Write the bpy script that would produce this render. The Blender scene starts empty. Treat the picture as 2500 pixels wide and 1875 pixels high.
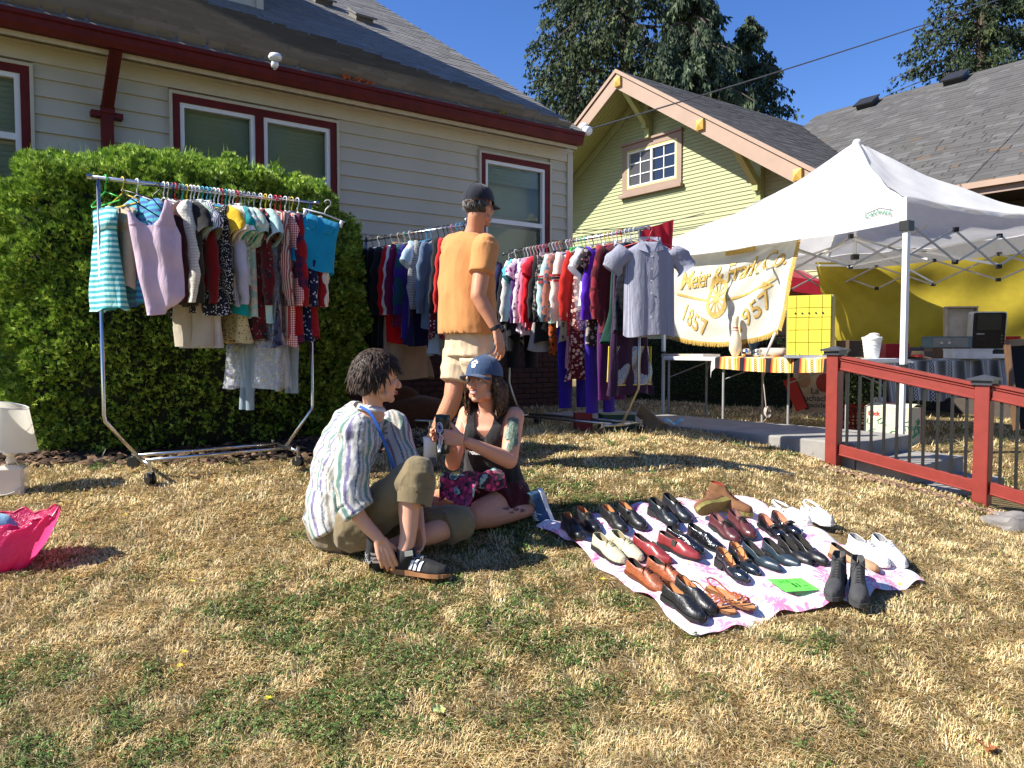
import bpy, bmesh, math, random
import numpy as np
from math import sin, cos, pi, radians, sqrt, atan2
from mathutils import Vector, Matrix, noise, Euler
random.seed(7)
rng = np.random.default_rng(7)
SC = bpy.context.scene
COL = SC.collection
# ------------------------------------------------------------------ camera
F = 1878.0
PITCH = 2.67
CZ = 1.6
cam_d = bpy.data.cameras.new('camera')
cam_d.sensor_width = 36.0
cam_d.lens = 36.0 * F / 2500.0
cam_d.clip_end = 400.0
cam_d.clip_start = 0.05
cam = bpy.data.objects.new('camera', cam_d)
COL.objects.link(cam)
cam.location = (0, 0, CZ)
cam.rotation_euler = (radians(90 - PITCH), 0, 0)
SC.camera = cam
# ------------------------------------------------------------------ light
TO_SUN = Vector((-1.0, -0.22, 0.88)).normalized()
SUN_EL = math.asin(TO_SUN.z)
SUN_AZ = atan2(TO_SUN.x, TO_SUN.y)
world = bpy.data.worlds.new('World')
SC.world = world
world.use_nodes = True
wn = world.node_tree
wn.nodes.clear()
w_out = wn.nodes.new('ShaderNodeOutputWorld')
w_bg = wn.nodes.new('ShaderNodeBackground')
w_sky = wn.nodes.new('ShaderNodeTexSky')
w_sky.sky_type = 'NISHITA'
w_sky.sun_disc = False
w_sky.sun_elevation = SUN_EL
w_sky.sun_rotation = SUN_AZ % (2 * pi)
w_sky.altitude = 300
w_sky.air_density = 1.0
w_sky.dust_density = 0.2
w_sky.ozone_density = 4.0
w_hsv = wn.nodes.new('ShaderNodeHueSaturation')
w_hsv.inputs['Saturation'].default_value = 1.22
w_hsv.inputs['Hue'].default_value = 0.515
w_bg.inputs['Strength'].default_value = 0.10
wn.links.new(w_sky.outputs[0], w_hsv.inputs['Color'])
wn.links.new(w_hsv.outputs[0], w_bg.inputs[0])
wn.links.new(w_bg.outputs[0], w_out.inputs[0])
sun_d = bpy.data.lights.new('sun', 'SUN')
sun_d.energy = 5.0
sun_d.angle = radians(0.5)
sun_d.color = (1.0, 0.95, 0.86)
sun = bpy.data.objects.new('sun', sun_d)
COL.objects.link(sun)
sun.location = (-20, -3, 20)
sun.rotation_euler = TO_SUN.to_track_quat('Z', 'Y').to_euler()
vs = SC.view_settings
vs.view_transform = 'Standard'
vs.look = 'None'
vs.exposure = 0.95
vs.gamma = 1.0
vs.use_curve_mapping = False
SC.cycles.max_bounces = 8
SC.cycles.transparent_max_bounces = 12
# ------------------------------------------------------------------ place helpers
_cp, _sp = cos(radians(PITCH)), sin(radians(PITCH))
def ray(px, py):
 a = (px - 1250.0) / F
 b = (937.5 - py) / F
 d = Vector((a, _cp + b * _sp, -_sp + b * _cp))
 return d
def W(px, py, Y):
 """point of the place seen at photo pixel px,py and Y metres ahead"""
 d = ray(px, py)
 k = Y / d.y
 return Vector((d.x * k, Y, CZ + d.z * k))
_gy = [-30, -6, 0, 2, 3, 3.5, 4, 4.5, 5.4, 6.2, 8, 12, 60]
_gz = [-3.4, -2.6, -1.6, -1.26, -1.06, -.97, -.92, -.82, -.76, -.72, -.78, -.8, -.8]
def smooth(a, b, x):
 t = min(1.0, max(0.0, (x - a) / (b - a)))
 return t * t * (3 - 2 * t)
def G(x, y):
 """height of the lawn"""
 # monotone piecewise linear, box-smoothed
 s = 0.0
 for o in (-.3, -.15, 0, .15, .3):
  s += float(np.interp(y + o, _gy, _gz))
 z = s / 5.0
 fall = 0.16 * max(0.0, x - 1.3) * smooth(3.0, 4.8, y) * (1.0 - 0.65 * smooth(6.0, 7.2, y))
 z -= min(fall, 0.9)
 z += 0.012 * sin(x * 2.1 + y * 1.3) + 0.008 * sin(x * 5.3 - y * 3.7)
 return z + CZ
def GP(px, py):
 """where the sight line through px,py meets the lawn"""
 d = ray(px, py)
 o = Vector((0, 0, CZ))
 t0 = 0.5
 t = 0.5
 while t < 60:
  p = o + d * t
  if p.z < G(p.x, p.y):
   lo, hi = t0, t
   for _ in range(20):
    m = (lo + hi) / 2
    q = o + d * m
    if q.z < G(q.x, q.y): hi = m
    else: lo = m
   q = o + d * hi
   return Vector((q.x, q.y, G(q.x, q.y)))
  t0 = t
  t += 0.05
 return o + d * 60
def plane_hit(px, py, p0, n):
 d = ray(px, py); o = Vector((0, 0, CZ))
 t = (Vector(p0) - o).dot(n) / d.dot(n)
 return o + d * t
# ------------------------------------------------------------------ object helpers
WLOC = {}
def tag(o, label=None, cat=None, group=None, kind=None, category=None):
 cat = cat or category
 if label: o['label'] = label
 if cat: o['category'] = cat
 if group: o['group'] = group
 if kind: o['kind'] = kind
 return o
def thing(name, loc, label, cat, group=None, rz=0.0):
 o = bpy.data.objects.new(name, None)
 o.empty_display_size = 0.1
 COL.objects.link(o)
 o.location = loc
 o.rotation_euler = (0, 0, rz)
 WLOC[o.name] = Vector(loc)
 return tag(o, label, cat, group)
class MB:
 """collects geometry that becomes one mesh"""
 def __init__(s):
  s.v = []; s.f = []; s.uv = {}; s.mi = []
 def add(s, verts, faces, uvs=None, mi=0):
  b = len(s.v)
  s.v.extend([tuple(p) for p in verts])
  for i, f in enumerate(faces):
   if uvs: s.uv[len(s.f)] = [uvs[k] for k in f]
   s.f.append(tuple(b + k for k in f)); s.mi.append(mi)
  return s
 def box(s, c, size, R=None, mi=0):
  hx, hy, hz = size[0] / 2, size[1] / 2, size[2] / 2
  vs_ = [Vector((x, y, z)) for x in (-hx, hx) for y in (-hy, hy) for z in (-hz, hz)]
  if R is not None: vs_ = [R @ p for p in vs_]
  c = Vector(c)
  vs_ = [p + c for p in vs_]
  return s.add(vs_, [(0, 1, 3, 2), (4, 6, 7, 5), (0, 4, 5, 1), (2, 3, 7, 6), (0, 2, 6, 4), (1, 5, 7, 3)], mi=mi)
 def span(s, a, b, w, h, up=(0, 0, 1), mi=0):
  """a bar from a to b, w wide and h high"""
  a = Vector(a); b = Vector(b)
  d = (b - a); L = d.length; d.normalize()
  up = Vector(up)
  side = d.cross(up)
  if side.length < 1e-5: side = d.cross(Vector((1, 0, 0)))
  side.normalize()
  up2 = side.cross(d)
  R = Matrix((d, side, up2)).transposed()
  return s.box((a + b) / 2, (L, w, h), R, mi)
 def tube(s, path, r, n=8, cap=True, mi=0, closed=False):
  path = [Vector(p) for p in path]
  rs = r if isinstance(r, (list, tuple)) else [r] * len(path)
  m = len(path)
  base = len(s.v)
  T = []
  for i in range(m):
   if closed: t = path[(i + 1) % m] - path[i - 1]
   else: t = path[min(i + 1, m - 1)] - path[max(i - 1, 0)]
   if t.length < 1e-9: t = Vector((0, 0, 1))
   T.append(t.normalized())
  u = T[0].orthogonal().normalized()
  vs_, uvs, faces = [], [], []
  L = 0
  for i in range(m):
   if i: L += (path[i] - path[i - 1]).length
   u = (u - T[i] * u.dot(T[i]))
   if u.length < 1e-6: u = T[i].orthogonal()
   u.normalize()
   w = T[i].cross(u)
   for k in range(n):
    a = 2 * pi * k / n
    vs_.append(path[i] + (u * cos(a) + w * sin(a)) * rs[i])
    uvs.append((k / n, L))
  rows = m if closed else m - 1
  for i in range(rows):
   j = (i + 1) % m
   for k in range(n):
    k2 = (k + 1) % n
    faces.append((i * n + k, i * n + k2, j * n + k2, j * n + k))
  if cap and not closed:
   faces.append(tuple(range(n - 1, -1, -1)))
   faces.append(tuple((m - 1) * n + k for k in range(n)))
  return s.add(vs_, faces, uvs, mi)
 def loft(s, rings, cap=(True, True), mi=0, closed=True, uvs=None):
  n = len(rings[0]); m = len(rings)
  vs_ = [Vector(p) for r_ in rings for p in r_]
  faces = []
  kk = n if closed else n - 1
  for i in range(m - 1):
   for k in range(kk):
    k2 = (k + 1) % n
    faces.append((i * n + k, i * n + k2, (i + 1) * n + k2, (i + 1) * n + k))
  if closed:
   if cap[0]: faces.append(tuple(range(n - 1, -1, -1)))
   if cap[1]: faces.append(tuple((m - 1) * n + k for k in range(n)))
  return s.add(vs_, faces, uvs, mi)
 def grid(s, fn, nu, nv, mi=0, flip=False, uvfn=None):
  vs_, uvs, faces = [], [], []
  for i in range(nv + 1):
   for k in range(nu + 1):
    u, v = k / nu, i / nv
    vs_.append(fn(u, v)); uvs.append(uvfn(u, v) if uvfn else (u, v))
  for i in range(nv):
   for k in range(nu):
    q = (i * (nu + 1) + k, i * (nu + 1) + k + 1, (i + 1) * (nu + 1) + k + 1, (i + 1) * (nu + 1) + k)
    faces.append(q[::-1] if flip else q)
  return s.add(vs_, faces, uvs, mi)
 def lathe(s, prof, c, n=20, mi=0, axis=None, cap=True):
  c = Vector(c)
  rings = []
  for r_, z in prof:
   rings.append([c + Vector((r_ * cos(2 * pi * k / n), r_ * sin(2 * pi * k / n), z)) for k in range(n)])
  if axis is not None:
   q = Vector((0, 0, 1)).rotation_difference(Vector(axis).normalized()).to_matrix()
   rings = [[c + q @ (p - c) for p in r_] for r_ in rings]
  return s.loft(rings, cap=(cap, cap), mi=mi)
 def ball(s, c, r, n=10, m=7, sc=(1, 1, 1), R=None, mi=0):
  c = Vector(c)
  rings = []
  for i in range(m + 1):
   t = pi * i / m
   rr = max(1e-4, sin(t)); z = -cos(t)
   ring = []
   for k in range(n):
    p = Vector((rr * cos(2 * pi * k / n) * sc[0], rr * sin(2 * pi * k / n) * sc[1], z * sc[2])) * r
    if R is not None: p = R @ p
    ring.append(c + p)
   rings.append(ring)
  return s.loft(rings, cap=(False, False), mi=mi)
 def mesh(s, name, mats, smooth_=False, shift=None):
  me = bpy.data.meshes.new(name)
  vs_ = s.v
  if shift is not None:
   vs_ = [(p[0] - shift[0], p[1] - shift[1], p[2] - shift[2]) for p in vs_]
  me.from_pydata(vs_, [], s.f)
  if s.uv:
   uvl = me.uv_layers.new(name='UVMap')
   flat = np.zeros((len(me.loops), 2), dtype=np.float32)
   li = 0
   for i, f in enumerate(s.f):
    u = s.uv.get(i)
    if u:
     for k in range(len(f)): flat[li + k] = u[k]
    li += len(f)
   uvl.data.foreach_set('uv', flat.ravel())
  if not isinstance(mats, (list, tuple)): mats = [mats]
  for m_ in mats: me.materials.append(m_)
  if len(mats) > 1: me.polygons.foreach_set('material_index', s.mi)
  if smooth_: me.polygons.foreach_set('use_smooth', [True] * len(me.polygons))
  me.update()
  return me
 def build(s, name, mats, parent=None, smooth_=False, local=False, **tags):
  """one object; its origin sits at the bottom middle of its own geometry"""
  if local:
   shift = None; loc = (0, 0, 0)
  else:
   a = np.array(s.v)
   lo, hi = a.min(0), a.max(0)
   shift = Vector(((lo[0] + hi[0]) / 2, (lo[1] + hi[1]) / 2, lo[2]))
   loc = shift
  me = s.mesh(name, mats, smooth_, shift)
  o = bpy.data.objects.new(name, me)
  COL.objects.link(o)
  if parent is not None:
   o.parent = parent
   o.location = Vector(loc) if local else Vector(loc) - WLOC[parent.name]
  else:
   o.location = loc
  WLOC[o.name] = Vector(loc)
  if tags: tag(o, **tags)
  return o
def autosmooth(o, deg=35):
 me = o.data
 me.polygons.foreach_set('use_smooth', [True] * len(me.polygons))
 me.set_sharp_from_angle(angle=radians(deg))
 return o
def mod_eval(o, drop=True):
 """apply the modifiers of o"""
 bpy.context.view_layer.update()
 dg = bpy.context.evaluated_depsgraph_get()
 me = bpy.data.meshes.new_from_object(o.evaluated_get(dg))
 old = o.data
 o.modifiers.clear()
 o.data = me
 if drop: bpy.data.meshes.remove(old)
 return o
def bevel(o, w=.004, seg=1):
 m = o.modifiers.new('b', 'BEVEL'); m.width = w; m.segments = seg; m.limit_method = 'ANGLE'; m.angle_limit = radians(40)
 return o
def np_mesh(name, verts, faces, mat, cols=None, parent=None, loc=None, smooth_=False, **tags):
 """fast mesh from numpy arrays; faces (n,3) or (n,4); cols per vertex"""
 me = bpy.data.meshes.new(name)
 nv, nf, k = len(verts), len(faces), faces.shape[1]
 loc = Vector(loc) if loc is not None else Vector((0, 0, 0))
 verts = verts - np.array(loc)
 me.vertices.add(nv); me.vertices.foreach_set('co', verts.astype(np.float32).ravel())
 me.loops.add(nf * k); me.loops.foreach_set('vertex_index', faces.astype(np.int32).ravel())
 me.polygons.add(nf); me.polygons.foreach_set('loop_start', np.arange(0, nf * k, k, dtype=np.int32))
 if smooth_: me.polygons.foreach_set('use_smooth', np.ones(nf, dtype=bool))
 me.update(calc_edges=True)
 if cols is not None:
  ca = me.color_attributes.new('col', 'FLOAT_COLOR', 'POINT')
  c4 = np.ones((nv, 4), dtype=np.float32); c4[:, :3] = cols
  ca.data.foreach_set('color', c4.ravel())
 me.materials.append(mat)
 o = bpy.data.objects.new(name, me)
 COL.objects.link(o)
 if parent is not None:
  o.parent = parent; o.location = loc - WLOC[parent.name]
 else: o.location = loc
 WLOC[o.name] = loc
 if tags: tag(o, **tags)
 return o
# ------------------------------------------------------------------ materials
def srgb(r, g, b):
 f = lambda c: (c / 255 / 12.92) if c / 255 <= 0.04045 else ((c / 255 + 0.055) / 1.055) ** 2.4
 return (f(r), f(g), f(b))
class NT:
 def __init__(s, name):
  s.m = bpy.data.materials.new(name); s.m.use_nodes = True
  s.n = s.m.node_tree.nodes; s.l = s.m.node_tree.links
  s.b = s.n['Principled BSDF']
  s.out = s.n['Material Output']
 def new(s, t, **kw):
  nd = s.n.new(t)
  for k, v in kw.items():
   if k.startswith('i_'):
    key = k[2:]
    key = int(key) if key.isdigit() else key.replace('_', ' ')
    nd.inputs[key].default_value = v
   else: setattr(nd, k, v)
  return nd
 def link(s, a, b): s.l.new(a, b); return s
 def coord(s, kind='Object'):
  return s.new('ShaderNodeTexCoord').outputs[kind]
 def math(s, op, a, b=None, c=None):
  nd = s.n.new('ShaderNodeMath'); nd.operation = op
  for i, x in enumerate((a, b, c)):
   if x is None: continue
   if isinstance(x, (int, float)): nd.inputs[i].default_value = x
   else: s.l.new(x, nd.inputs[i])
  return nd.outputs[0]
 def mix(s, fac, a, b, mode='MIX'):
  nd = s.n.new('ShaderNodeMix'); nd.data_type = 'RGBA'; nd.blend_type = mode
  for i, x in ((0, fac), (6, a), (7, b)):
   if isinstance(x, (int, float)): nd.inputs[i].default_value = x
   elif isinstance(x, (tuple, list)): nd.inputs[i].default_value = (*x[:3], 1)
   else: s.l.new(x, nd.inputs[i])
  return nd.outputs[2]
 def noise(s, scale, vec=None, detail=4, rough=.55, dist=0):
  nd = s.new('ShaderNodeTexNoise'); nd.inputs['Scale'].default_value = scale
  nd.inputs['Detail'].default_value = detail; nd.inputs['Roughness'].default_value = rough
  nd.inputs['Distortion'].default_value = dist
  if vec is not None: s.l.new(vec, nd.inputs['Vector'])
  return nd.outputs[0]
 def ramp(s, fac, stops, interp='LINEAR'):
  nd = s.n.new('ShaderNodeValToRGB'); cr = nd.color_ramp; cr.interpolation = interp
  while len(cr.elements) < len(stops): cr.elements.new(.5)
  for e, (p, c) in zip(cr.elements, stops):
   e.position = p; e.color = (*c[:3], 1)
  s.l.new(fac, nd.inputs[0]); return nd.outputs[0]
 def sep(s, vec):
  nd = s.n.new('ShaderNodeSeparateXYZ'); s.l.new(vec, nd.inputs[0]); return nd.outputs
 def scale(s, vec, sc):
  nd = s.n.new('ShaderNodeMapping'); nd.inputs['Scale'].default_value = sc; s.l.new(vec, nd.inputs[0]); return nd.outputs[0]
 def bump(s, h, strength=.3, dist=.01):
  nd = s.n.new('ShaderNodeBump'); nd.inputs['Strength'].default_value = strength; nd.inputs['Distance'].default_value = dist
  s.l.new(h, nd.inputs['Height']); s.l.new(nd.outputs[0], s.b.inputs['Normal'])
 def base(s, c):
  if isinstance(c, (tuple, list)): s.b.inputs['Base Color'].default_value = (*c[:3], 1)
  else: s.l.new(c, s.b.inputs['Base Color'])
  return s
 def set(s, rough=None, metal=None, spec=None, coat=None, sheen=None, trans=None, alpha=None, sub=None):
  I = s.b.inputs
  if rough is not None: I['Roughness'].default_value = rough
  if metal is not None: I['Metallic'].default_value = metal
  if spec is not None: I['Specular IOR Level'].default_value = spec
  if coat is not None: I['Coat Weight'].default_value = coat; I['Coat Roughness'].default_value = .15
  if sheen is not None: I['Sheen Weight'].default_value = sheen
  if trans is not None: I['Transmission Weight'].default_value = trans
  if alpha is not None: I['Alpha'].default_value = alpha
  if sub is not None:
   I['Subsurface Weight'].default_value = sub; I['Subsurface Radius'].default_value = (1, .35, .2); I['Subsurface Scale'].default_value = .012
  return s
_mc = {}
def plain(name, c, rough=.6, var=.15, nscale=8, bump=.0, bscale=60, metal=0, spec=.5, coat=None, sheen=None, bdist=.004):
 if name in _mc: return _mc[name]
 t = NT(name); co = t.coord()
 n_ = t.noise(nscale, co)
 lo = tuple(max(0, x * (1 - var)) for x in c); hi = tuple(min(1, x * (1 + var)) for x in c)
 t.base(t.ramp(n_, [(.3, lo), (.7, hi)]))
 t.set(rough=rough, metal=metal, spec=spec, coat=coat, sheen=sheen)
 if bump: t.bump(t.noise(bscale, co), bump, bdist)
 _mc[name] = t.m
 return t.m
def translucent(t, weight, col):
 """thin cloth or leaf that lets light through"""
 tr = t.n.new('ShaderNodeBsdfTranslucent')
 if isinstance(col, (tuple, list)): tr.inputs[0].default_value = (*col[:3], 1)
 else: t.l.new(col, tr.inputs[0])
 mx = t.n.new('ShaderNodeMixShader'); mx.inputs[0].default_value = weight
 t.l.new(t.b.outputs[0], mx.inputs[1]); t.l.new(tr.outputs[0], mx.inputs[2])
 t.l.new(mx.outputs[0], t.out.inputs[0])
def attr_mat(name, rough=.7, spec=.3, tl=.0, sheen=None):
 t = NT(name)
 a = t.new('ShaderNodeAttribute', attribute_name='col')
 t.base(a.outputs[0]); t.set(rough=rough, spec=spec, sheen=sheen)
 if tl: translucent(t, tl, a.outputs[0])
 return t.m
def vnoise(x, y, s, seed=0):
 """smooth value noise on numpy arrays"""
 X = x * s + seed * 17.3; Y = y * s - seed * 9.1
 xi = np.floor(X); yi = np.floor(Y); fx = X - xi; fy = Y - yi
 fx = fx * fx * (3 - 2 * fx); fy = fy * fy * (3 - 2 * fy)
 def h(a, b):
  q = np.sin(a * 127.1 + b * 311.7 + seed * 74.7) * 43758.5453
  return q - np.floor(q)
 return (h(xi, yi) * (1 - fx) + h(xi + 1, yi) * fx) * (1 - fy) + (h(xi, yi + 1) * (1 - fx) + h(xi + 1, yi + 1) * fx) * fy
# ================================================================== ground
def Gn(x, y):
 z = np.zeros_like(x)
 for o in (-.3, -.15, 0, .15, .3): z += np.interp(y + o, _gy, _gz)
 z /= 5
 s1 = np.clip((y - 3.0) / 1.8, 0, 1); s1 = s1 * s1 * (3 - 2 * s1)
 s2 = np.clip((y - 6.0) / 1.2, 0, 1); s2 = s2 * s2 * (3 - 2 * s2)
 fall = .16 * np.maximum(0, x - 1.3) * s1 * (1 - .65 * s2)
 z -= np.minimum(fall, .9)
 z += .012 * np.sin(x * 2.1 + y * 1.3) + .008 * np.sin(x * 5.3 - y * 3.7)
 return z + CZ
# how green the lawn is at a point: clover and live grass in patches, more of it in the foreground left and round the people
def green(x, y):
 n = vnoise(x, y, 2.3, 1) * .28 + vnoise(x, y, 6.1, 2) * .34 + vnoise(x, y, 15, 3) * .38
 bias = np.zeros_like(x)
 def spot(cx, cy, r, a):
  return a * np.exp(-((x - cx) ** 2 + (y - cy) ** 2) / (r * r))
 bias += spot(.3, 4.3, .9, .30) + spot(-1.2, 2.35, .8, .10) + spot(-.6, 2.9, .6, .12) + spot(.1, 3.2, .6, .12) + spot(.4, 2.3, .5, .08)
 bias += spot(-1.6, 3.3, .5, .10)
 bias -= spot(1.7, 5.0, 1.2, .22) + spot(-2.2, 4.2, .9, .14) + spot(2.2, 3.6, 1.0, .10) + spot(2.3, 2.4, .9, .06)
 return np.clip((n + bias * .8 - .545) * 5, 0, 1)
xs = np.concatenate([np.linspace(-60, -6, 14)[:-1], np.linspace(-6, 6, 150), np.linspace(6, 60, 14)[1:]])
ys = np.concatenate([np.linspace(-30, 0, 10)[:-1], np.linspace(0, 12, 150), np.linspace(12, 120, 14)[1:]])
X, Y_ = np.meshgrid(xs, ys)
Zg = Gn(X, Y_)
vv = np.stack([X.ravel(), Y_.ravel(), Zg.ravel()], 1)
nx, ny = len(xs), len(ys)
ii = (np.arange(ny - 1)[:, None] * nx + np.arange(nx - 1)[None, :]).ravel()
ff = np.stack([ii, ii + 1, ii + nx + 1, ii + nx], 1)
t = NT('soil_and_thatch')
co = t.coord('Object')
n1 = t.noise(60, co, 6, .7); n2 = t.noise(3, co)
c1 = t.ramp(n1, [(.3, (.10, .065, .03)), (.55, (.27, .19, .09)), (.75, (.42, .32, .16))])
a_ = t.new('ShaderNodeAttribute', attribute_name='col')
t.base(t.mix(t.sep(a_.outputs[1])[0] if False else a_.outputs[2], c1, t.ramp(n1, [(.3, (.035, .04, .015)), (.7, (.13, .14, .05))])))
t.set(rough=.95, spec=.1); t.bump(n1, .9, .02)
gcol = np.repeat(green(vv[:, 0], vv[:, 1])[:, None], 3, 1)
lawn = np_mesh('ground', vv, ff, t.m, cols=gcol, smooth_=True, kind='structure', label='sloping dry lawn rising from the foreground to the houses')
# ------------------------------------------------------------------ grass: one mesh of separate blades and clover leaves
def spots_in_view(n, y0, y1, dens_pow):
 """random ground points inside the camera's view, denser nearby"""
 u = rng.random(n)
 y = y0 * (y1 / y0) ** (u ** dens_pow)
 x = (rng.random(n) * 2 - 1) * .74 * (y + .25)
 return x, y
EXCL = []      # (fn) -> mask of places with no grass, filled by paths and beds
path_a = GP(1690, 1045); 
def keep_mask(x, y):
 m = np.ones(len(x), bool)
 # blanket, person footprints and the hedge foot
 for poly in NO_GRASS:
  inside = np.zeros(len(x), bool)
  k = len(poly)
  for i in range(k):
   x1, y1 = poly[i]; x2, y2 = poly[(i + 1) % k]
   cond = ((y1 > y) != (y2 > y))
   with np.errstate(divide='ignore', invalid='ignore'):
    xi = (x2 - x1) * (y - y1) / (y2 - y1 + 1e-12) + x1
   inside ^= cond & (x < xi)
  m &= ~inside
 return m
def gpoly(pts): return [(p.x, p.y) for p in (GP(*q) for q in pts)]
BLANKET_PX = [(1316, 1285), (1480, 1258), (1640, 1246), (1830, 1222), (1920, 1235), (2060, 1310), (2250, 1408), (2228, 1452), (2090, 1492), (1950, 1500), (1830, 1530), (1700, 1562), (1610, 1500), (1500, 1430)]
NO_GRASS = [gpoly(BLANKET_PX), [(-6, 5.05), (-1.75, 5.15), (-.9, 5.9), (-.9, 7.2), (-6, 7.2)],
   [(.32, 8.78), (2.62, 5.95), (3.72, 4.65), (4.5, 5.3), (1.12, 9.42)]]
def make_grass():
 V, Fc, Cc = [], [], []
 off = 0
 straw = np.array([srgb(232, 208, 154), srgb(216, 186, 128), srgb(242, 224, 180), srgb(184, 150, 96), srgb(142, 110, 68)])
 grn = np.array([srgb(124, 132, 66), srgb(96, 110, 50), srgb(156, 160, 92), srgb(78, 94, 42)])
 # --- blades
 for (n, y0, y1, h0, wpx) in ((310000, 1.75, 3.6, .0175, .9), (240000, 3.3, 6.8, .020, .9), (70000, 6.2, 12.5, .05, 1.0)):
  x, y = spots_in_view(n, y0, y1, 1.0)
  k = keep_mask(x, y); x, y = x[k], y[k]
  clump = vnoise(x, y, 22, 5)
  k = rng.random(len(x)) < (.45 + clump * .7); x, y = x[k], y[k]
  n_ = len(x)
  z = Gn(x, y)
  g = green(x, y)
  isg = rng.random(n_) < (g * .36 + .04 + .20 * vnoise(x, y, 26, 41))
  h = h0 * (.35 + rng.random(n_) ** 1.5 * 1.3) * (.75 + .5 * vnoise(x, y, 9, 8))
  lean = rng.random(n_) * 1.9 + .4
  # neighbours lie the same way, as mown dry grass does
  ang = vnoise(x, y, 7, 11) * 9 + rng.normal(0, .9, n_)
  dx, dy = np.cos(ang), np.sin(ang)
  w = np.maximum(.0011, .00062 * y) * (.7 + .6 * rng.random(n_)) * wpx
  sx, sy = -dy * w, dx * w
  p0 = np.stack([x - sx, y - sy, z - .004], 1); p1 = np.stack([x + sx, y + sy, z - .004], 1)
  mx_, my_ = x + dx * h * lean * .35, y + dy * h * lean * .35
  mz = z + h * .62
  p2 = np.stack([mx_ - sx * .8, my_ - sy * .8, mz], 1); p3 = np.stack([mx_ + sx * .8, my_ + sy * .8, mz], 1)
  p4 = np.stack([x + dx * h * lean, y + dy * h * lean, z + h * (1.08 - .30 * lean)], 1)
  vv_ = np.stack([p0, p1, p2, p3, p4], 1).reshape(-1, 3)
  b = off + np.arange(n_) * 5
  f3 = np.concatenate([np.stack([b, b + 1, b + 3], 1), np.stack([b, b + 3, b + 2], 1), np.stack([b + 2, b + 3, b + 4], 1)]) if y0 < 5 else np.stack([b, b + 1, b + 4], 1)
  ci = np.where(isg[:, None], grn[rng.integers(0, 4, n_)], straw[rng.choice(5, n_, p=[.34, .26, .2, .13, .07])])
  ci = ci * (.8 + .35 * rng.random((n_, 1))) * (.82 + .3 * vnoise(x, y, 2.6, 21))[:, None]
  V.append(vv_); Fc.append(f3); Cc.append(np.repeat(ci, 5, 0)); off += len(vv_)
 # --- clover leaves: three small leaflets on one stalk point
 x, y = spots_in_view(90000, 1.8, 6.5, 1.0)
 k = keep_mask(x, y) & (rng.random(90000) < green(x, y) ** 1.3 * .75)
 x, y = x[k], y[k]; n_ = len(x); z = Gn(x, y) + .008 + rng.random(n_) * .022
 r = (.0055 + .005 * rng.random(n_)) * np.maximum(1, y * .33)
 a0 = rng.random(n_) * 6.28
 tilt = rng.normal(0, .35, (n_, 2))
 for q in range(3):
  a = a0 + q * 2.094
  cx, cy = np.cos(a), np.sin(a)
  def pt(rad, da):
   ex, ey = np.cos(a + da) * rad * r, np.sin(a + da) * rad * r
   return np.stack([x + ex, y + ey, z + ex * tilt[:, 0] + ey * tilt[:, 1]], 1)
  vv_ = np.stack([pt(0.05, 0), pt(.75, -.55), pt(1.15, 0), pt(.75, .55)], 1).reshape(-1, 3)
  b = off + np.arange(n_) * 4
  f3 = np.concatenate([np.stack([b, b + 1, b + 2], 1), np.stack([b, b + 2, b + 3], 1)])
  base = np.array([srgb(78, 108, 48), srgb(98, 128, 62), srgb(125, 145, 80), srgb(60, 88, 40)])
  ci = base[rng.integers(0, 4, n_)] * (.75 + .4 * rng.random((n_, 1)))
  V.append(vv_); Fc.append(f3); Cc.append(np.repeat(ci, 4, 0)); off += len(vv_)
 V = np.concatenate(V); Fc = np.concatenate(Fc); Cc = np.clip(np.concatenate(Cc), 0, 1)
 return np_mesh('grass', V, Fc, attr_mat('dry_grass_blades', .75, .25, .22), cols=Cc, kind='stuff', label='dry straw coloured mown grass with green clover patches')
make_grass()
# ================================================================== cream house
UP = Vector((0, 0, 1))
CA = Vector((-.805, -.593, 0)); CN = Vector((.593, -.805, 0))
CC = Vector((.796, 10.52, CZ))
def CH(u, v, z): return CC + CA * u + CN * v + UP * z
M_siding = plain('cream_vinyl_siding', srgb(184, 177, 156), .55, .09, 1.7, .12, 30)
M_trimc = plain('beige_painted_trim', srgb(188, 180, 158), .5, .05, 6)
M_maroon = plain('maroon_painted_metal', (.105, .009, .006), .55, .25, 5, .05, 30, spec=.25)
M_white = plain('white_vinyl_frame', (.72, .72, .70), .4, .04, 6)
M_wood_grey = plain('weathered_soffit_wood', srgb(190, 178, 155), .8, .12, 12, .3, 40)
def blind_mat():
 return plain('closed_blind_slat', (.36, .38, .31), .6, .06, 6)
t = NT('window_glass'); t.set(rough=.02, spec=.5)
t.base((.01, .012, .012))
_g = t.n.new('ShaderNodeBsdfGlossy'); _g.inputs['Roughness'].default_value = .01; _g.inputs[0].default_value = (.9, .95, 1, 1)
_tr = t.n.new('ShaderNodeBsdfTransparent'); _tr.inputs[0].default_value = (.85, .90, .85, 1)
_fr = t.n.new('ShaderNodeFresnel'); _fr.inputs[0].default_value = 1.55
_mx = t.n.new('ShaderNodeMixShader'); t.l.new(t.math('MULTIPLY_ADD', _fr.outputs[0], .13, .0), _mx.inputs[0]); t.l.new(_tr.outputs[0], _mx.inputs[1]); t.l.new(_g.outputs[0], _mx.inputs[2])
t.l.new(_mx.outputs[0], t.out.inputs[0])
M_glass = t.m
M_dark = plain('dark_room_interior', (.03, .03, .03), .9, .2)
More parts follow.
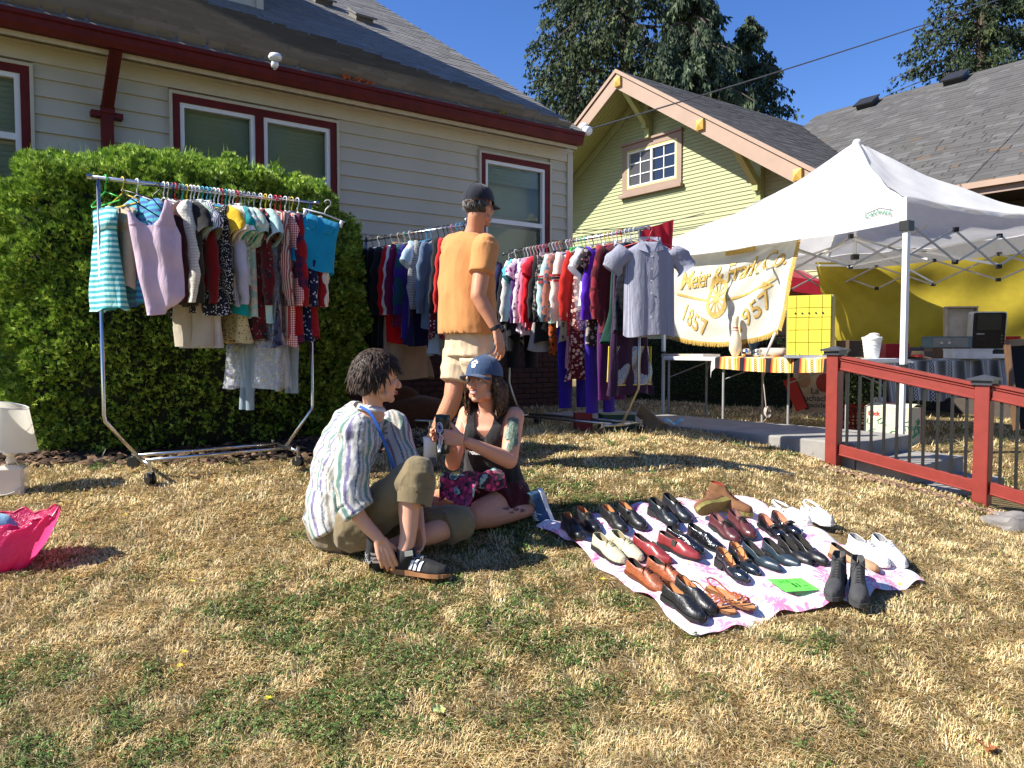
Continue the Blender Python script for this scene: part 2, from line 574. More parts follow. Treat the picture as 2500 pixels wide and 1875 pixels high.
def shingle_mat(name, c, seed):
 t = NT(name); co = t.coord('Object')
 oi = t.new('ShaderNodeObjectInfo')
 v = t.n.new('ShaderNodeVectorMath'); v.operation = 'ADD'; t.l.new(co, v.inputs[0]); t.l.new(oi.outputs['Location'], v.inputs[1])
 n1 = t.noise(140, v.outputs[0], 3, .8); n2 = t.noise(1.1, v.outputs[0], 5)
 a = t.mix(n1, tuple(x * .55 for x in c), tuple(min(1, x * 1.5) for x in c))
 a = t.mix(t.math('MULTIPLY', n2, .35), a, tuple(x * .5 for x in c))
 t.base(a); t.set(rough=.95, spec=.15); t.bump(n1, .5, .004)
 return t.m
M_shc = [shingle_mat('light_shingle_' + n, c, i) for i, (n, c) in enumerate((('ash', (.235, .225, .21)), ('slate', (.21, .20, .187)), ('pebble', (.265, .25, .235)), ('umber', (.225, .212, .195)), ('moss', (.3, .22, .14))))]
M_sh = [shingle_mat('asphalt_shingle_' + n, c, i) for i, (n, c) in enumerate((('ash', (.105, .102, .098)), ('slate', (.09, .088, .085)), ('pebble', (.128, .125, .12)), ('umber', (.10, .096, .09)), ('moss', (.13, .10, .075))))]
def shingle_roof(parent, origin, along, upv, nrm, U, T, clip, expo, nmax, view=True, tabw=(.17, .34), mossfn=None, M_sh=M_sh):
 """courses of shingle tabs with real butts; the nearest tabs are objects, the rest one mesh"""
 along = along.normalized(); upv = upv.normalized(); nrm = nrm.normalized()
 R = Matrix((along, upv, nrm)).transposed()
 tabs = []
 rows = int(T / expo)
 r_ = random.Random(5)
 for i in range(rows):
  tt = i * expo
  u = -.01 if i % 2 else -.04
  while u < U:
   w = r_.choice((tabw[0], tabw[1], (tabw[0] + tabw[1]) / 2)) * r_.uniform(.9, 1.1)
   c = origin + along * (u + w / 2) + upv * (tt + expo * .5)
   if clip(u + w / 2, tt): tabs.append((c, w, r_.choice((0, 0, 1, 2, 3)), r_.random(), u + w / 2, tt))
   u += w + .001
 tabs.sort(key=lambda q: (q[0] - Vector((0, 0, CZ))).length)
 def tab(mb, w, mi, jit, c=None):
  hw = w / 2 - .001; L0 = -expo * .55; L1 = expo * .62; th = .0075 + .004 * jit
  ps = [(-hw, L0, 0), (hw, L0, 0), (hw, L1, -.003), (-hw, L1, -.003), (-hw, L0, th), (hw, L0, th), (hw, L1, .004), (-hw, L1, .004)]
  if c is not None: ps = [c + R @ Vector(p) for p in ps]
  mb.add(ps, [(4, 5, 6, 7), (0, 1, 5, 4)], mi=mi)
 def in_view(c):
  d = c - Vector((0, 0, CZ))
  if d.y < .5: return False
  return abs(d.x / d.y) < .70 and d.z / d.y < .56
 rot = R.to_euler()
 near, far, cnt = [], MB(), 0
 cache = {}
 for (c, w, mi, jit, u, tt) in tabs:
  if mossfn and r_.random() < mossfn(u, tt): mi = 4
  if cnt < nmax and in_view(c):
   key = (round(w / .05), mi, int(jit * 2))
   if key not in cache:
    mb = MB(); tab(mb, key[0] * .05, 0, key[2] * .5); cache[key] = mb.mesh('shingle', M_sh[mi])
   o = bpy.data.objects.new('shingle', cache[key]); COL.objects.link(o)
   o.parent = parent; o.rotation_euler = rot; o.location = c + nrm * (.003 * jit) - WLOC[parent.name]
   cnt += 1
  else: tab(far, w, mi, jit, c + nrm * (.003 * jit))
 if far.v: far.build('shingle_courses', M_sh, parent, kind='stuff')
def board(parent, name, A, B, thick, out, h, mat, seg=1):
 """lap board: a wedge from A to B (bottom edge), thick at the bottom, h high"""
 mb = MB()
 A, B = Vector(A), Vector(B)
 ps = []
 for P_ in (A, B): ps += [P_, P_ + out * thick, P_ + out * .002 + UP * h, P_ + UP * h]
 mb.add(ps, [(0, 1, 2, 3), (4, 7, 6, 5), (1, 5, 6, 2), (0, 4, 5, 1), (3, 2, 6, 7)])
 return mb.build(name, mat, parent)
cream = thing('cream_house', CH(3, 0, -.78), 'cream vinyl sided house with maroon gutter and dark shingle roof behind the hedge', 'house')
ZG = -.80
# core wall (behind the boards) with window openings left as dark boxes in front of it
wins = {}
def u_at(px):
 p = plane_hit(px, 500, CC, CN); return (p - CC).dot(CA)
WIN = [dict(u0=u_at(1342), u1=u_at(1166), z0=.62, z1=2.44, mid=1.60, n=1), dict(u0=u_at(826), u1=u_at(415), z0=.95, z1=2.47, mid=1.78, n=2), dict(u0=u_at(88), u1=u_at(88) + 1.35, z0=.85, z1=2.47, mid=1.83, n=1)]
mb = MB()
def wall_rect(u0, u1, z0, z1, v=-.02, d=.12):
 c = CH((u0 + u1) / 2, v - d / 2, (z0 + z1) / 2)
 R = Matrix((CA, CN, UP)).transposed()
 mb.box(c, (u1 - u0, d, z1 - z0), R)
us = [0.0]
for w in WIN: us += [w['u0'], w['u1']]
us += [9.5]
for i in range(0, len(us), 2): wall_rect(us[i], us[i + 1], .35, 2.70)
for w in WIN:
 wall_rect(w['u0'], w['u1'], .35, w['z0']); wall_rect(w['u0'], w['u1'], w['z1'], 2.70)
mb.build('wall', M_siding, cream)
mb = MB(); R_c = Matrix((CA, CN, UP)).transposed()
mb.box(CH(4.75, -4.2, 1.05), (9.5, 8.0, 3.4), R_c); mb.build('house_body', M_siding, cream)
# siding boards: cut round the windows
ex = .155
z = .35
while z < 2.5:
 zt = min(z + ex, 2.5)
 gaps = [(w['u0'], w['u1']) for w in WIN if w['z0'] - ex * .6 < z + ex * .3 < w['z1'] - .02]
 u = .09
 for g0, g1 in sorted(gaps) + [(9.4, 9.5)]:
  while g0 - u > 3.2:
   uu = u + 1.6 + 1.4 * random.random(); board(cream, 'siding_board', CH(u, 0, z), CH(uu, .0012, z), .026, CN, zt - z + .012, M_siding); u = uu
  if g0 > u + .02: board(cream, 'siding_board', CH(u, 0, z), CH(g0, 0, z), .026, CN, zt - z + .012, M_siding)
  u = g1
 z += ex
mb = MB(); mb.span(CH(0, .015, 2.575), CH(9.4, .015, 2.575), .034, .16); mb.build('frieze_board', M_trimc, cream)
mb = MB(); mb.span(CH(0, .035, 2.64), CH(9.4, .035, 2.64), .02, .03); mb.build('frieze_moulding', M_trimc, cream)
mb = MB(); mb.span(CH(.045, .02, -.2), CH(.045, .02, 2.6), .09, .045, up=CN); mb.build('corner_board', M_trimc, cream)
# windows
def window(w, parent, sash_blind=True):
 u0, u1, z0, z1 = w['u0'], w['u1'], w['z0'], w['z1']
 fr = MB()
 def rect(mb, a0, a1, b0, b1, t, v, d):
  mb.span(CH(a0, v, b0 + t / 2), CH(a1, v, b0 + t / 2), d, t); mb.span(CH(a0, v, b1 - t / 2), CH(a1, v, b1 - t / 2), d, t)
  mb.span(CH(a0 + t / 2, v + .001, b0 + t), CH(a0 + t / 2, v + .001, b1 - t), t, d, up=CN); mb.span(CH(a1 - t / 2, v + .001, b0 + t), CH(a1 - t / 2, v + .001, b1 - t), t, d, up=CN)
 rect(fr, u0, u1, z0, z1, .028, .022, .05)
 win = fr.build('window', M_trimc, parent)
 mb = MB(); rect(mb, u0 + .028, u1 - .028, z0 + .028, z1 - .028, .07, .004, .06)
 n = w['n']; um = (u0 + u1) / 2
 if n == 2: mb.span(CH(um, .005, z0 + .09), CH(um, .005, z1 - .09), .085, .06, up=CN)
 mb.build('casing', M_maroon, win)
 spans = [(u0 + .098, u1 - .098)] if n == 1 else [(u0 + .098, um - .0425), (um + .0425, u1 - .098)]
 for a, b in spans:
  m = MB(); rect(m, a, b, z0 + .098, z1 - .098, .042, -.004, .05)
  m.span(CH(a + .042, -.005, w['mid']), CH(b - .042, -.005, w['mid']), .045, .055)
  m.build('frame', M_white, win)
  m = MB(); m.span(CH(a + .03, -.03, (z1 + w['mid']) / 2), CH(b - .03, -.03, (z1 + w['mid']) / 2), .004, z1 - .1 - w['mid'] - .03)
  m.build('pane', M_glass, win)
  m = MB(); m.span(CH(a + .03, -.045, (z0 + w['mid']) / 2), CH(b - .03, -.045, (z0 + w['mid']) / 2), .004, w['mid'] - z0 - .13)
  m.build('pane', M_glass, win)
  # blind: separate slats
  zz = z1 - .14; zend = z1 - .36 if n == 1 and w['u0'] < 3 else z0 + .15
  k = 0
  bl = MB()
  while zz > zend:
   bl.box(CH((a + b) / 2, -.075, zz), (b - a - .06, .048, .003), R_c @ Matrix.Rotation(radians(58), 3, 'X'))
   zz -= .046
  bl.build('blind', blind_mat(), win, kind='stuff')
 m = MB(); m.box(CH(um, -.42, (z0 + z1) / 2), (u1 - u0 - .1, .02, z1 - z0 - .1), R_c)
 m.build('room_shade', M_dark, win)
 return win
for w in WIN: window(w, cream)
# foundation bricks and mortar, darkened: the shade there is put into their colour
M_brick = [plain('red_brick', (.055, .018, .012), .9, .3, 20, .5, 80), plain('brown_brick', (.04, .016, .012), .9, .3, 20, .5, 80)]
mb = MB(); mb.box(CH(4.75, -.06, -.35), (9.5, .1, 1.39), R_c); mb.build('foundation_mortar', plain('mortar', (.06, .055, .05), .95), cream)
bm_ = []
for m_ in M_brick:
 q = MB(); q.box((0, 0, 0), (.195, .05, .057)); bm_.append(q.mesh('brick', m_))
far = MB(); cb = 0
for r_i in range(17):
 zz = -.83 + r_i * .068
 for k in range(46):
  u = k * .205 + (.1 if r_i % 2 else 0) + .1
  c = CH(u, .008, zz)
  pxx = 1250 + F * c.x / c.y
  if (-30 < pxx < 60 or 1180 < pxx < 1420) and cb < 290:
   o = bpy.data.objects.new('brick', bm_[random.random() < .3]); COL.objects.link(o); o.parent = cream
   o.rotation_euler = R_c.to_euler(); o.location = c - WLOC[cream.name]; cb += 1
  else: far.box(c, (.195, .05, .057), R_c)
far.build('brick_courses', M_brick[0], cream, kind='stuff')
# soffit panels, fascia, gutter, downspout
k = 0; u = .12
while u < 9.2:
 m = MB(); m.box(CH(u + .15, .095, 2.675), (.304, .30, .012), R_c)
 m.box(CH(u + .005, .135, 2.664), (.012, .22, .012), R_c)
 m.build('soffit_panel', M_trimc, cream); u += .305; k += 1
mb = MB(); mb.span(CH(.12, .255, 2.69), CH(9.4, .255, 2.69), .02, .17); mb.build('fascia_board', M_wood_grey, cream)
prof = [(a - .295, b + .09) for a, b in ((.565, 2.555), (.64, 2.555), (.665, 2.60), (.672, 2.655), (.69, 2.665), (.69, 2.70), (.672, 2.70), (.66, 2.61), (.565, 2.60))]
mb = MB(); mb.loft([[CH(u, a, b) for a, b in prof] for u in (.10, 9.4)]); mb.build('gutter', M_maroon, cream)
ud = u_at(262) 
def tubebox(pts, w, d):
 m = MB()
 for a, b in zip(pts[:-1], pts[1:]): m.span(a, b, w, d, up=CN)
 return m
m = tubebox([CH(ud - .05, .30, 2.65), CH(ud, .09, 2.17)], .10, .07)
for k in range(5): m.span(CH(ud - .09 + k * .02, .340, 2.64), CH(ud - .04 + k * .02, .130, 2.16), .006, .006, up=CN)
m.build('downspout', M_maroon, cream)
m = tubebox([CH(ud, .085, 2.175), CH(ud, .075, -.5)], .10, .07); m.build('downspout', M_maroon, cream)
m = MB(); m.span(CH(ud - .13, .065, 2.12), CH(ud + .13, .065, 2.12), .10, .05); m.span(CH(ud - .06, .125, 2.16), CH(ud + .06, .125, 2.16), .012, .06); m.build('downspout_bracket', M_maroon, cream)
# roof
RS = .633
CUP = (-CN + UP * RS).normalized(); CNR = CA.cross(CUP).normalized()
if CNR.z < 0: CNR = -CNR
def CR(u, tlen): return CH(u, .37, 2.805) + CUP * tlen
mb = MB()
a0, a1, a2, a3 = CR(.10, 0), CR(10, 0), CR(10, 10.5), CR(.10, 10.5)
mb.add([a0, a1, a2, a3] + [p - CNR * .10 for p in (a0, a1, a2, a3)], [(0, 1, 2, 3), (7, 6, 5, 4), (0, 4, 5, 1), (3, 2, 6, 7), (0, 3, 7, 4), (1, 5, 6, 2)])
roof = mb.build('roof', M_shc[1], cream)
def clipv(u, tt):
 c = CR(.10 + u, tt) - Vector((0, 0, CZ))
 return c.y > 1 and abs(c.x / c.y) < .74 and c.z / c.y < .62
shingle_roof(roof, CR(.09, 0) + CNR * .002, CA, CUP, CNR, 10.3, 10.4, clipv, .135, 300, M_sh=M_shc)
# dormer and vents
dp = plane_hit(632, 22, CR(0, 0), CNR)
du = (dp - CR(0, 0)).dot(CA); dt = (dp - CR(0, 0)).dot(CUP)
tip = plane_hit(1079, 190, CR(0, 0), CNR)
kk = ((dp - tip).dot(CA)) / TO_SUN.dot(CA)
dtop = tip + TO_SUN * kk
dz1 = dtop.z - CZ
dv = (dp - CC).dot(CN)
mb = MB()
hz = 1.5
mb.box(CH(du + 1.5, dv - 1.8, dp.z - CZ + hz / 2 - .02), (3.0, 3.6, hz), R_c)
dm = mb.build('dormer', M_siding, cream)
zz = dp.z - CZ - .02
while zz < dp.z - CZ + hz:
 m = MB(); A_, B_ = CH(du - .004, dv + .0, zz), CH(du + 3, dv, zz)
 m.add([A_, A_ + CN * .02, A_ + CN * .002 + UP * .15, A_ + UP * .15, B_, B_ + CN * .02, B_ + CN * .002 + UP * .15, B_ + UP * .15], [(0, 1, 2, 3), (4, 7, 6, 5), (1, 5, 6, 2), (0, 4, 5, 1)])
 m.build('siding_board', M_siding, dm); zz += .15
m = MB(); m.span(CH(du, dv + .03, dp.z - CZ - .05), CH(du, dv + .03, dp.z - CZ + 1.4), .09, .03, up=CN); m.build('corner_board', M_trimc, dm)
m = MB(); m.box(CH(du + 1.4, dv - 1.5, dp.z - CZ + hz + .10), (3.7, 4.4, .16), R_c); m.build('dormer_roof', M_trimc, dm)
m = MB(); m.box(CH(du + 1.1, dv + .02, dp.z - CZ + .62), (1.2, .05, 1.2), R_c); dw = m.build('window', M_maroon, dm)
m = MB(); m.box(CH(du + 1.1, dv + .05, dp.z - CZ + .62), (1.04, .02, 1.04), R_c); m.build('window_frame', M_white, dm)
m = MB(); m.box(CH(du + 1.1, dv + .063, dp.z - CZ + .62), (.92, .01, .92), R_c); m.build('window_pane', plain('dark_pane', (.015, .02, .03), .05, spec=.9), dm)
M_vent = plain('weathered_roof_vent', (.13, .125, .115), .7, .2)
R_r = Matrix((CA, CUP, CNR)).transposed()
for (px, py) in ((782, 8), (880, 50)):
 c = plane_hit(px, py, CR(0, 0), CNR)
 m = MB(); m.box(c + CNR * .05, (.28, .30, .10), R_r); m.box(c + CNR * .105 - CUP * .02, (.36, .36, .03), R_r)
 m.build('roof_vent', M_vent, roof)
# leaf litter caught in the gutter
M_litter = plain('dry_orange_leaf', srgb(196, 96, 44), .8, .4, 30)
M_litter2 = plain('yellow_moss_tuft', srgb(150, 140, 50), .8, .4, 30)
for i, (px, py, nl, m_) in enumerate(((815, 197, 26, M_litter), (850, 206, 22, M_litter), (1190, 283, 12, M_litter2))):
 u = u_at(px); m = MB()
 for k in range(nl):
  c = CH(u * .985 + random.uniform(-.1, .1), .36 + random.uniform(-.03, .03), 2.81 + random.uniform(0, .04))
  e = Euler((random.uniform(-1, 1), random.uniform(-1, 1), random.uniform(0, 6))).to_matrix()
  m.add([c + e @ Vector(q) for q in ((-.03, 0, 0), (0, -.012, 0.004), (.035, 0, 0), (0, .012, .003))], [(0, 1, 2, 3)])
 m.build('leaf_litter', m_, kind='stuff', label=('dry orange leaves caught on the maroon gutter edge', 'orange leaves on the gutter beside the first clump', 'mossy yellow tuft on the gutter near the house corner')[i])
# flood lamp on the corner and turbine shaped white cap on the roof edge
M_wp = plain('white_plastic', (.8, .8, .8), .35, .05)
fl = thing('flood_light', CH(.04, .3, 2.82), 'white flood light on the gutter end at the cream house corner', 'light')
m = MB(); c = CH(.03, .30, 2.86)
m.lathe([(.03, 0), (.055, .03), (.06, .09), (.05, .11)], c, 14, axis=CN - UP * .3); m.build('lamp_head', M_wp, fl, True)
m = MB(); m.lathe([(.03, 0), (.05, .03), (.055, .08), (.045, .1)], c + Vector((-.06, 0, .05)), 14, axis=-CA + CN * .4); m.build('lamp_head', M_wp, fl, True)
m = MB(); m.span(c + UP * .02, c - UP * .07, .03, .03); m.build('bracket', M_wp, fl)
cp = W(672, 150, 7.25)
vt = thing('gutter_light', cp, 'round white outdoor light on the roof edge above the maroon gutter', 'light')
m = MB(); m.lathe([(.005, .05), (.05, .045), (.062, .02), (.058, 0), (.03, -.012)], cp + UP * .02, 18); m.build('cap', M_wp, vt, True)
m = MB(); m.lathe([(.025, -.06), (.036, -.03), (.03, 0)], cp, 14, axis=Vector((.3, -.5, .8))); m.build('lamp_head', M_wp, vt, True)
m = MB(); m.span(cp + Vector((-.01, .02, -.07)), cp + Vector((.0, .0, .0)), .02, .02); m.build('bracket', plain('grey_bracket', (.3, .3, .3), .5), vt)
# ================================================================== green house
GE = Vector((.593, -.805, 0)); GN = Vector((-.805, -.593, 0))
GB = Vector((3.06, 17.73, CZ))
def GH(s, v, z): return GB + GE * s + GN * v + UP * z
M_green = plain('yellow_green_clapboard', srgb(156, 160, 114), .6, .05, 3)
M_soff = plain('olive_painted_wood', srgb(156, 162, 106), .6, .06, 4)
M_tan = plain('tan_painted_wood', srgb(160, 134, 114), .6, .06, 3)
M_yel = plain('yellow_painted_wood', srgb(205, 168, 78), .5, .05)
M_taupe = plain('taupe_painted_wood', srgb(146, 122, 106), .6, .06, 3)
gh = thing('green_house', GH(0, 0, -.8), 'yellow green clapboard house with tan gable trim behind the white canopy', 'house')
GS = .63; PK = 5.98
mb = MB()
mb.add([GH(-5.0, -.03, -.9), GH(5.0, -.03, -.9), GH(5.0, -.03, PK - GS * 5), GH(0, -.03, PK - .05), GH(-5.0, -.03, PK - GS * 5)] , [(0, 1, 2, 3, 4)])
mb.add([GH(-5.0, -6, -.9), GH(5.0, -6, -.9), GH(5.0, -6, PK - GS * 5), GH(0, -6, PK - .05), GH(-5.0, -6, PK - GS * 5)] , [(4, 3, 2, 1, 0)])
mb.add([GH(-5.0, -.03, -.9), GH(-5.0, -.03, 2.7), GH(-5.0, -6, 2.7), GH(-5.0, -6, -.9)], [(0, 1, 2, 3)])
mb.build('wall', M_green, gh)
gws, gwe = -.1, 1.75
pw0 = plane_hit(1522, 361, GB, GN); pw1 = plane_hit(1665, 452, GB, GN)
ws0 = (pw0 - GB).dot(GE); ws1 = (pw1 - GB).dot(GE); wz1 = pw0.z - CZ; wz0 = pw1.z - CZ
wz1 = (wz1 + plane_hit(1657, 321, GB, GN).z - CZ) / 2; wz0 = (wz0 + plane_hit(1528, 489, GB, GN).z - CZ) / 2
lap = .082; z = -.3
while z < PK - .3:
 half = min(5.0, (PK - z - lap) / GS)
 segs = [(-half, half)]
 if wz0 - lap * .5 < z < wz1 - .03: segs = [(-half, ws0), (ws1, half)]
 for a, b in segs:
  if b - a > .05: board(gh, 'clapboard', GH(a, -.02, z), GH(b, -.02, z), .020, GN, lap + .004, M_green)
 z += lap
R_g = Matrix((GE, GN, UP)).transposed()
# window of the gable
m = MB()
def grect(mb, a0, a1, b0, b1, t, v, d):
 mb.span(GH(a0, v, b0 + t / 2), GH(a1, v, b0 + t / 2), d, t); mb.span(GH(a0, v, b1 - t / 2), GH(a1, v, b1 - t / 2), d, t)
 mb.span(GH(a0 + t / 2, v + .001, b0 + t), GH(a0 + t / 2, v + .001, b1 - t), t, d, up=GN); mb.span(GH(a1 - t / 2, v + .001, b0 + t), GH(a1 - t / 2, v + .001, b1 - t), t, d, up=GN)
grect(m, ws0, ws1, wz0 + .07, wz1, .13, .0, .06)
m.span(GH(ws0 - .05, .05, wz0 + .035), GH(ws1 + .05, .05, wz0 + .035), .12, .065)
m.span(GH(ws0 - .03, .03, wz1 + .03), GH(ws1 + .03, .03, wz1 + .03), .1, .05)
gw = m.build('window', M_taupe, gh)
m = MB(); grect(m, ws0 + .13, ws1 - .13, wz0 + .2, wz1 - .13, .04, -.01, .06); m.build('casing', plain('pale_yellow_trim', srgb(205, 196, 120), .5), gw)
i0, i1, j0, j1 = ws0 + .17, ws1 - .17, wz0 + .24, wz1 - .17
m = MB(); grect(m, i0, i1, j0, j1, .03, -.015, .06); mid = (i0 + i1) / 2; m.span(GH(mid, -.014, j0), GH(mid, -.014, j1), .06, .05, up=GN)
m.build('frame', M_white, gw)
m = MB()
for (a, b) in ((i0 + .045, mid - .03), (mid + .03, i1 - .045)):
 m.span(GH((a + b) / 2, -.02, j0 + .045), GH((a + b) / 2, -.02, j1 - .045), .022, .02, up=GN)
 for q in (1, 2): m.span(GH(a, -.019, j0 + (j1 - j0) * q / 3), GH(b, -.019, j0 + (j1 - j0) * q / 3), .02, .022)
m.build('muntins', M_white, gw)
for side in (0, 1):
 for cx_ in (0, 1):
  for q in range(3):
   a = (i0 + .05, mid + .03)[side]; wd = (mid - .03 - i0 - .05) / 2
   mm = MB(); mm.box(GH(a + wd * (cx_ + .5), -.03, j0 + .03 + (j1 - j0 - .06) * (q + .5) / 3), (wd - .01, .006, (j1 - j0 - .1) / 3), R_g)
   mm.build('pane', (plain('screened_pane', (.05, .047, .045), .35, spec=.6), plain('dark_pane2', (.01, .012, .02), .03, spec=1.0))[side], gw)
# gable roof: two slopes, the right one seen
OV = .92
def slope_pts(sgn, zoff=0, v0=OV, v1=-9.5, s1=5.35):
 return [GH(0, v0, PK + zoff + .10), GH(sgn * s1, v0, PK + zoff + .10 - GS * s1), GH(sgn * s1, v1, PK + zoff + .10 - GS * s1), GH(0, v1, PK + zoff + .10)]
grf = None
for sgn in (1, -1):
 m = MB(); A_ = slope_pts(sgn); B_ = slope_pts(sgn, -.10)
 fs = [(0, 1, 2, 3), (7, 6, 5, 4), (0, 4, 5, 1), (3, 2, 6, 7), (1, 5, 6, 2)]
 m.add(A_ + B_, fs); r2 = m.build('roof', M_sh[1], gh)
 if sgn == 1: grf = r2
# underside boarding
for sgn in (1, -1):
 nb = 8
 for k in range(nb):
  v0 = .01 + k * (OV - .06) / nb; v1 = v0 + (OV - .06) / nb - .008
  m = MB()
  zq = lambda s, e: PK - GS * abs(s) - .012 - e
  m.add([GH(0, v0, zq(0, 0)), GH(sgn * 5.3, v0, zq(5.3, 0)), GH(sgn * 5.3, v1, zq(5.3, 0)), GH(0, v1, zq(0, 0)), GH(0, v0, zq(0, .02)), GH(sgn * 5.3, v0, zq(5.3, .02)), GH(sgn * 5.3, v1, zq(5.3, .02)), GH(0, v1, zq(0, .02))],
     [(0, 1, 2, 3), (7, 6, 5, 4), (0, 4, 5, 1), (3, 2, 6, 7)])
  m.build('soffit_board', M_soff, gh)
 # rake boards
 for nm, v, zo, h, th, mt in (('bargeboard', OV + .02, .02, .31, .045, M_tan), ('rake_moulding', OV + .055, .13, .085, .04, M_tan), ('frieze_rake', .02, -.05, .2, .03, M_soff)):
  m = MB(); A1 = [(0, v - th / 2, zo), (0, v + th / 2, zo), (0, v + th / 2, zo - h), (0, v - th / 2, zo - h)]
  pts = [GH(0, b, PK + c) for a, b, c in A1] + [GH(sgn * 5.4, b, PK + c - GS * 5.4) for a, b, c in A1]
  m.add(pts, [(0, 1, 2, 3), (7, 6, 5, 4), (0, 4, 5, 1), (1, 5, 6, 2), (2, 6, 7, 3), (3, 7, 4, 0)])
  m.build(nm, mt, gh)
# beam ends and brackets
for px_, py_ in ((1509, 200), (1710, 305), (1948, 427)):
 c = plane_hit(px_, py_, GH(0, OV + .07, 0), GN); m = MB()
 r_ = .085
 m.box(c, (.17, .06, .2), R_g); tipp = c + GN * .08
 b4 = [c + GE * a + UP * b + GN * .03 for a, b in ((-r_, -.1), (r_, -.1), (r_, .1), (-r_, .1))]
 m.add(b4 + [tipp], [(0, 1, 4), (1, 2, 4), (2, 3, 4), (3, 0, 4)]); m.build('beam_end', M_yel, gh)
def brace(s):
 zt = PK - GS * abs(s) - .22
 m = MB()
 m.span(GH(s, .02, zt + .05), GH(s, OV - .04, zt + .05), .13, .13)
 m.span(GH(s, .075, zt + .02), GH(s, .075, zt - .95), .13, .13, up=GN)
 m.span(GH(s, .16, zt - .62), GH(s, OV - .12, zt - .03), .125, .13)
 m.box(GH(s, .16, zt - .64), (.12, .14, .22), R_g)
 m.build('roof_bracket', M_soff, gh)
for s in (.12, 3.1, -3.0): brace(s)
gU = (GE * -1 + UP * GS).normalized(); gNn = (-GN).cross(gU)
if gNn.z < 0: gNn = -gNn
o_ = GH(5.37, OV + .02, PK + .10 - GS * 5.37)
def clipg(u, tt):
 c = o_ + (-GN) * u + gU * tt
 s_ = (c - GB).dot(GE); q_ = -(c - GB).dot(GN)
 if s_ < 0: return False
 # beyond the valley the main roof is higher
 zm = MR_Z(c)
 return c.z > zm - .05 and (c - Vector((0, 0, CZ))).y > 0
MR0 = 13.97; MRZ = 2.75
def MR_Z(p):
 q = p.x * .805 + p.y * .593
 return CZ + MRZ + .685 * (q - MR0)
def visg(c):
 d = c - Vector((0, 0, CZ)); return d.x / d.y < .72
shingle_roof(grf, o_ + gNn * .003, -GN, gU, gNn, 8.2, 6.4, clipg, .14, 300)
# main roof
mr_s0, mr_s1 = -1.0, 9.5
def MRp(s, q):  # s along GE measured as GH, q plane distance
 base = GB + GE * s
 q0 = base.x * .805 + base.y * .593
 p = base + Vector((.805, .593, 0)) * (q - q0)
 p.z = CZ + MRZ + .685 * (q - MR0)
 return p
mb = MB()
A_ = [MRp(.6, 19.15), MRp(9.5, 19.15), MRp(9.5, MR0), MRp(4.2, MR0)]
nz = Vector((0, 0, .12))
mb.add(A_ + [p - nz for p in A_], [(0, 1, 2, 3), (7, 6, 5, 4), (0, 4, 5, 1), (1, 5, 6, 2), (2, 6, 7, 3)])
B_ = [MRp(.6, 19.15), MRp(9.5, 19.15)]; B2 = [p + Vector((.805, .593, -.685)) * 5.2 for p in B_]
mb.add(B_ + B2, [(0, 1, 3, 2)])
mroof = mb.build('main_roof', M_sh[1], gh)
mU = Vector((.805, .593, .685)).normalized(); mN = GE.cross(mU)
if mN.z < 0: mN = -mN
o2 = MRp(.4, MR0) + mN * .003
def clipm(u, tt):
 c = o2 + GE * u + mU * tt
 d = c - Vector((0, 0, CZ))
 if d.x / d.y > .73: return False
 s_ = (c - GB).dot(GE)
 return c.z > CZ + PK + .10 - GS * max(0, s_) - .16
def moss(u, tt): return .05 * max(0, 1 - tt / 5.5) + .004
shingle_roof(mroof, o2, GE, mU, mN, 9.2, 6.2, clipm, .14, 300, mossfn=moss)
m = MB(); m.span(MRp(4.0, MR0) + UP * -.10, MRp(9.5, MR0) + UP * -.10, .05, .20); m.build('fascia_board', M_taupe, gh)
m = MB(); m.span(MRp(4.0, MR0 - .06) + UP * .0, MRp(9.5, MR0 - .06) + UP * .0, .11, .10); m.build('gutter', M_tan, gh)
m = MB(); a_, b_ = MRp(4.0, MR0), MRp(9.5, MR0)
dq = Vector((.805, .593, 0)) * 1.1
a_.z = b_.z = CZ + 2.55
m.add([a_, b_, b_ + dq, a_ + dq, a_ + UP * .03, b_ + UP * .03, b_ + dq + UP * .03, a_ + dq + UP * .03], [(3, 2, 1, 0), (4, 5, 6, 7), (0, 1, 5, 4)])
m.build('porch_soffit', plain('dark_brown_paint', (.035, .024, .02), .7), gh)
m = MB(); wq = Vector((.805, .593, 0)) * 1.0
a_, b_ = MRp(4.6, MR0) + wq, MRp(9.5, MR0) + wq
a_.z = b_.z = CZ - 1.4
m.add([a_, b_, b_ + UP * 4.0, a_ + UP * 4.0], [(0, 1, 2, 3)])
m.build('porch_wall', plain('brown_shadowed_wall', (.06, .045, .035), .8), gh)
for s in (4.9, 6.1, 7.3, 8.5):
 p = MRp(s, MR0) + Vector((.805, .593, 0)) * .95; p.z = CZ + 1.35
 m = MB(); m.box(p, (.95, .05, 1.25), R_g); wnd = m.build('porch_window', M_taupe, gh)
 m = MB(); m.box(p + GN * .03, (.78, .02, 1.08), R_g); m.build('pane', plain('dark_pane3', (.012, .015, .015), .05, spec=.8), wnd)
for (px, py) in ((2120, 258), (2335, 198)):
 c = plane_hit(px, py, MRp(5, MR0), mN); R_m = Matrix((GE, mU, mN)).transposed()
 m = MB(); m.box(c + mN * .07, (.42, .36, .14), R_m); m.box(c + mN * .145 - mU * .03, (.5, .44, .035), R_m); m.build('roof_vent', plain('black_roof_vent', (.02, .02, .02), .5), mroof)
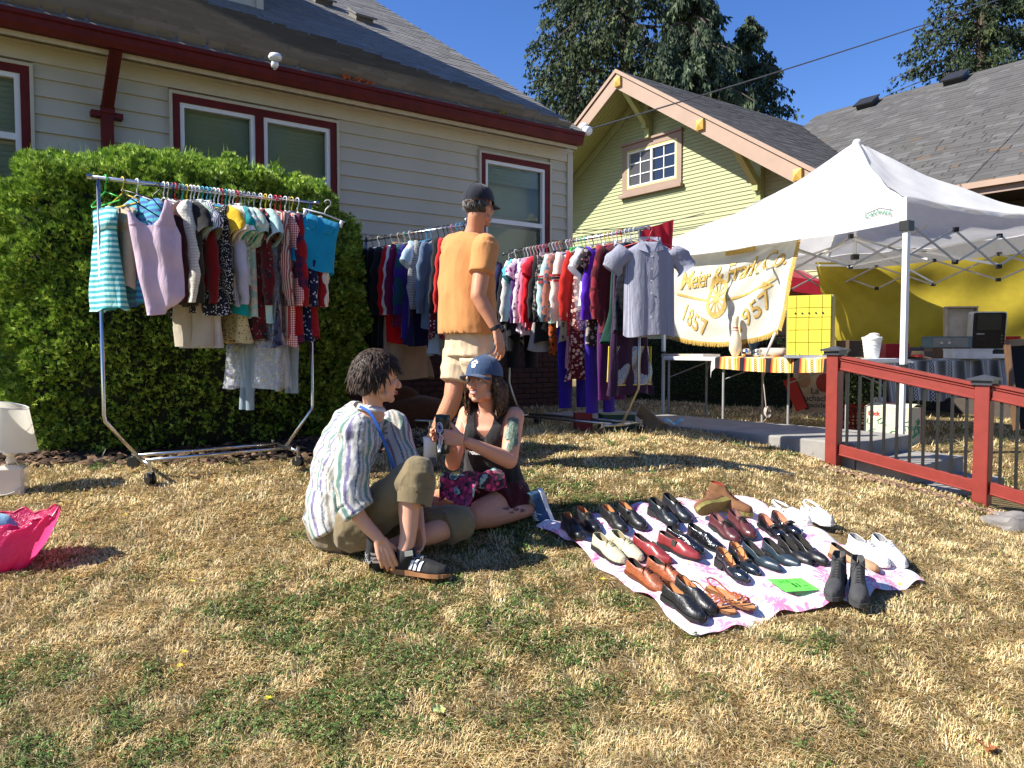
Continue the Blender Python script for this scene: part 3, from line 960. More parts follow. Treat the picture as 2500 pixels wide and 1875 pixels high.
# ================================================================== hedge
HA = Vector((.805, .593, 0)); HN = Vector((.593, -.805, 0)); HC = Vector((-2.62, 6.36, 0))
HB, HT = CZ - .86, CZ + 1.41
def hedge_r(h):
 """horizontal size of the hedge at height share h"""
 return np.interp(h, [0, .12, .3, .5, .75, .88, .95, .985, 1.0], [.70, .84, .95, 1.0, .985, .92, .80, .60, .0])
def hedge_pt(ph, h, k=1.0):
 e = 2.0 / 2.25
 c, s = np.cos(ph), np.sin(ph)
 r = hedge_r(h) * k
 u = np.sign(c) * np.abs(c) ** e * 1.40 * r
 v = np.sign(s) * np.abs(s) ** e * .86 * r
 x = HC.x + HA.x * u + HN.x * v; y = HC.y + HA.y * u + HN.y * v
 z = HB + (HT - HB) * h
 z = z - .15 * np.maximum(0, u / 1.4) ** 2 * h - .05 * np.maximum(0, -u / 1.5) ** 3 * h
 return x, y, z
def make_hedge():
 hd = thing('arborvitae_hedge', (HC.x, HC.y, HB), 'bright green clipped arborvitae hedge behind the left clothes rack', 'hedge')
 mb = MB()
 rings = []
 for h in (0, .1, .3, .5, .75, .88, .95, .985, .999):
  ring = []
  for k in range(36):
   x, y, z = hedge_pt(np.array(2 * pi * k / 36), np.array(h), .93)
   ring.append((float(x), float(y), float(z) - .03))
  rings.append(ring)
 mb.loft(rings); mb.build('dark_core', plain('dark_hedge_inside', (.010, .014, .006), .95, .4, 20), hd, True)  # solid near-black core filling the hedge behind its leaves
 n = 130000
 ph = rng.random(n) * 2 * pi
 h = rng.random(n) ** .75
 top = rng.random(n) < .22
 h = np.where(top, 1 - .14 * rng.random(n) ** 1.4, h)
 x, y, z = hedge_pt(ph, h)
 x2, y2, z2 = hedge_pt(ph + .01, h); x3, y3, z3 = hedge_pt(ph, np.minimum(1, h + .01)); x3b, y3b, z3b = hedge_pt(ph, h - .01)
 t1 = np.stack([x2 - x, y2 - y, z2 - z], 1); t2 = np.stack([x3 - x3b, y3 - y3b, z3 - z3b], 1)
 nr = np.cross(t1, t2); nr /= np.linalg.norm(nr, axis=1)[:, None] + 1e-9
 P = np.stack([x, y, z], 1)
 ctr = np.array([HC.x, HC.y, HB + 1.2])
 flip = np.sum(nr * (P - ctr), 1) < 0; nr[flip] *= -1
 cam_ = np.array([0, 0, CZ]); tc = cam_ - P; tc /= np.linalg.norm(tc, axis=1)[:, None]
 keep = (np.sum(nr * tc, 1) > -.25) | (nr[:, 2] > .3) | (nr[:, 0] < -.6)
 P, nr, h = P[keep], nr[keep], h[keep]; n = len(P)
 lump = vnoise(P[:, 0] * 1.2 + P[:, 1], P[:, 2] * 2.2, 6.5, 31) + .8 * vnoise(P[:, 0] + P[:, 1] * 1.7, P[:, 2], 11, 33) - .9
 depth = rng.random(n) ** 2 * .12
 P = P + nr * (.17 * lump - depth + .03)[:, None]
 outl = rng.random(n)
 d = nr * .75 + np.array([0, 0, .75]) + rng.normal(0, .42, (n, 3)); d /= np.linalg.norm(d, axis=1)[:, None]
 L = .026 + .030 * rng.random(n)
 shoot = (h > .93) & (outl < .022)
 L[shoot] = .06 + .09 * rng.random(shoot.sum()); d[shoot] = np.array([0, 0, 1]) + rng.normal(0, .18, (shoot.sum(), 3))
 side = np.cross(d, rng.normal(0, 1, (n, 3))); side /= np.linalg.norm(side, axis=1)[:, None] + 1e-9
 V, Fc, Cc = [], [], []
 off = 0
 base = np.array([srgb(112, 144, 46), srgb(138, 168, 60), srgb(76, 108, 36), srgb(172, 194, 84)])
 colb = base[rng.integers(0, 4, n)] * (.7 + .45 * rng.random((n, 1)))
 colb[h > .93] *= 1.25  # top leaves lightened: the sunlit look is put into their colour
 for (a, s0, ln) in ((0, 0, 1.0), (.5, .2, .8), (-.5, .2, .8)):
  sh = shoot & (a != 0)
  dd = d * np.cos(a) + side * np.sin(a)
  nn = np.cross(dd, np.cross(d, side)); nn /= np.linalg.norm(nn, axis=1)[:, None] + 1e-9
  o0 = P + d * (L * s0)[:, None]
  tip = o0 + dd * (L * ln)[:, None]
  mid = o0 + dd * (L * ln * .5)[:, None]
  wv = nn * (np.where(shoot, .003, .0044) * (.8 + .5 * rng.random(n)))[:, None]
  vv_ = np.stack([o0, mid - wv, tip, mid + wv], 1)[~sh].reshape(-1, 3)
  m_ = (~sh).sum()
  b = off + np.arange(m_) * 4
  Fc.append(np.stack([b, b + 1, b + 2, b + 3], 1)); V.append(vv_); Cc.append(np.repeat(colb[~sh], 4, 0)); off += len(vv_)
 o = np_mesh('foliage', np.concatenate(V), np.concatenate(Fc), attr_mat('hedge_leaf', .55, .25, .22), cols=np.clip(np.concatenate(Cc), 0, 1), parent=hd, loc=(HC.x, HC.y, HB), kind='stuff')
 mb = MB()
 for k in range(7):
  b = HC + HA * (-1.0 + .33 * k) + HN * random.uniform(0, .4); z0 = G(b.x, b.y) - .03
  mb.tube([(b.x, b.y, z0), (b.x + random.uniform(-.05, .05), b.y, z0 + .25), (b.x + random.uniform(-.1, .1), b.y, z0 + .6)], [.03, .024, .015], 7)
 mb.build('trunk', plain('grey_brown_bark', (.07, .05, .035), .9, .4, 30), hd)
 return hd
make_hedge()
# mulch bed under the hedge
def flat_on_ground(name, poly, lift, mat, nu=24, **tags):
 mb = MB()
 P = [Vector((x, y, 0)) for x, y in poly]
 def f(u, v):
  a = P[0].lerp(P[1], u); b = P[3].lerp(P[2], u); p = a.lerp(b, v)
  return (p.x, p.y, G(p.x, p.y) + lift)
 mb.grid(f, nu, nu // 2)
 return mb.build(name, mat, None, True, **tags)
def chips(name, n, poly_fn, size, cols, label, zoff=.004):
 V, Fc, Cc = [], [], []
 for i in range(n):
  x, y = poly_fn()
  s = size * random.uniform(.5, 1.4)
  e = Euler((random.uniform(-.5, .5), random.uniform(-.5, .5), random.uniform(0, 6.3))).to_matrix()
  c = Vector((x, y, G(x, y) + zoff + s * .2))
  ps = [Vector(q) * s for q in ((-.6, -.3, 0), (.5, -.35, 0), (.65, .25, 0), (-.4, .4, 0), (.05, 0, .35))]
  b = len(V)
  V.extend([tuple(c + e @ p) for p in ps])
  Fc += [(b, b + 1, b + 4), (b + 1, b + 2, b + 4), (b + 2, b + 3, b + 4), (b + 3, b, b + 4)]
  cc = random.choice(cols); k = random.uniform(.7, 1.2)
  Cc += [tuple(q * k for q in cc)] * 5
 return np_mesh(name, np.array(V), np.array(Fc), attr_mat(name + '_mat', .9, .2), cols=np.array(Cc), kind='stuff', label=label)
flat_on_ground('mulch_bed', [(-6, 5.0), (-1.2, 5.4), (-.7, 7.3), (-6, 7.0)], .004, plain('dark_mulch', (.03, .022, .016), .95, .5, 40, .8, 60), kind='structure', label='dark soil bed under the hedge')
def bedpt():
 while True:
  x, y = random.uniform(-4.6, -.6), random.uniform(4.95, 6.6)
  if y > 5.0 + max(0, (x + 2.0) * .5): return x, y
chips('leaf_mulch', 2600, bedpt, .045, [srgb(96, 74, 58), srgb(70, 52, 40), srgb(130, 104, 82), srgb(48, 38, 30)], 'dead leaves on the soil under the hedge')
# ================================================================== conifers
def conifer(name, px, Y, ztop, zlow, rad, n, label, droop=.5, hue=0, seed=1, spr=.38, gaps=.2, ang0=0, leafw=.05):
 r_ = np.random.default_rng(seed)
 base = W(px, 850, Y); gx, gy = base.x, base.y
 tr = thing(name, (gx, gy, CZ - .9), label, 'tree')
 H = ztop - zlow
 mb = MB(); mb.tube([(gx, gy, CZ - 1), (gx, gy, zlow + CZ), (gx + .1, gy, zlow + CZ + H * .6), (gx, gy, ztop + CZ)], [rad * .11, rad * .09, rad * .05, .02], 9)
 mb.build('trunk', plain('conifer_bark', (.09, .065, .05), .9, .4, 6), tr, True)
 nb = int(n / 92)
 lb = MB()
 A, B, S = [], [], []
 for i in range(int(nb)):
  q = (i + r_.random()) / nb
  z = zlow + H * q ** .9
  R = rad * (1 - q) ** .62 * r_.uniform(.62, 1.12) + .25
  a = r_.random() * 6.283
  # branches facing the camera matter; those behind are half as many
  if sin(a) > .3 and r_.random() < .35: continue
  d = np.array([cos(a), sin(a)])
  rise = r_.uniform(-.1, .22)
  pts = []
  for s in np.linspace(0, 1, 6):
   pts.append((gx + d[0] * R * s, gy + d[1] * R * s, CZ + z + R * (rise * s - droop * .45 * s * s)))
  if i % 3 == 0: lb.tube(pts, [.05 * (1 - .85 * s) + .006 for s in np.linspace(0, 1, 6)], 4, cap=False)
  P = np.array(pts)
  m = int(100 * (.4 + .9 * R / rad))
  s = r_.random(m) ** .6
  idx = s * 5; i0 = np.minimum(idx.astype(int), 4); f = (idx - i0)[:, None]
  c = P[i0] * (1 - f) + P[i0 + 1] * f
  c = c + r_.normal(0, 1, (m, 3)) * np.array([.12, .12, .06]) * (.4 + R * .16); c[:, 2] -= r_.random(m) ** 1.5 * (.12 + .26 * R * droop)
  dirv = np.stack([d[0] * r_.uniform(.0, .6, m), d[1] * r_.uniform(0, .6, m), -droop * 2.0 * r_.uniform(.5, 1.3, m) + .1], 1) + r_.normal(0, .2, (m, 3))
  dirv /= np.linalg.norm(dirv, axis=1)[:, None]
  A.append(c); B.append(dirv); S.append(np.full(m, r_.random()))
 lb.build('limbs', plain('conifer_bark', (.09, .065, .05)), tr, kind='stuff')
 c = np.concatenate(A); dv = np.concatenate(B); sd = np.concatenate(S); m = len(c)
 side = np.cross(dv, r_.normal(0, 1, (m, 3))); side /= np.linalg.norm(side, axis=1)[:, None] + 1e-9
 L = spr * .72 * (.4 + .8 * r_.random(m)); w = leafw * .72 * (.6 + .8 * r_.random(m))
 V, Fc = [], []
 off = 0
 k = 0
 cols = np.array([srgb(48, 62, 38), srgb(64, 78, 48), srgb(36, 50, 32), srgb(86, 96, 60)]) if hue == 0 else np.array([srgb(62, 78, 58), srgb(80, 94, 70), srgb(46, 62, 46), srgb(100, 112, 82)])
 cb = cols[r_.integers(0, 4, m)] * (.65 + .5 * r_.random((m, 1))) * (.75 + .5 * sd)[:, None]
 Cc = []
 for (a, s0, ln, ww) in ((0, 0, 1, 1.1), (.6, .2, .65, 1.0)):
  dd = dv * cos(a) + side * sin(a)
  nn = np.cross(dd, np.cross(dv, side)); nn /= np.linalg.norm(nn, axis=1)[:, None] + 1e-9
  o0 = c + dv * (L * s0)[:, None]
  tip = o0 + dd * (L * ln)[:, None]; mid = o0 + dd * (L * ln * .45)[:, None]; wv = nn * (w * ww)[:, None]
  vv_ = np.stack([o0, mid - wv, tip, mid + wv], 1).reshape(-1, 3)
  b = off + np.arange(m) * 4
  Fc.append(np.stack([b, b + 1, b + 2, b + 3], 1)); V.append(vv_); Cc.append(np.repeat(cb, 4, 0)); off += len(vv_)
 np_mesh('crown', np.concatenate(V), np.concatenate(Fc), attr_mat('conifer_leaf', .7, .2, .12), cols=np.concatenate(Cc), parent=tr, loc=(gx, gy, CZ), kind='stuff')
 return tr
def zz_(py, Y): return (850 - py) / F * Y
conifer('tall_conifer', 1520, 32, 22, 4.5, 4.9, 36000, 'tall dark drooping conifer straight behind the green gable peak', .75, 0, 3)
conifer('tall_conifer', 1392, 36, zz_(-60, 36), 5.5, 3.6, 16000, 'lower greyer conifer left of the tall dark one behind the gable', .6, 1, 4)
conifer('weeping_conifer', 1680, 29, zz_(-45, 29), 5.0, 3.2, 22000, 'weeping grey green conifer right of the tall dark one', 1.1, 1, 5, spr=.5)
conifer('small_conifer', 1815, 30, zz_(60, 30), 5.0, 2.4, 14000, 'smaller feathery conifer at the right end of the tree group', .7, 1, 6)
conifer('tall_conifer', 2375, 40, 26, 7.5, 5.0, 44000, 'lone dark conifer above the right hand roof ridge', .45, 0, 7, spr=.42)
for (x_, y_, h_) in ((16, -9, 15), (24, -14, 17), (9, -15, 14), (19, -3, 13)):
 mb = MB(); mb.lathe([(.1, 0), (4.2, 2.5), (4.6, 5), (3.4, 9), (1.6, 12), (.1, 14.5)], (x_, y_, -1), 14)
 o = mb.build('tree_mass', plain('shaded_foliage', (.03, .045, .02), .9, .6, 1.5), None, True, kind='stuff', label='trees across the street that the windows mirror')
 d_ = o.modifiers.new('d', 'DISPLACE'); tx = bpy.data.textures.new('t', 'CLOUDS'); tx.noise_scale = 1.2; d_.texture = tx; d_.strength = 1.6
# power line
wire = MB(); a_, b_ = W(1402, 326, 10.2), W(2415, -5, 14.5); pts = []
for k in range(41):
 s = k / 40; p = a_.lerp(b_, s * 1.25); p.z -= .55 * s * (1 - s * .8) * .55; pts.append(p)
wire.tube(pts, .011, 5); wire.build('power_line', plain('grey_cable', (.09, .09, .09), .6), label='overhead cable running from the cream house corner up to the right', category='cable')
w2 = MB()
for (pa, pb, sag) in (((1385, 566), (1760, 540), .12), ((1392, 560), (1720, 520), .10)):
 a_, b_ = W(*pa, 15.4), W(*pb, 12.6)
 w2.tube([a_.lerp(b_, k / 20) - UP * sag * 4 * (k / 20) * (1 - k / 20) for k in range(21)], .008, 5)
w2.build('service_wires', plain('grey_cable', (.09, .09, .09)), label='thin wires crossing low in front of the yellow green wall', category='cable')
# ================================================================== walkway, steps, railing
PL = Vector((1.62, 7.24, 0)); PD = Vector((.635, -.772, 0)).normalized(); PWD = Vector((.772, .635, 0))
M_conc = plain('weathered_concrete', (.27, .255, .23), .9, .18, 5, .35, 70)
M_conc2 = plain('dark_concrete', (.10, .095, .09), .95, .3, 4, .4, 60)  # darker concrete tone, used on no surface
zs = CZ - .742
def slab(a, L, w, z, th, name='step'):
 mb = MB(); R = Matrix((PD, PWD, UP)).transposed()
 mb.box(PL + PD * (a + L / 2) + PWD * (w / 2) + UP * (z - th / 2), (L, w, th), R)
 o = mb.build(name, M_conc, None, kind='structure', label=None)
 m = o.modifiers.new('b', 'BEVEL'); m.width = .015; m.segments = 2
 return mod_eval(o)
o = slab(-2.0, 3.65, .98, zs, .34, 'path'); o['label'] = 'concrete walkway along the top of the lawn'
for k in range(5):
 z = zs - .135 * (k + 1)
 o = slab(1.66 + .30 * k, .42, .98, z, .30, 'step'); o['label'] = 'concrete step below the walkway'
M_red = plain('red_painted_wood', (.235, .030, .020), .45, .12, 12, .15, 90, coat=.15)
M_blk = plain('black_metal_baluster', (.012, .012, .012), .35)
M_cap = plain('dark_grey_post_cap', (.045, .048, .055), .4)
rl = thing('stair_railing', (2.9, 5.6, G(2.9, 5.6)), 'red wooden stair railing with black metal balusters beside the concrete steps', 'railing')
R_p = Matrix((PD, PWD, UP)).transposed()
posts = [(2.52, 6.0, -.93, -.02), (3.20, 5.2, -1.14, -.215), (3.88, 4.4, -1.35, -.41)]
for (x, y, zb, zt) in posts:
 m = MB(); m.box((x, y, CZ + (zb + zt) / 2 - .03), (.095, .095, zt - zb + .0), R_p); po = bevel(m.build('post', M_red, rl), .006, 2)
 m = MB(); c = Vector((x, y, CZ + zt - .03))
 m.box(c + UP * .012, (.125, .125, .03), R_p)
 r4 = [c + R_p @ Vector((a, b, .028)) for a, b in ((-.082, -.082), (.082, -.082), (.082, .082), (-.082, .082))]
 r5 = [c + R_p @ Vector((a, b, .040)) for a, b in ((-.082, -.082), (.082, -.082), (.082, .082), (-.082, .082))]
 r6 = [c + R_p @ Vector((a, b, .066)) for a, b in ((-.006, -.006), (.006, -.006), (.006, .006), (-.006, .006))]
 m.loft([r4, r5, r6]); m.build('post_cap', M_cap, po)
for i in (0, 1):
 a, b = posts[i], posts[i + 1]
 zt0 = (-.055, -.235)[i]; zt1 = (-.235, -.42)[i]; zb0 = (-.79, -.945)[i]; zb1 = (-.945, -1.13)[i]
 A_, B_ = Vector((a[0], a[1], CZ)) + PD * .05, Vector((b[0], b[1], CZ)) - PD * .05
 m = MB()
 m.span(A_ + UP * (zt0 - .012), B_ + UP * (zt1 - .012), .085, .022)
 m.span(A_ + UP * (zt0 - .034), B_ + UP * (zt1 - .034), .062, .016)
 m.span(A_ + UP * (zt0 - .080), B_ + UP * (zt1 - .080), .045, .072)
 m.span(A_ + UP * (zt0 - .106), B_ + UP * (zt1 - .106), .060, .016)
 bevel(m.build('handrail', M_red, rl), .004, 1)
 m = MB()
 m.span(A_ + UP * (zb0), B_ + UP * (zb1), .042, .088)
 m.span(A_ + UP * (zb0 - .036), B_ + UP * (zb1 - .036), .052, .012)
 bevel(m.build('bottom_rail', M_red, rl), .004, 1)
 for k in range(10):
  s = (k + .6) / 10.2
  p = A_.lerp(B_, s); z1 = zt0 + (zt1 - zt0) * s - .11; z0 = zb0 + (zb1 - zb0) * s + .03
  m = MB(); m.box((p.x, p.y, CZ + (z0 + z1) / 2), (.017, .017, z1 - z0), R_p); m.build('baluster', M_blk, rl)
# rock and gravel along the steps
def rock(p, r, label, seed):
 bm = bmesh.new(); bmesh.ops.create_icosphere(bm, subdivisions=3, radius=1)
 for v in bm.verts:
  q = v.co.copy(); n_ = noise.noise(q * 1.3 + Vector((seed, 0, 0))) * .35 + noise.noise(q * 3 + Vector((0, seed, 0))) * .1
  v.co = Vector((q.x * r[0], q.y * r[1], q.z * r[2])) * (1 + n_)
 me = bpy.data.meshes.new('rock'); bm.to_mesh(me); bm.free(); me.materials.append(plain('grey_rock', (.24, .22, .2), .9, .3, 9, .5, 50))
 o = bpy.data.objects.new('rock', me); COL.objects.link(o); o.location = p; autosmooth(o, 30)
 return tag(o, label, 'rock')
p = GP(2475, 1290); rock(p + UP * .01, (.17, .12, .09), 'large pale grey rock beside the foot of the second red post', 3)
p = GP(2440, 1262); rock(p, (.06, .05, .035), 'small dark rock between the red post and the large rock', 5)
def gravpt():
 s = random.random(); p = Vector((2.45, 5.85, 0)).lerp(Vector((3.35, 4.75, 0)), s); return p.x + random.uniform(-.09, .05), p.y + random.uniform(-.09, .05)
chips('gravel', 700, gravpt, .03, [srgb(150, 120, 95), srgb(110, 90, 75), srgb(170, 140, 110)], 'brown gravel and chips along the foot of the railing')
# back hedge in the shade behind the tables
def dark_hedge(x0, x1, y, z1, label):
 hd = thing('dark_shrub_row', ((x0 + x1) / 2, y, G((x0 + x1) / 2, y)), label, 'hedge')
 n = 9000
 x = rng.uniform(x0, x1, n); zb = G((x0 + x1) / 2, y); z = zb + rng.random(n) ** .8 * (z1 - zb); yy = y - .06 * rng.random(n) + .10 * vnoise(x, z, 4, 3)
 P = np.stack([x, yy, z], 1); d = rng.normal(0, 1, (n, 3)); d /= np.linalg.norm(d, axis=1)[:, None]
 s = np.cross(d, rng.normal(0, 1, (n, 3))); s /= np.linalg.norm(s, axis=1)[:, None]
 L = .035
 vv_ = np.stack([P, P + d * L * .5 - s * .012, P + d * L, P + d * L * .5 + s * .012], 1).reshape(-1, 3)
 b = np.arange(n) * 4
 np_mesh('foliage', vv_, np.stack([b, b + 1, b + 2, b + 3], 1), attr_mat('shrub_leaf', .7, .2, .1), cols=np.repeat(np.array([srgb(60, 80, 40)]) * (.6 + .6 * rng.random((n, 1))), 4, 0), parent=hd, loc=((x0 + x1) / 2, y, zb), kind='stuff')
 m = MB(); m.box(((x0 + x1) / 2, y + .35, (zb + z1) / 2), (x1 - x0, .5, z1 - zb)); m.build('dark_core', plain('dark_hedge_inside', (.010, .014, .006)), hd)  # near-black block filling the shrubs behind the leaves
dark_hedge(1.35, 6.8, 12.4, CZ + .15, 'low dark shrub row in shade behind the display tables')
# ================================================================== cloth and text helpers
def text_tris(s, size=1.0, shear=0.0, bold=0.0, extr=0.0, align='CENTER', spacing=1.0):
 """flat lettering as triangles in a plane"""
 c = bpy.data.curves.new('lettering', 'FONT'); c.body = s; c.size = size; c.shear = shear; c.offset = bold
 c.align_x = align; c.align_y = 'CENTER'; c.space_character = spacing; c.resolution_u = 3
 o = bpy.data.objects.new('lettering', c); COL.objects.link(o)
 bpy.context.view_layer.update()
 me = bpy.data.meshes.new_from_object(o.evaluated_get(bpy.context.evaluated_depsgraph_get()))
 v = [tuple(p.co) for p in me.vertices]; f = [tuple(p.vertices) for p in me.polygons]
 bpy.data.objects.remove(o); bpy.data.curves.remove(c); bpy.data.meshes.remove(me)
 return v, f
def decal(mb, vf, fn, mi=0):
 v, f = vf
 mb.add([fn(x, y) for x, y, z in v], f, mi=mi)
def frame_fn(o, ex, ey, n, off=.003):
 return lambda x, y: o + ex * x + ey * y + n * off
def cloth(name, c, rough=.85, tl=.15, bump=.25, bscale=35, var=.08, sheen=.2, pattern=None, uv=False):
 key = 'cloth_' + name
 if key in _mc: return _mc[key]
 t = NT(key)
 co = t.coord('UV') if uv else t.coord('Object')
 oc = t.coord('Object')
 n_ = t.noise(9, oc)
 lo = tuple(x * (1 - var) for x in c); hi = tuple(min(1, x * (1 + var)) for x in c)
 col = t.ramp(n_, [(.3, lo), (.7, hi)])
 if pattern: col = pattern(t, co, col)
 t.base(col); t.set(rough=rough, spec=.2, sheen=sheen)
 t.bump(t.noise(bscale, t.scale(oc, (1, 1, .45)), 5, .6), bump, .012)
 if tl: translucent(t, tl, col)
 _mc[key] = t.m
 return t.m
# ================================================================== white canopy
tN = Vector((3.46, 6.8, 0)); tL = Vector((1.86, 9.45, 0)); tR = Vector((6.1, 8.4, 0)); tB = Vector((4.5, 11.05, 0))
EZ = CZ + 1.32
tC = (tN + tL + tR + tB) / 4; tPk = Vector((4.03, 9.1, CZ + 2.42))
tent = thing('pop_up_canopy', (tC.x, tC.y, CZ - .9), 'white pop up canopy with white poles over the display tables', 'canopy')
M_canvas = cloth('white_canopy', (.80, .79, .77), .75, .38, .35, 7, .05)
mb = MB()
def edge_pt(a, b, s, z):
 p = a.lerp(b, s); p.z = z - .05 * 4 * s * (1 - s) + .0
 return p
for (a, b) in ((tL, tN), (tN, tR), (tR, tB), (tB, tL)):
 def f(u, v, a=a, b=b):
  e = edge_pt(a, b, u, EZ)
  if a is tN: e.z += .10 * u
  k = v ** 1.0
  p = e.lerp(tPk, k)
  # hips are taut, the panel between them sags
  p.z -= .26 * (4 * v * (1 - v)) * .5 * (1 if True else 0) + .10 * sin(pi * v) * (4 * u * (1 - u))
  p.z += .014 * sin(u * 23 + v * 7) * (1 - v) + .010 * sin(u * 11 - v * 19)
  return p
 mb.grid(f, 26, 18)
can = mb.build('canopy', M_canvas, tent, True)
m = MB()
for k in range(6): m.ball(tPk + UP * (.0 + .0 * k), .05, 10, 6, sc=(1, 1, .8))
m = MB(); m.ball(tPk - UP * .03, .055, 12, 7, sc=(1, 1, .9)); m.build('peak_cap', M_canvas, tent, True)
def valance(a, b, drop, za=0, zb=0, amp=.012):
 m = MB()
 nrm = (b - a).cross(UP).normalized()
 def f(u, v):
  p = edge_pt(a, b, u, EZ + za + (zb - za) * u)
  p.z += .006 - drop * v * (1 + .06 * sin(u * 9))
  return p + nrm * (amp * sin(u * 31) * v + .006)
 m.grid(f, 40, 4)
 return m.build('valance', M_canvas, tent, True)
v1 = valance(tL, tN, .20); valance(tN, tR, .045, 0, .1); valance(tR, tB, .2); valance(tB, tL, .2)
# green printed mark on the valance
M_prn = plain('green_print', (.02, .22, .13), .7)
a_ = tN.lerp(tL, .085); a_.z = EZ - .105
ex = (tN - tL).normalized(); nn = ex.cross(UP).normalized()
if nn.y > 0: nn = -nn
m = MB(); v_, f_ = text_tris('CARAVAN', .050, .0, .0006, spacing=1.02)
# mirror safe: the mark reads left to right towards the near corner
def arch(x, y): return a_ + ex * x + UP * (y + .018 - abs(x) * .28) + nn * .022
m.add([arch(x, y) for x, y, z in v_], f_)
for sgn in (-1, 1):
 m.span(arch(0, .045), arch(sgn * .125, .045), .002, .007, up=nn)
m.span(arch(-.125, .045), arch(-.125, -.01), .002, .006, up=nn); m.span(arch(.125, .045), arch(.125, -.01), .002, .006, up=nn)
m.build('logo_print', M_prn, v1)
# frame
M_pole = plain('white_powder_coated_steel', (.72, .72, .70), .35, .04)
M_bk = plain('black_plastic', (.015, .015, .015), .45)
M_gpole = plain('grey_truss_metal', (.40, .38, .36), .5)
def pole(p, w=.036, base=None):
 zb = G(p.x, p.y) if base is None else base
 m = MB(); q = (EZ - .25); R = Matrix.Rotation(atan2(ex.y, ex.x), 3, 'Z')
 m.box((p.x, p.y, (zb + .75 + q) / 2), (w, w, q - zb - .75), R)
 o = m.build('pole', M_pole, tent)
 m = MB(); m.box((p.x, p.y, zb + .375), (w * .8, w * .8, .75), R); m.build('inner_pole', M_pole, o)
 m = MB(); m.box((p.x, p.y, zb + .76), (w * 1.25, w * 1.25, .05), R); m.build('collar', M_bk, o)
 m = MB(); m.box((p.x, p.y, q + .0), (w * 1.9, w * 1.9, .085), R); m.build('corner_bracket', M_bk, o)
for p in (tN, tL, tR, tB): pole(p, .046 if p is tN else .036)
def truss(a, b, z, nn_=2):
 A_ = Vector((a.x, a.y, z)); B_ = Vector((b.x, b.y, z)); h = .30
 pts = [A_.lerp(B_, k / (nn_ * 2)) for k in range(nn_ * 2 + 1)]
 for k in range(nn_ * 2):
  up = (k % 2 == 0)
  for q in (0, 1):
   m = MB(); s = pts[k] - UP * (h if (up ^ (q == 1)) else 0); e = pts[k + 1] - UP * (0 if (up ^ (q == 1)) else h)
   off = (B_ - A_).cross(UP).normalized() * (.012 if q else -.012)
   m.span(s + off, e + off, .009, .019); m.build('truss_bar', M_gpole, tent)
 for k in range(1, nn_ * 2):
  m = MB(); m.box(pts[k] - UP * (0 if k % 2 else h), (.04, .04, .04)); m.build('joint', M_bk, tent)
  m = MB(); m.box(pts[k] - UP * (h / 2), (.02, .02, .02)) if False else m.box(pts[k] - UP * (h if k % 2 else 0), (.04, .04, .04)); m.build('joint', M_bk, tent)
_in = Vector((.856, .516, 0)) * .32
truss(tL + _in, tN + _in, EZ - .22)
for a, b in ((tN, tR), (tR, tB), (tB, tL)): truss(a, b, EZ - .22)
hub = Vector((tPk.x, tPk.y, EZ - .25))
for e in ((tL, tN), (tN, tR), (tR, tB), (tB, tL)):
 mid = e[0].lerp(e[1], .5); mid.z = EZ - .22
 for s1, s2 in ((0, -.1), (-.28, .2)):
  m = MB(); m.span(mid + UP * s1, hub + UP * s2, .012, .024); m.build('truss_bar', M_pole, tent)
m = MB(); m.tube([hub - UP * .12, tPk - UP * .06], .02, 8); m.build('centre_mast', M_pole, tent)
m = MB(); m.box(hub, (.07, .07, .06)); m.build('joint', M_bk, tent)
# ---- red canopy behind
rc = thing('red_canopy', (3.9, 13.2, CZ - .8), 'red canopy showing behind the white one beside the yellow tarp', 'canopy')
M_redc = cloth('red_canvas', (.42, .012, .03), .7, .3, .3, 8)
q = [W(1535, 640, 12.6), W(2012, 712, 11.9), W(2080, 700, 14.6), W(1640, 640, 15.4)]
zr = CZ + 1.02
q = [Vector((p.x, p.y, zr)) for p in q]; q[0].z = zr + .55; q[3].z = zr + .55
pk = (q[0] + q[1] + q[2] + q[3]) / 4 + UP * .85
m = MB()
for i in range(4):
 a, b = q[i], q[(i + 1) % 4]
 m.grid(lambda u, v, a=a, b=b: a.lerp(b, u).lerp(pk, v) - UP * .12 * sin(pi * v), 10, 8)
 m.grid(lambda u, v, a=a, b=b: a.lerp(b, u) - UP * .22 * v, 10, 1)
m.build('canopy', M_redc, rc, True)
for i in range(4):
 m = MB(); m.box((q[i].x, q[i].y, (q[i].z + CZ - .85) / 2), (.035, .035, q[i].z - CZ + .85)); m.build('pole', M_pole, rc)
# piece of red fabric hung at the left tip of the white canopy
# ---- banner
bn = thing('cloth_banner', (2.6, 8.1, CZ), 'cream satin banner with gold lettering and fringe hung below the white canopy', 'banner')
bTL, bTR = W(1628, 592, 9.55), W(1946, 572, 8.0); bBL, bBR = W(1632, 815, 9.5), W(1905, 803, 8.1)
def ban(u, v, off=0.0):
 """u from left to right, v from top to bottom, 0..1"""
 a = bTL.lerp(bTR, u); b = bBL.lerp(bBR, u)
 a = a - UP * (.10 * 4 * u * (1 - u)); b = b - UP * (.12 * 4 * u * (1 - u))
 p = a.lerp(b, v)
 n = (bTR - bTL).cross(UP).normalized()
 if n.y > 0: n = -n
 d = sqrt((1 - u) ** 2 + v * v)
 ang = atan2(v, 1 - u + 1e-4)
 w = .030 * sin(ang * 17) * min(1, d * 1.6) * max(0, 1 - .55 * (1 - u)) + .018 * sin(u * 16 + v * 3) * (1 - v * .3) + .012 * sin(v * 9 + u * 4)
 w += .05 * math.exp(-((u - .52) ** 2 + (v - .82) ** 2) / .012)
 return p + n * (w + off)
M_satin = cloth('cream_satin', (.74, .72, .60), .42, .3, .5, 12, .05, .3)
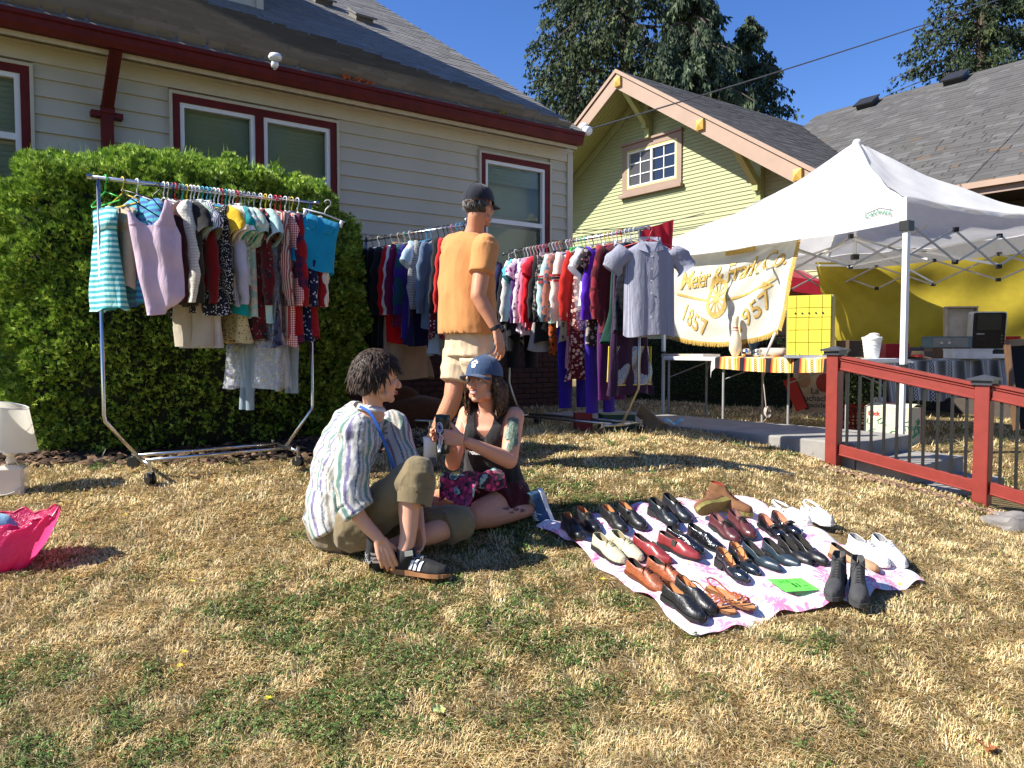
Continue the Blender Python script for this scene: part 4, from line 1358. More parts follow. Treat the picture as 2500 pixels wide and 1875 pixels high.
m = MB(); m.grid(lambda u, v: ban(u, v), 90, 60); m.build('cloth', M_satin, bn, True)
M_gold = plain('gold_fabric_letters', (.58, .38, .10), .55, .25, 30)
M_gold2 = plain('dark_gold_edge', (.26, .13, .02), .6)
bw, bh = (bTR - bTL).length, (bTL - bBL).length
def bput(mb, vf, cu, cv, sx=1.0, arc=0.0, rot=0.0, off=.006, mi=0):
 v, f = vf
 P = []
 for x, y, z in v:
  xx = x * cos(rot) - y * sin(rot); yy = x * sin(rot) + y * cos(rot)
  yy += arc * xx * xx
  P.append(ban(cu + xx / bw * sx, cv - yy / bh, off))
 mb.add(P, f, mi=mi)
for o_, b_, mt in ((.005, .005, M_gold2), (.009, .0005, M_gold)):
 m = MB()
 bput(m, text_tris('Meier & Frank Co.', .30, .42, b_, spacing=.84), .53, .28, .84, -.03, .12, o_)
 m.build('lettering', mt, bn)
 m = MB(); bput(m, text_tris('1857', .30, .0, b_, spacing=1.05), .26, .79, .8, -.0, -.32, o_); m.build('lettering', mt, bn)
 m = MB(); bput(m, text_tris('1957', .30, .0, b_, spacing=1.05), .76, .74, .8, -.0, .5, o_); m.build('lettering', mt, bn)
# wheel with spokes and a long shaft
m = MB()
cu, cv, ru, rv = .46, .53, .085, .215
def whl(a, k, off): return ban(cu + ru * k * cos(a), cv + rv * k * sin(a), off)
N_ = 40
ring = []
for i in range(N_):
 a0, a1 = 2 * pi * i / N_, 2 * pi * (i + 1) / N_
 m.add([whl(a0, .74, .007), whl(a1, .74, .007), whl(a1, 1, .007), whl(a0, 1, .007)], [(0, 1, 2, 3)])
 m.add([whl(a0, 0, .007), whl(a1, 0, .007), whl(a1, .2, .007), whl(a0, .2, .007)], [(0, 1, 2, 3)])
for i in range(12):
 a = 2 * pi * i / 12 + .1
 m.add([whl(a - .3, .18, .0075), whl(a + .3, .18, .0075), whl(a + .06, .78, .0075), whl(a - .06, .78, .0075)], [(0, 1, 2, 3)])
for (u0, v0, u1, v1_) in ((.09, .535, .375, .56), (.545, .555, .86, .46)):
 for k in range(8):
  a, b = k / 8, (k + 1) / 8
  ua, ub = u0 + (u1 - u0) * a, u0 + (u1 - u0) * b; va, vb = v0 + (v1_ - v0) * a, v0 + (v1_ - v0) * b
  m.add([ban(ua, va - .012, .007), ban(ub, vb - .012, .007), ban(ub, vb + .012, .007), ban(ua, va + .012, .007)], [(0, 1, 2, 3)])
m.add([ban(.83, .42, .0074), ban(.92, .41, .0074), ban(.87, .45, .0074), ban(.89, .48, .0074), ban(.84, .52, .0074), ban(.82, .47, .0074)], [(0, 5, 4, 3, 2, 1)])
m.build('wheel_emblem', M_gold, bn)
M_fr = plain('gold_fringe', (.50, .32, .07), .8, .3, 60)
m = MB()
def fr_strand(a, b, w):
 sd = (bTR - bTL).normalized() * w
 m.add([a - sd, a + sd, b + sd * .7, b - sd * .7], [(0, 1, 2, 3)])
for i in range(260):
 u = i / 259
 a = ban(u, 1.0, .003); fr_strand(a, a - UP * random.uniform(.045, .06) + Vector((random.uniform(-.006, .006), random.uniform(-.01, .01), 0)), .0035)
sdr = (bTR - bTL).normalized()
for i in range(240):
 v = i / 239; a = ban(1.0, v, .003); b = a + sdr * random.uniform(.035, .05) - UP * .02
 m.add([a - UP * .004, a + UP * .004, b + UP * .003, b - UP * .003], [(0, 1, 2, 3)])
for i in range(60):
 u = .52 + .2 * i / 59; a = ban(u, .045 - .03 * (i / 59), .012); m.add([a, a + sdr * .008, a + sdr * .014 - UP * .05, a + sdr * .003 - UP * .05], [(0, 1, 2, 3)])
m.build('fringe', M_fr, bn, kind='stuff')
# ---- yellow tarp
M_tarp = cloth('yellow_tarp', (.50, .39, .035), .5, .38, .3, 6, .08)
yt = MB()
tTL, tTR = W(1990, 640, 10.9), W(2700, 545, 9.9); tBL, tBR = W(2035, 872, 10.8), W(2700, 850, 10.0)
def tarp(u, v):
 a = tTL.lerp(tTR, u) - UP * (.16 * 4 * u * (1 - u)); b = tBL.lerp(tBR, u)
 p = a.lerp(b, v)
 d = sqrt(u * u * 4 + v * v); ang = atan2(v, u * 2 + 1e-3)
 w = .035 * sin(ang * 14) * min(1, d) * max(0, 1 - u) + .03 * sin(v * 10 + u * 3) + .015 * sin(u * 22 + v * 8)
 n = (tTR - tTL).cross(UP).normalized()
 p = p + n * w
 p.z -= .06 * sin(pi * v) * sin(pi * u)
 return p
yt.grid(tarp, 70, 36)
yt.build('tarp', M_tarp, None, True, label='yellow tarp strung as a backdrop behind the right display table', category='tarp')
# ---- striped blanket patterns
def serape_pat(stops, chain):
 def f(t, co, col):
  x = t.sep(co)[0]; y = t.sep(co)[1]
  fr = t.math('FRACT', x)
  c = t.ramp(fr, stops, 'CONSTANT')
  # lozenge chain in the middle of each repeat
  cx = t.math('ABSOLUTE', t.math('SUBTRACT', fr, chain[0]))
  yy = t.math('PINGPONG', t.math('MULTIPLY', y, chain[1]), .5)
  dd = t.math('ABSOLUTE', t.math('SUBTRACT', t.math('MULTIPLY', cx, chain[3]), yy))
  k = t.math('MULTIPLY', t.math('LESS_THAN', dd, .13), t.math('LESS_THAN', cx, chain[2]))
  return t.mix(k, c, chain[4])
 return f
Yl, Or, Rd, Bk, Cm = srgb(250, 215, 120), srgb(240, 150, 60), srgb(190, 50, 40), (.012, .012, .014), srgb(240, 235, 215)
M_ser = cloth('orange_serape', Yl, .95, .1, .5, 60, .1, .3, pattern=serape_pat([(0, Bk), (.20, Rd), (.25, Or), (.30, Yl), (.36, Or), (.42, Yl), (.47, Cm), (.53, Yl), (.66, Cm), (.72, Yl), (.80, Or), (.86, Yl), (.90, Rd), (.95, Or)], (.59, 16, .055, 9, Bk)), uv=True)
gr = lambda k: (k, k, k * 1.02)
M_ser2 = cloth('grey_serape', (.2, .2, .2), .95, .1, .5, 60, .1, .3, pattern=serape_pat([(0, gr(.012)), (.12, gr(.05)), (.17, gr(.13)), (.22, gr(.3)), (.27, gr(.5)), (.31, gr(.22)), (.36, gr(.02)), (.52, gr(.3)), (.56, gr(.55)), (.61, gr(.35)), (.68, gr(.2)), (.75, gr(.10)), (.82, gr(.05)), (.9, gr(.025))], (.44, 14, .065, 8, gr(.6))), uv=True)
# ---- display table (left)
def table(P0, d, L, w, zt, label, name='folding_table', legs=((.12, .06), (.12, .94), (.88, .06), (.88, .94)), mat=None):
 d = d.normalized(); wv = Vector((-d.y, d.x, 0))
 if wv.y < 0: wv = -wv
 c = P0 + d * L / 2 + wv * w / 2
 tb = thing(name, (c.x, c.y, G(c.x, c.y)), label, 'table')
 R = Matrix((d, wv, UP)).transposed()
 m = MB(); m.box((c.x, c.y, zt - .022), (L, w, .044), R); bevel(m.build('tabletop', mat or M_wp, tb), .01, 2)
 for a, b in legs:
  p = P0 + d * L * a + wv * w * b; g = G(p.x, p.y)
  m = MB(); m.tube([(p.x, p.y, zt - .04), (p.x, p.y, g + .02), (p.x + d.x * .02, p.y, g)], .014, 8); m.build('leg', M_legm, tb)
  p2 = P0 + d * L * (a + (.14 if a < .5 else -.14)) + wv * w * .5
  m = MB(); m.tube([(p.x, p.y, zt - .25), (p2.x, p2.y, zt - .05)], .007, 6); m.build('leg_brace', M_legm, tb)
 return tb, R, wv
M_legm = plain('grey_table_leg', (.32, .32, .32), .4)
TA0 = Vector((1.82, 9.25, 0)); TAd = (Vector((3.22, 7.15, 0)) - TA0); ZT = CZ - .10
tA, RA, wA = table(TA0, TAd, 2.5, .74, ZT, 'white folding table under the cream banner', legs=((.02, .06), (.02, .94), (.36, .04), (.36, .94), (.93, .06), (.93, .94)))
dA = TAd.normalized()
def onA(px, back=.3):
 """point on the left table under photo column px, back metres behind the front edge"""
 r = ray(px, 870); o = TA0 + wA * back
 # solve (o + dA t).x / .y = r.x / r.y
 k = r.x / r.y
 tt = (k * o.y - o.x) / (dA.x - k * dA.y)
 p = o + dA * tt; p.z = ZT
 return p
m = MB()
sA, sB = onA(1748, 0), onA(2060, 0)
Ls = (sB - sA).length
fr_n = -wA
def drape(u, v):
 p = sA.lerp(sB, u)
 if v < .55:
  q = p + wA * .70 * (1 - v / .55); q.z = ZT + .006 + .003 * sin(u * 40)
 else:
  k = (v - .55) / .45; q = p + fr_n * (.012 + .018 * sin(u * 30) * k); q.z = ZT + .004 - (.125 + .03 * sin(pi * u)) * k
 return q
m.grid(drape, 60, 14, uvfn=lambda u, v: (u * Ls / .34, v * 1.0))
sr = m.build('serape_blanket', M_ser, None, True, label='yellow orange and black striped blanket over the front edge of the left table', category='blanket')
m = MB()
for i in range(22):
 a = drape(0, .6 + .4 * i / 21) + dA * -.002
 m.tube([a, a - dA * .05 - UP * .04, a - dA * .06 - UP * (.09 + random.uniform(0, .03))], [.004, .003, .002], 4)
m.build('fringe', plain('white_yarn', (.6, .6, .58), .9), sr, kind='stuff')
# flat papers and card
for (px, w_, d_, rz, c, lab) in ((1665, .42, .25, .2, (.50, .42, .30), 'flat brown card sheet at the left end of the left table'), (1715, .40, .22, -.3, (.55, .50, .42), 'pale paper bag lying beside the bowling pin')):
 p = onA(px, .22); m = MB(); m.box(p + UP * .016, (w_, d_, .03), Matrix.Rotation(atan2(dA.y, dA.x) + rz, 3, 'Z')); m.build('paper_stack', plain('paper_%d' % px, c, .9), label=lab, category='paper')
# bowling pin
p = onA(1795, .10) + UP * .008
pin = thing('bowling_pin', p, 'cream bowling pin with two red neck stripes on the left table', 'bowling pin')
H = .46; pr = [(.026, 0), (.030, .01), (.040, .06), (.0575, .16), (.060, .30), (.052, .42), (.036, .55), (.025, .65), (.023, .72), (.026, .80), (.032, .88), (.030, .95), (.018, .99), (.002, 1.0)]
pr = [(r * 1.15, z * H) for r, z in [(q_[0], q_[1] if q_[1] > .05 else q_[1]) for q_ in pr]]
m = MB(); m.lathe(pr, p, 24); m.build('pin_body', plain('cream_lacquer', (.72, .64, .46), .3, .04), pin, True)
m = MB()
for z0 in (.60, .67): m.lathe([(.034 if z0 < .62 else .030, z0 * H), (.034 if z0 < .62 else .030, (z0 + .028) * H)], p, 24, cap=False)
m.build('stripe', plain('red_paint', (.5, .02, .02), .4), pin, True)
# small figure-like ornament on top of a jar, glass jar, dish stack, blue tin
def lathe_thing(name, p, prof, mat, label, cat, n=20):
 m = MB(); m.lathe(prof, p, n); return m.build(name, mat, None, True, label=label, category=cat)
M_chr = plain('chrome', (.75, .75, .76), .12, .03, metal=1)
lathe_thing('glass_jar', onA(1822, .12) + UP * .008, [(.03, 0), (.05, .01), (.055, .05), (.04, .08), (.03, .09)], M_chr, 'small shiny jar to the right of the bowling pin', 'jar')
lathe_thing('dried_flower_bowl', onA(1818, .45) + UP * .008, [(.05, 0), (.09, .06), (.10, .16), (.06, .22)], plain('brown_weave', (.10, .06, .03), .9, .5, 60), 'dark brown woven bowl behind the shiny jar', 'bowl')
lathe_thing('metal_dish', onA(1850, .10) + UP * .008, [(.03, 0), (.055, .015), (.05, .03), (.03, .04), (.055, .055), (.04, .075), (.02, .085)], M_chr, 'stack of shiny metal dishes at the front of the left table', 'dish')
lathe_thing('blue_vase', onA(1838, .4) + UP * .008, [(.03, 0), (.035, .06), (.04, .10), (.06, .14), (.062, .22), (.05, .24)], plain('blue_glaze', (.02, .09, .22), .2), 'blue and tan vase standing behind the metal dishes', 'vase')
a_ = onA(1858, .25) + UP * .055; b_ = onA(1915, .25) + UP * .055
m = MB(); m.tube([a_, b_], .048, 18); m.build('paper_roll', plain('beige_paper_roll', (.50, .43, .36), .85), None, True, label='beige paper roll lying on the left table', category='roll')
# black rack with bars behind
p = onA(1888, .62); rk = thing('record_rack', p, 'black barred rack standing at the back of the left table', 'rack')
m = MB(); RR = Matrix.Rotation(atan2(dA.y, dA.x), 3, 'Z')
for k in range(9): m.tube([p + dA * (-.2 + .05 * k) + UP * .01, p + dA * (-.2 + .05 * k) + UP * .23], .006, 5)
m.build('bars', M_blk, rk, kind='stuff')
m = MB(); m.box(p + UP * .02, (.44, .02, .02), RR); m.box(p + UP * .13, (.44, .02, .02), RR); m.box(p + UP * .235, (.44, .02, .02), RR); m.build('rails', M_blk, rk, kind='stuff')
# banner rod, resting on the table, and a cord
m = MB(); m.tube([onA(1868, .02) + UP * .01, W(1893, 812, 8.0)], .013, 10)
m.build('banner_rod', M_pole, None, True, label='white slanted rod between the striped blanket and the banner hem', category='rod')
cpts = [onA(1868, -.03), W(1862, 885, 8.2), W(1860, 905, 8.2), W(1866, 950, 8.2), W(1870, 990, 8.2), W(1868, 1003, 8.2)]
m = MB(); m.tube(cpts, .006, 6)
kc = W(1874, 1006, 8.2)
for q_ in range(3): m.tube([kc + Vector((.035 * cos(a) * (1 - .2 * q_), .02 * sin(a + q_), .055 * sin(a))) for a in np.linspace(0, 6.0, 14)], .006, 6)
e_ = GP(1862, 1034); m.tube([kc - UP * .05, W(1870, 1022, 8.15), e_ + UP * .01], .006, 6)
m.build('cord', plain('cream_cord', (.55, .48, .42), .8), None, True, kind='thing', label='knotted cream cord hanging from the left table to the grass', category='cord')
# yellow storage case
p = onA(1974, .12); yc = thing('parts_organizer', p, 'yellow storage case with a grid of drawers on the left table', 'storage case')
rz = atan2(dA.y, dA.x) + .45; Ry = Matrix.Rotation(rz, 3, 'Z'); ey = Ry @ Vector((1, 0, 0)); ny_ = Ry @ Vector((0, -1, 0))
wy, hy = .41, .60
M_yl = plain('yellow_plastic', (.78, .66, .06), .4, .05); M_yl2 = plain('dull_yellow_plastic', (.38, .33, .12), .6)
m = MB(); m.box(p + UP * (hy / 2 + .03) - ny_ * .085, (wy + .03, .15, hy), Ry); m.build('case_body', M_yl2, yc)
cols_ = [0, .2, .5, .8, 1.0]; rows_ = [0, .21, .42, .63, .79, 1.0]
for i in range(4):
 for j in range(5):
  x0, x1 = cols_[i] * wy - wy / 2, cols_[i + 1] * wy - wy / 2; z0, z1 = rows_[j] * hy, rows_[j + 1] * hy
  m = MB(); m.box(p + ey * ((x0 + x1) / 2) + UP * (.03 + (z0 + z1) / 2) + ny_ * .0, (x1 - x0 - .006, .03, z1 - z0 - .006), Ry); m.build('drawer', M_yl, yc)
for k in range(5):
 m = MB(); m.lathe([(.009, 0), (.009, .006)], p + ey * (-.13 + .065 * k) + UP * (.03 + .70 * hy) + ny_ * .015, 10, axis=ny_); m.build('hole', M_blk, yc)
for k in (-.1, .12):
 m = MB(); m.box(p + ey * k + UP * .02 + ny_ * .02, (.03, .03, .05), Ry); m.build('latch', M_yl, yc)
m = MB(); m.box(p + UP * .015 + ny_ * .02, (wy + .02, .2, .03), Ry); m.build('base', plain('grey_plastic', (.25, .27, .3), .5), yc)
# ---- things under the left table
ps = W(1985, 955, 8.9); pst = thing('film_poster', (ps.x, ps.y, G(ps.x, ps.y)), 'old film poster with Spanish lettering leaning under the left table', 'poster')
pe = Vector((.9, -.43, 0)).normalized(); pn = Vector((-.43, -.9, .15)).normalized(); pz = Vector((.03, .05, 1)).normalized()
m = MB(); m.box(ps, (.44, .012, .50), Matrix((pe, -pn, pz)).transposed()); m.build('board', plain('faded_poster_paper', (.42, .33, .26), .8, .25, 6), pst)
pf = frame_fn(ps + pn * .008, pe, pz, pn, .003)
m = MB(); m.add([pf(.22 * cos(a) * .42 + .12, .10 + .11 * sin(a)) for a in np.linspace(0, 5.9, 12)], [tuple(range(12))]); m.build('printed_shape', plain('dull_red_print', (.28, .03, .03), .8), pst)
m = MB(); m.add([pf(-.10 + .07 * cos(a), .13 + .10 * sin(a)) for a in np.linspace(0, 5.9, 12)], [tuple(range(12))]); m.build('printed_shape', plain('sepia_print', (.30, .17, .11), .8), pst)
m = MB()
for s_, y_, z_ in (('La', .0, .10), ('muchacha', -.085, .095), ('motocicleta', -.165, .075)):
 decal(m, text_tris(s_, z_, 0, .002), lambda x, y, y_=y_: pf(x + .02, y + y_) + pn * .003)
m.build('lettering', M_blk, pst)
p0 = W(1925, 925, 8.7); p1 = W(1958, 1000, 8.6)
rs = thing('red_sign_board', (p1.x, p1.y, G(p1.x, p1.y)), 'red and black board leaning under the left table beside the poster', 'board')
m = MB(); m.span(p0, p1, .02, .13); m.build('board', plain('red_board', (.36, .01, .012), .5), rs)
m = MB(); m.span(p0 + Vector((.07, .02, 0)), p1 + Vector((.07, .02, .0)), .03, .04); m.build('board_edge', M_blk, rs)
def crate(p, w, d, h, mat, label, rz=0, n=5):
 c = thing('milk_crate', p, label, 'crate'); R = Matrix.Rotation(rz, 3, 'Z'); p = Vector(p)
 for sx, sy, L_ in ((0, -1, w), (0, 1, w), (-1, 0, d), (1, 0, d)):
  m = MB()
  e = R @ Vector((1, 0, 0)) if sy else R @ Vector((0, 1, 0)); o = p + R @ Vector((sx * w / 2, sy * d / 2, 0))
  for k in range(4): m.span(o - e * L_ / 2 + UP * (.02 + k * h / 3.2), o + e * L_ / 2 + UP * (.02 + k * h / 3.2), .014, .022)
  for k in range(n + 1): m.span(o + e * (L_ * (k / n - .5)) + UP * .01, o + e * (L_ * (k / n - .5)) + UP * (h - .01), .014, .014, up=e.cross(UP))
  m.build('lattice_side', mat, c, kind='stuff')
 return c
pc = W(2095, 1000, 8.7); crate((pc.x, pc.y, G(pc.x, pc.y)), .36, .32, .26, plain('red_plastic', (.35, .01, .01), .4), 'red lattice milk crate under the gap between the tables', .3)
# ---- right display table
TB0 = Vector((3.10, 7.45, 0)); TBd = Vector((.856, .516, 0))
tBt, RB, wB = table(TB0, TBd, 3.0, .8, CZ - .125, 'display table covered by a grey striped blanket', legs=((.1, .06), (.1, .94), (.9, .06), (.9, .94)), mat=plain('grey_table_top', (.25, .25, .24), .6))
dB = TBd.normalized(); ZB = CZ - .125
def onB(px, back=.3):
 r = ray(px, 870); o = TB0 + wB * back; k = r.x / r.y
 tt = (k * o.y - o.x) / (dB.x - k * dB.y); p = o + dB * tt; p.z = ZB
 return p
sA2, sB2 = onB(2150, 0), onB(2450, 0); Ls2 = (sB2 - sA2).length
def drape2(u, v):
 p = sA2.lerp(sB2, u)
 if v < .4:
  q = p + wB * .75 * (1 - v / .4); q.z = ZB + .005
 else:
  k = (v - .4) / .6; q = p - wB * (.012 + .035 * (1 + sin(u * 34)) * k); q.z = ZB + .004 - .44 * k * (1 + .03 * sin(u * 20))
 return q
m = MB(); m.grid(drape2, 90, 14, uvfn=lambda u, v: (u * Ls2 / .36, v * 1.4))
sr2 = m.build('serape_blanket', M_ser2, None, True, label='grey and black striped blanket hanging from the right table', category='blanket')
m = MB()
for i in range(26):
 a = drape2(1, .45 + .55 * i / 25); m.tube([a, a + dB * .05 - UP * .03, a + dB * .05 - UP * (.12 + random.uniform(0, .05))], [.004, .003, .002], 4)
for i in range(14):
 a = drape2(0, .85) + Vector((random.uniform(-.12, 0), 0, -.05)); m.tube([a, a + Vector((.05, 0, -.14 - random.uniform(0, .04)))], [.005, .003], 4)
m.build('fringe', plain('white_yarn', (.6, .6, .58)), sr2, kind='stuff')
# white basket
p = onB(2128, .05); p = W(2128, 876, p.y - .25); bk = thing('white_basket', p, 'white ribbed wastebasket filled with cloth near the first railing post', 'basket')
m = MB(); m.lathe([(.062, 0), (.066, .01), (.083, .15), (.087, .17), (.086, .18), (.092, .185), (.095, .21), (.090, .215), (.088, .19)], p, 28, cap=False); m.lathe([(.001, .005), (.062, 0)], p, 20); m.build('basket', plain('white_ceramic', (.78, .78, .76), .5, .04, bump=.3, bscale=40), bk, True)
m = MB()
for k in range(4): m.lathe([(.066 + .0042 * k * 1.2, .03 + .035 * k), (.072 + .0042 * k * 1.2, .036 + .035 * k), (.067 + .0042 * k * 1.2, .042 + .035 * k)], p, 28, cap=False)
m.build('rib', plain('white_ceramic', (.78, .78, .76)), bk, True)
m = MB(); m.ball(p + UP * .20, .075, 14, 9, sc=(1, 1, .55)); m.ball(p + UP * .235 + Vector((.02, 0, 0)), .045, 10, 7, sc=(1.3, .7, .5)); m.build('cloth_in_basket', cloth('ivory_cloth', (.62, .58, .54), bump=.9, bscale=30), bk, True)
def boxthing(name, px, pyb, back, w, d, h, mat, label, cat, rz=None, parts=None, on='B', yo=0):
 p = onB(px, back); p.z = ZB + .006 + yo
 R = Matrix.Rotation(atan2(dB.y, dB.x) if rz is None else rz, 3, 'Z')
 t_ = thing(name, p, label, cat)
 m = MB(); m.box(p + UP * h / 2, (w, d, h), R); bevel(m.build('box', mat, t_), .004, 1)
 if parts: parts(t_, p, R)
 return t_
M_redb = plain('red_lacquer', (.30, .01, .015), .35); M_wood = plain('walnut_veneer', (.16, .085, .04), .4, .3, 3); M_cream = plain('cream_enamel', (.62, .56, .46), .5)
rzB = -.05
Rb = Matrix.Rotation(rzB, 3, 'Z'); exB = Rb @ Vector((1, 0, 0)); eyB = Rb @ Vector((0, 1, 0))
boxthing('red_box', 2182, 0, .45, .26, .2, .17, M_redb, 'glossy dark red box behind the near white canopy pole', 'box', rzB)
def p_radio(t_, p, R):
 m = MB(); m.box(p + UP * .185 - eyB * .0, (.46, .26, .13), R); m.box(p + UP * .252, (.47, .27, .01), R); bevel(m.build('radio_case', plain('blue_grey_leatherette', (.10, .16, .18), .6), t_), .005)
 m = MB(); m.box(p + UP * .185 - eyB * .131 - exB * .02, (.40, .012, .115), R); m.build('speaker_cloth', plain('grey_speaker_cloth', (.24, .23, .20), .9, .3, 90), t_)
 for k in (-.13, -.04):
  m = MB(); m.lathe([(.014, 0), (.014, .015)], p + exB * k + UP * .18 - eyB * .137, 12, axis=-eyB); m.build('knob', plain('cream_knob', (.65, .6, .5), .4), t_)
boxthing('record_player', 2310, 0, .42, .46, .27, .12, M_wood, 'vintage grey record player on a wooden base on the right table', 'record player', rzB, p_radio)
p = onB(2340, .62); lid = thing('open_case', p, 'cream lined case standing open behind the record player', 'case')
m = MB(); Rl = Matrix.Rotation(rzB, 3, 'Z') @ Matrix.Rotation(radians(-4), 3, 'X')
m.box(p + UP * .42, (.36, .015, .42), Rl); m.build('lining', plain('cream_lining', (.52, .44, .36), .8), lid)
m = MB()
for sx in (-1, 1): m.box(p + exB * sx * .185 - eyB * .03 + UP * .42, (.018, .08, .44), Rl)
m.box(p + UP * .635 - eyB * .03, (.388, .08, .018), Rl); m.box(p + UP * .20 - eyB * .03, (.388, .08, .018), Rl)
m.build('case_rim', plain('tan_case', (.40, .33, .25), .7), lid)
m = MB(); m.box(p + UP * .10, (.40, .3, .2), Rb); m.build('case_bottom', M_bk, lid)
p = onB(2410, .30); mo = thing('vintage_computer', p, 'black faced vintage computer screen with a rounded white bezel', 'computer')
Rm = Matrix.Rotation(rzB - .02, 3, 'Z') @ Matrix.Rotation(radians(4), 3, 'X')
def rounded(cx, cz, w, h, r, y, nseg=5):
 P_ = []
 for (sx, sz, a0) in ((1, 1, 0), (-1, 1, pi / 2), (-1, -1, pi), (1, -1, 1.5 * pi)):
  for k in range(nseg + 1):
   a = a0 + pi / 2 * k / nseg
   P_.append(Vector((cx + sx * (w / 2 - r) + r * cos(a), y, cz + sz * (h / 2 - r) + r * sin(a))))
 return P_
def rbox(mb, w, h, r, y0, y1, cx=0, cz=0):
 a = [p + UP * .11 + Rm @ q_ for q_ in rounded(cx, cz, w, h, r, y0)]; b = [p + UP * .11 + Rm @ q_ for q_ in rounded(cx, cz, w, h, r, y1)]
 mb.loft([a, b])
m = MB(); rbox(m, .405, .46, .03, -.005, .10, 0, .23); m.build('bezel', plain('pale_grey_bezel', (.55, .54, .50), .5), mo)
m = MB(); rbox(m, .38, .435, .025, -.012, -.006, 0, .23); m.build('front_panel', plain('black_gloss', (.008, .010, .016), .15), mo)
m = MB(); rbox(m, .28, .19, .01, -.017, -.013, -.005, .335); m.build('screen', plain('grey_dead_screen', (.035, .035, .032), .25), mo)
m = MB(); rbox(m, .09, .006, .002, -.016, -.013, -.1, .19); m.build('label_strip', M_wp, mo)
m = MB(); rbox(m, .11, .035, .004, -.016, -.013, -.09, .13); m.build('disk_slot', M_bk, mo)
m = MB()
for k in range(3): rbox(m, .012, .012, .005, -.018, -.013, .15, .17 - .04 * k)
m.build('button', M_chr, mo, kind='stuff')
m = MB(); m.box(p + UP * .055, (.30, .2, .11), Rb); m.build('stand', M_bk, mo)
boxthing('white_drawer_box', 2362, 0, .02, .42, .24, .10, plain('white_card_box', (.62, .62, .62), .6), 'long white cardboard box at the front edge of the right table', 'box', rzB, lambda t_, p, R: (lambda m: m.build('lid', plain('white_card_box', (.62, .62, .62)), t_))(MB().box(p + UP * .104, (.43, .25, .014), R)))
boxthing('white_papers', 2428, 0, .05, .28, .2, .05, M_wp, 'thin white packet below the vintage computer', 'packet', rzB)
boxthing('red_carton', 2472, 0, .35, .14, .1, .15, plain('bright_red_card', (.5, .01, .01), .5), 'small bright red carton right of the vintage computer', 'carton', rzB, yo=.12)
boxthing('white_paperback', 2480, 0, .25, .24, .2, .12, plain('paper_white', (.6, .6, .58), .8), 'white stack of paper under the small red carton', 'paper', rzB)
boxthing('dark_case', 2075, 0, .4, .2, .2, .2, plain('dark_brown_card', (.06, .035, .02), .8), 'dark brown box beside the yellow storage case', 'box', .3)
boxthing('flat_tray', 2235, 0, .30, .30, .2, .09, plain('brown_tray', (.10, .07, .05), .7), 'low brown tray between the red box and the record player', 'tray', rzB)
p = onB(2240, .08) + UP * .01
m = MB()
def hat(u, v):
 a = 2 * pi * u
 if v < .5: r_, z = .055 + .075 * (1 - v / .5), .012 + .014 * sin(a * 2)
 else:
  k = (v - .5) / .5; r_, z = .055 * (1 - k ** 3), .012 + .085 * sqrt(max(0, 1 - (1 - k) ** 2)) - .02 * k * k
 return p + Vector((r_ * 1.15 * cos(a), r_ * sin(a), z))
m.grid(hat, 28, 14)
ht = m.build('straw_hat', plain('woven_straw', (.42, .27, .14), .85, .2, 60, .4, 90), None, True, label='small straw hat lying beside the white pole on the right table', category='hat')
m = MB(); m.lathe([(.068, .02), (.066, .045)], p, 24, cap=False); m.build('hat_band', plain('red_paint', (.5, .02, .02)), ht, True)
# camera-like dark objects
p = onB(2228, .5); m = MB(); m.ball(p + UP * .08, .07, 10, 7, sc=(1.7, 1, .9)); m.ball(p + UP * .10 + Vector((.09, 0, 0)), .045, 8, 6)
m.build('black_bag', M_bk, None, True, label='small black bag behind the straw hat', category='bag')
# mirror or picture frame leaning at the right
p0, p1 = W(2458, 838, 7.2), W(2482, 1050, 6.9)
pf0 = thing('picture_frame', (p1.x, p1.y, p1.z), 'tall brown wooden frame leaning against the end of the right table', 'frame')
m = MB(); m.span(p0, p1, .04, .06); m.build('frame_side', M_wood, pf0)
m = MB(); m.span(p0, p0 + Vector((.55, .2, .03)), .04, .06); m.build('frame_top', M_wood, pf0)
m = MB(); e_ = Vector((.55, .2, .03)); m.add([p0 + e_ * .03, p0 + e_, p1 + e_, p1 + e_ * .03], [(0, 1, 2, 3)]); m.build('dark_glass', plain('dull_black_panel', (.012, .012, .012), .8, spec=.1), pf0)
# printed cardboard box on the grass
bc = GP(2222, 1088); M_card = plain('white_printed_carton', (.62, .58, .42), .8, .06)
bx_ = thing('fruit_carton', bc, 'white cardboard carton with red and green print on the grass behind the railing', 'carton')
eL = (W(2127, 1060, 7.35) - bc); eL.z = 0; eL = eL.normalized(); eR = Vector((eL.y, -eL.x, 0)); 
if eR.y < 0: eR = -eR
wl, wr, hb = .42, .36, .34
c = bc + eL * wl / 2 + eR * wr / 2
m = MB(); Rx = Matrix((eL, eR, UP)).transposed(); m.box(c + UP * hb / 2, (wl, wr, hb), Rx); m.build('carton', M_card, bx_)
for sgn, e1, L_ in ((1, eR, wr), (-1, eR, wr)):
 o_ = c + UP * (hb + .002) + e1 * (sgn * L_ / 2); m = MB(); a_ = o_ - eL * wl / 2; b_ = o_ + eL * wl / 2; k = e1 * (-sgn * .165) + UP * .035
 m.add([a_, b_, b_ + k, a_ + k], [(0, 1, 2, 3)]); m.build('flap', M_card, bx_)
nL = -eR; nR = -eL
m = MB(); f1 = frame_fn(bc + UP * .0, eL * -1, UP, nL, .004)
decal(m, text_tris('Dick', .055, 0, .002), lambda x, y: bc + eL * wl - eL * .09 - eL * x + UP * (y + .28) + nL * .004); m.build('lettering', plain('red_print', (.6, .02, .03), .7), bx_)
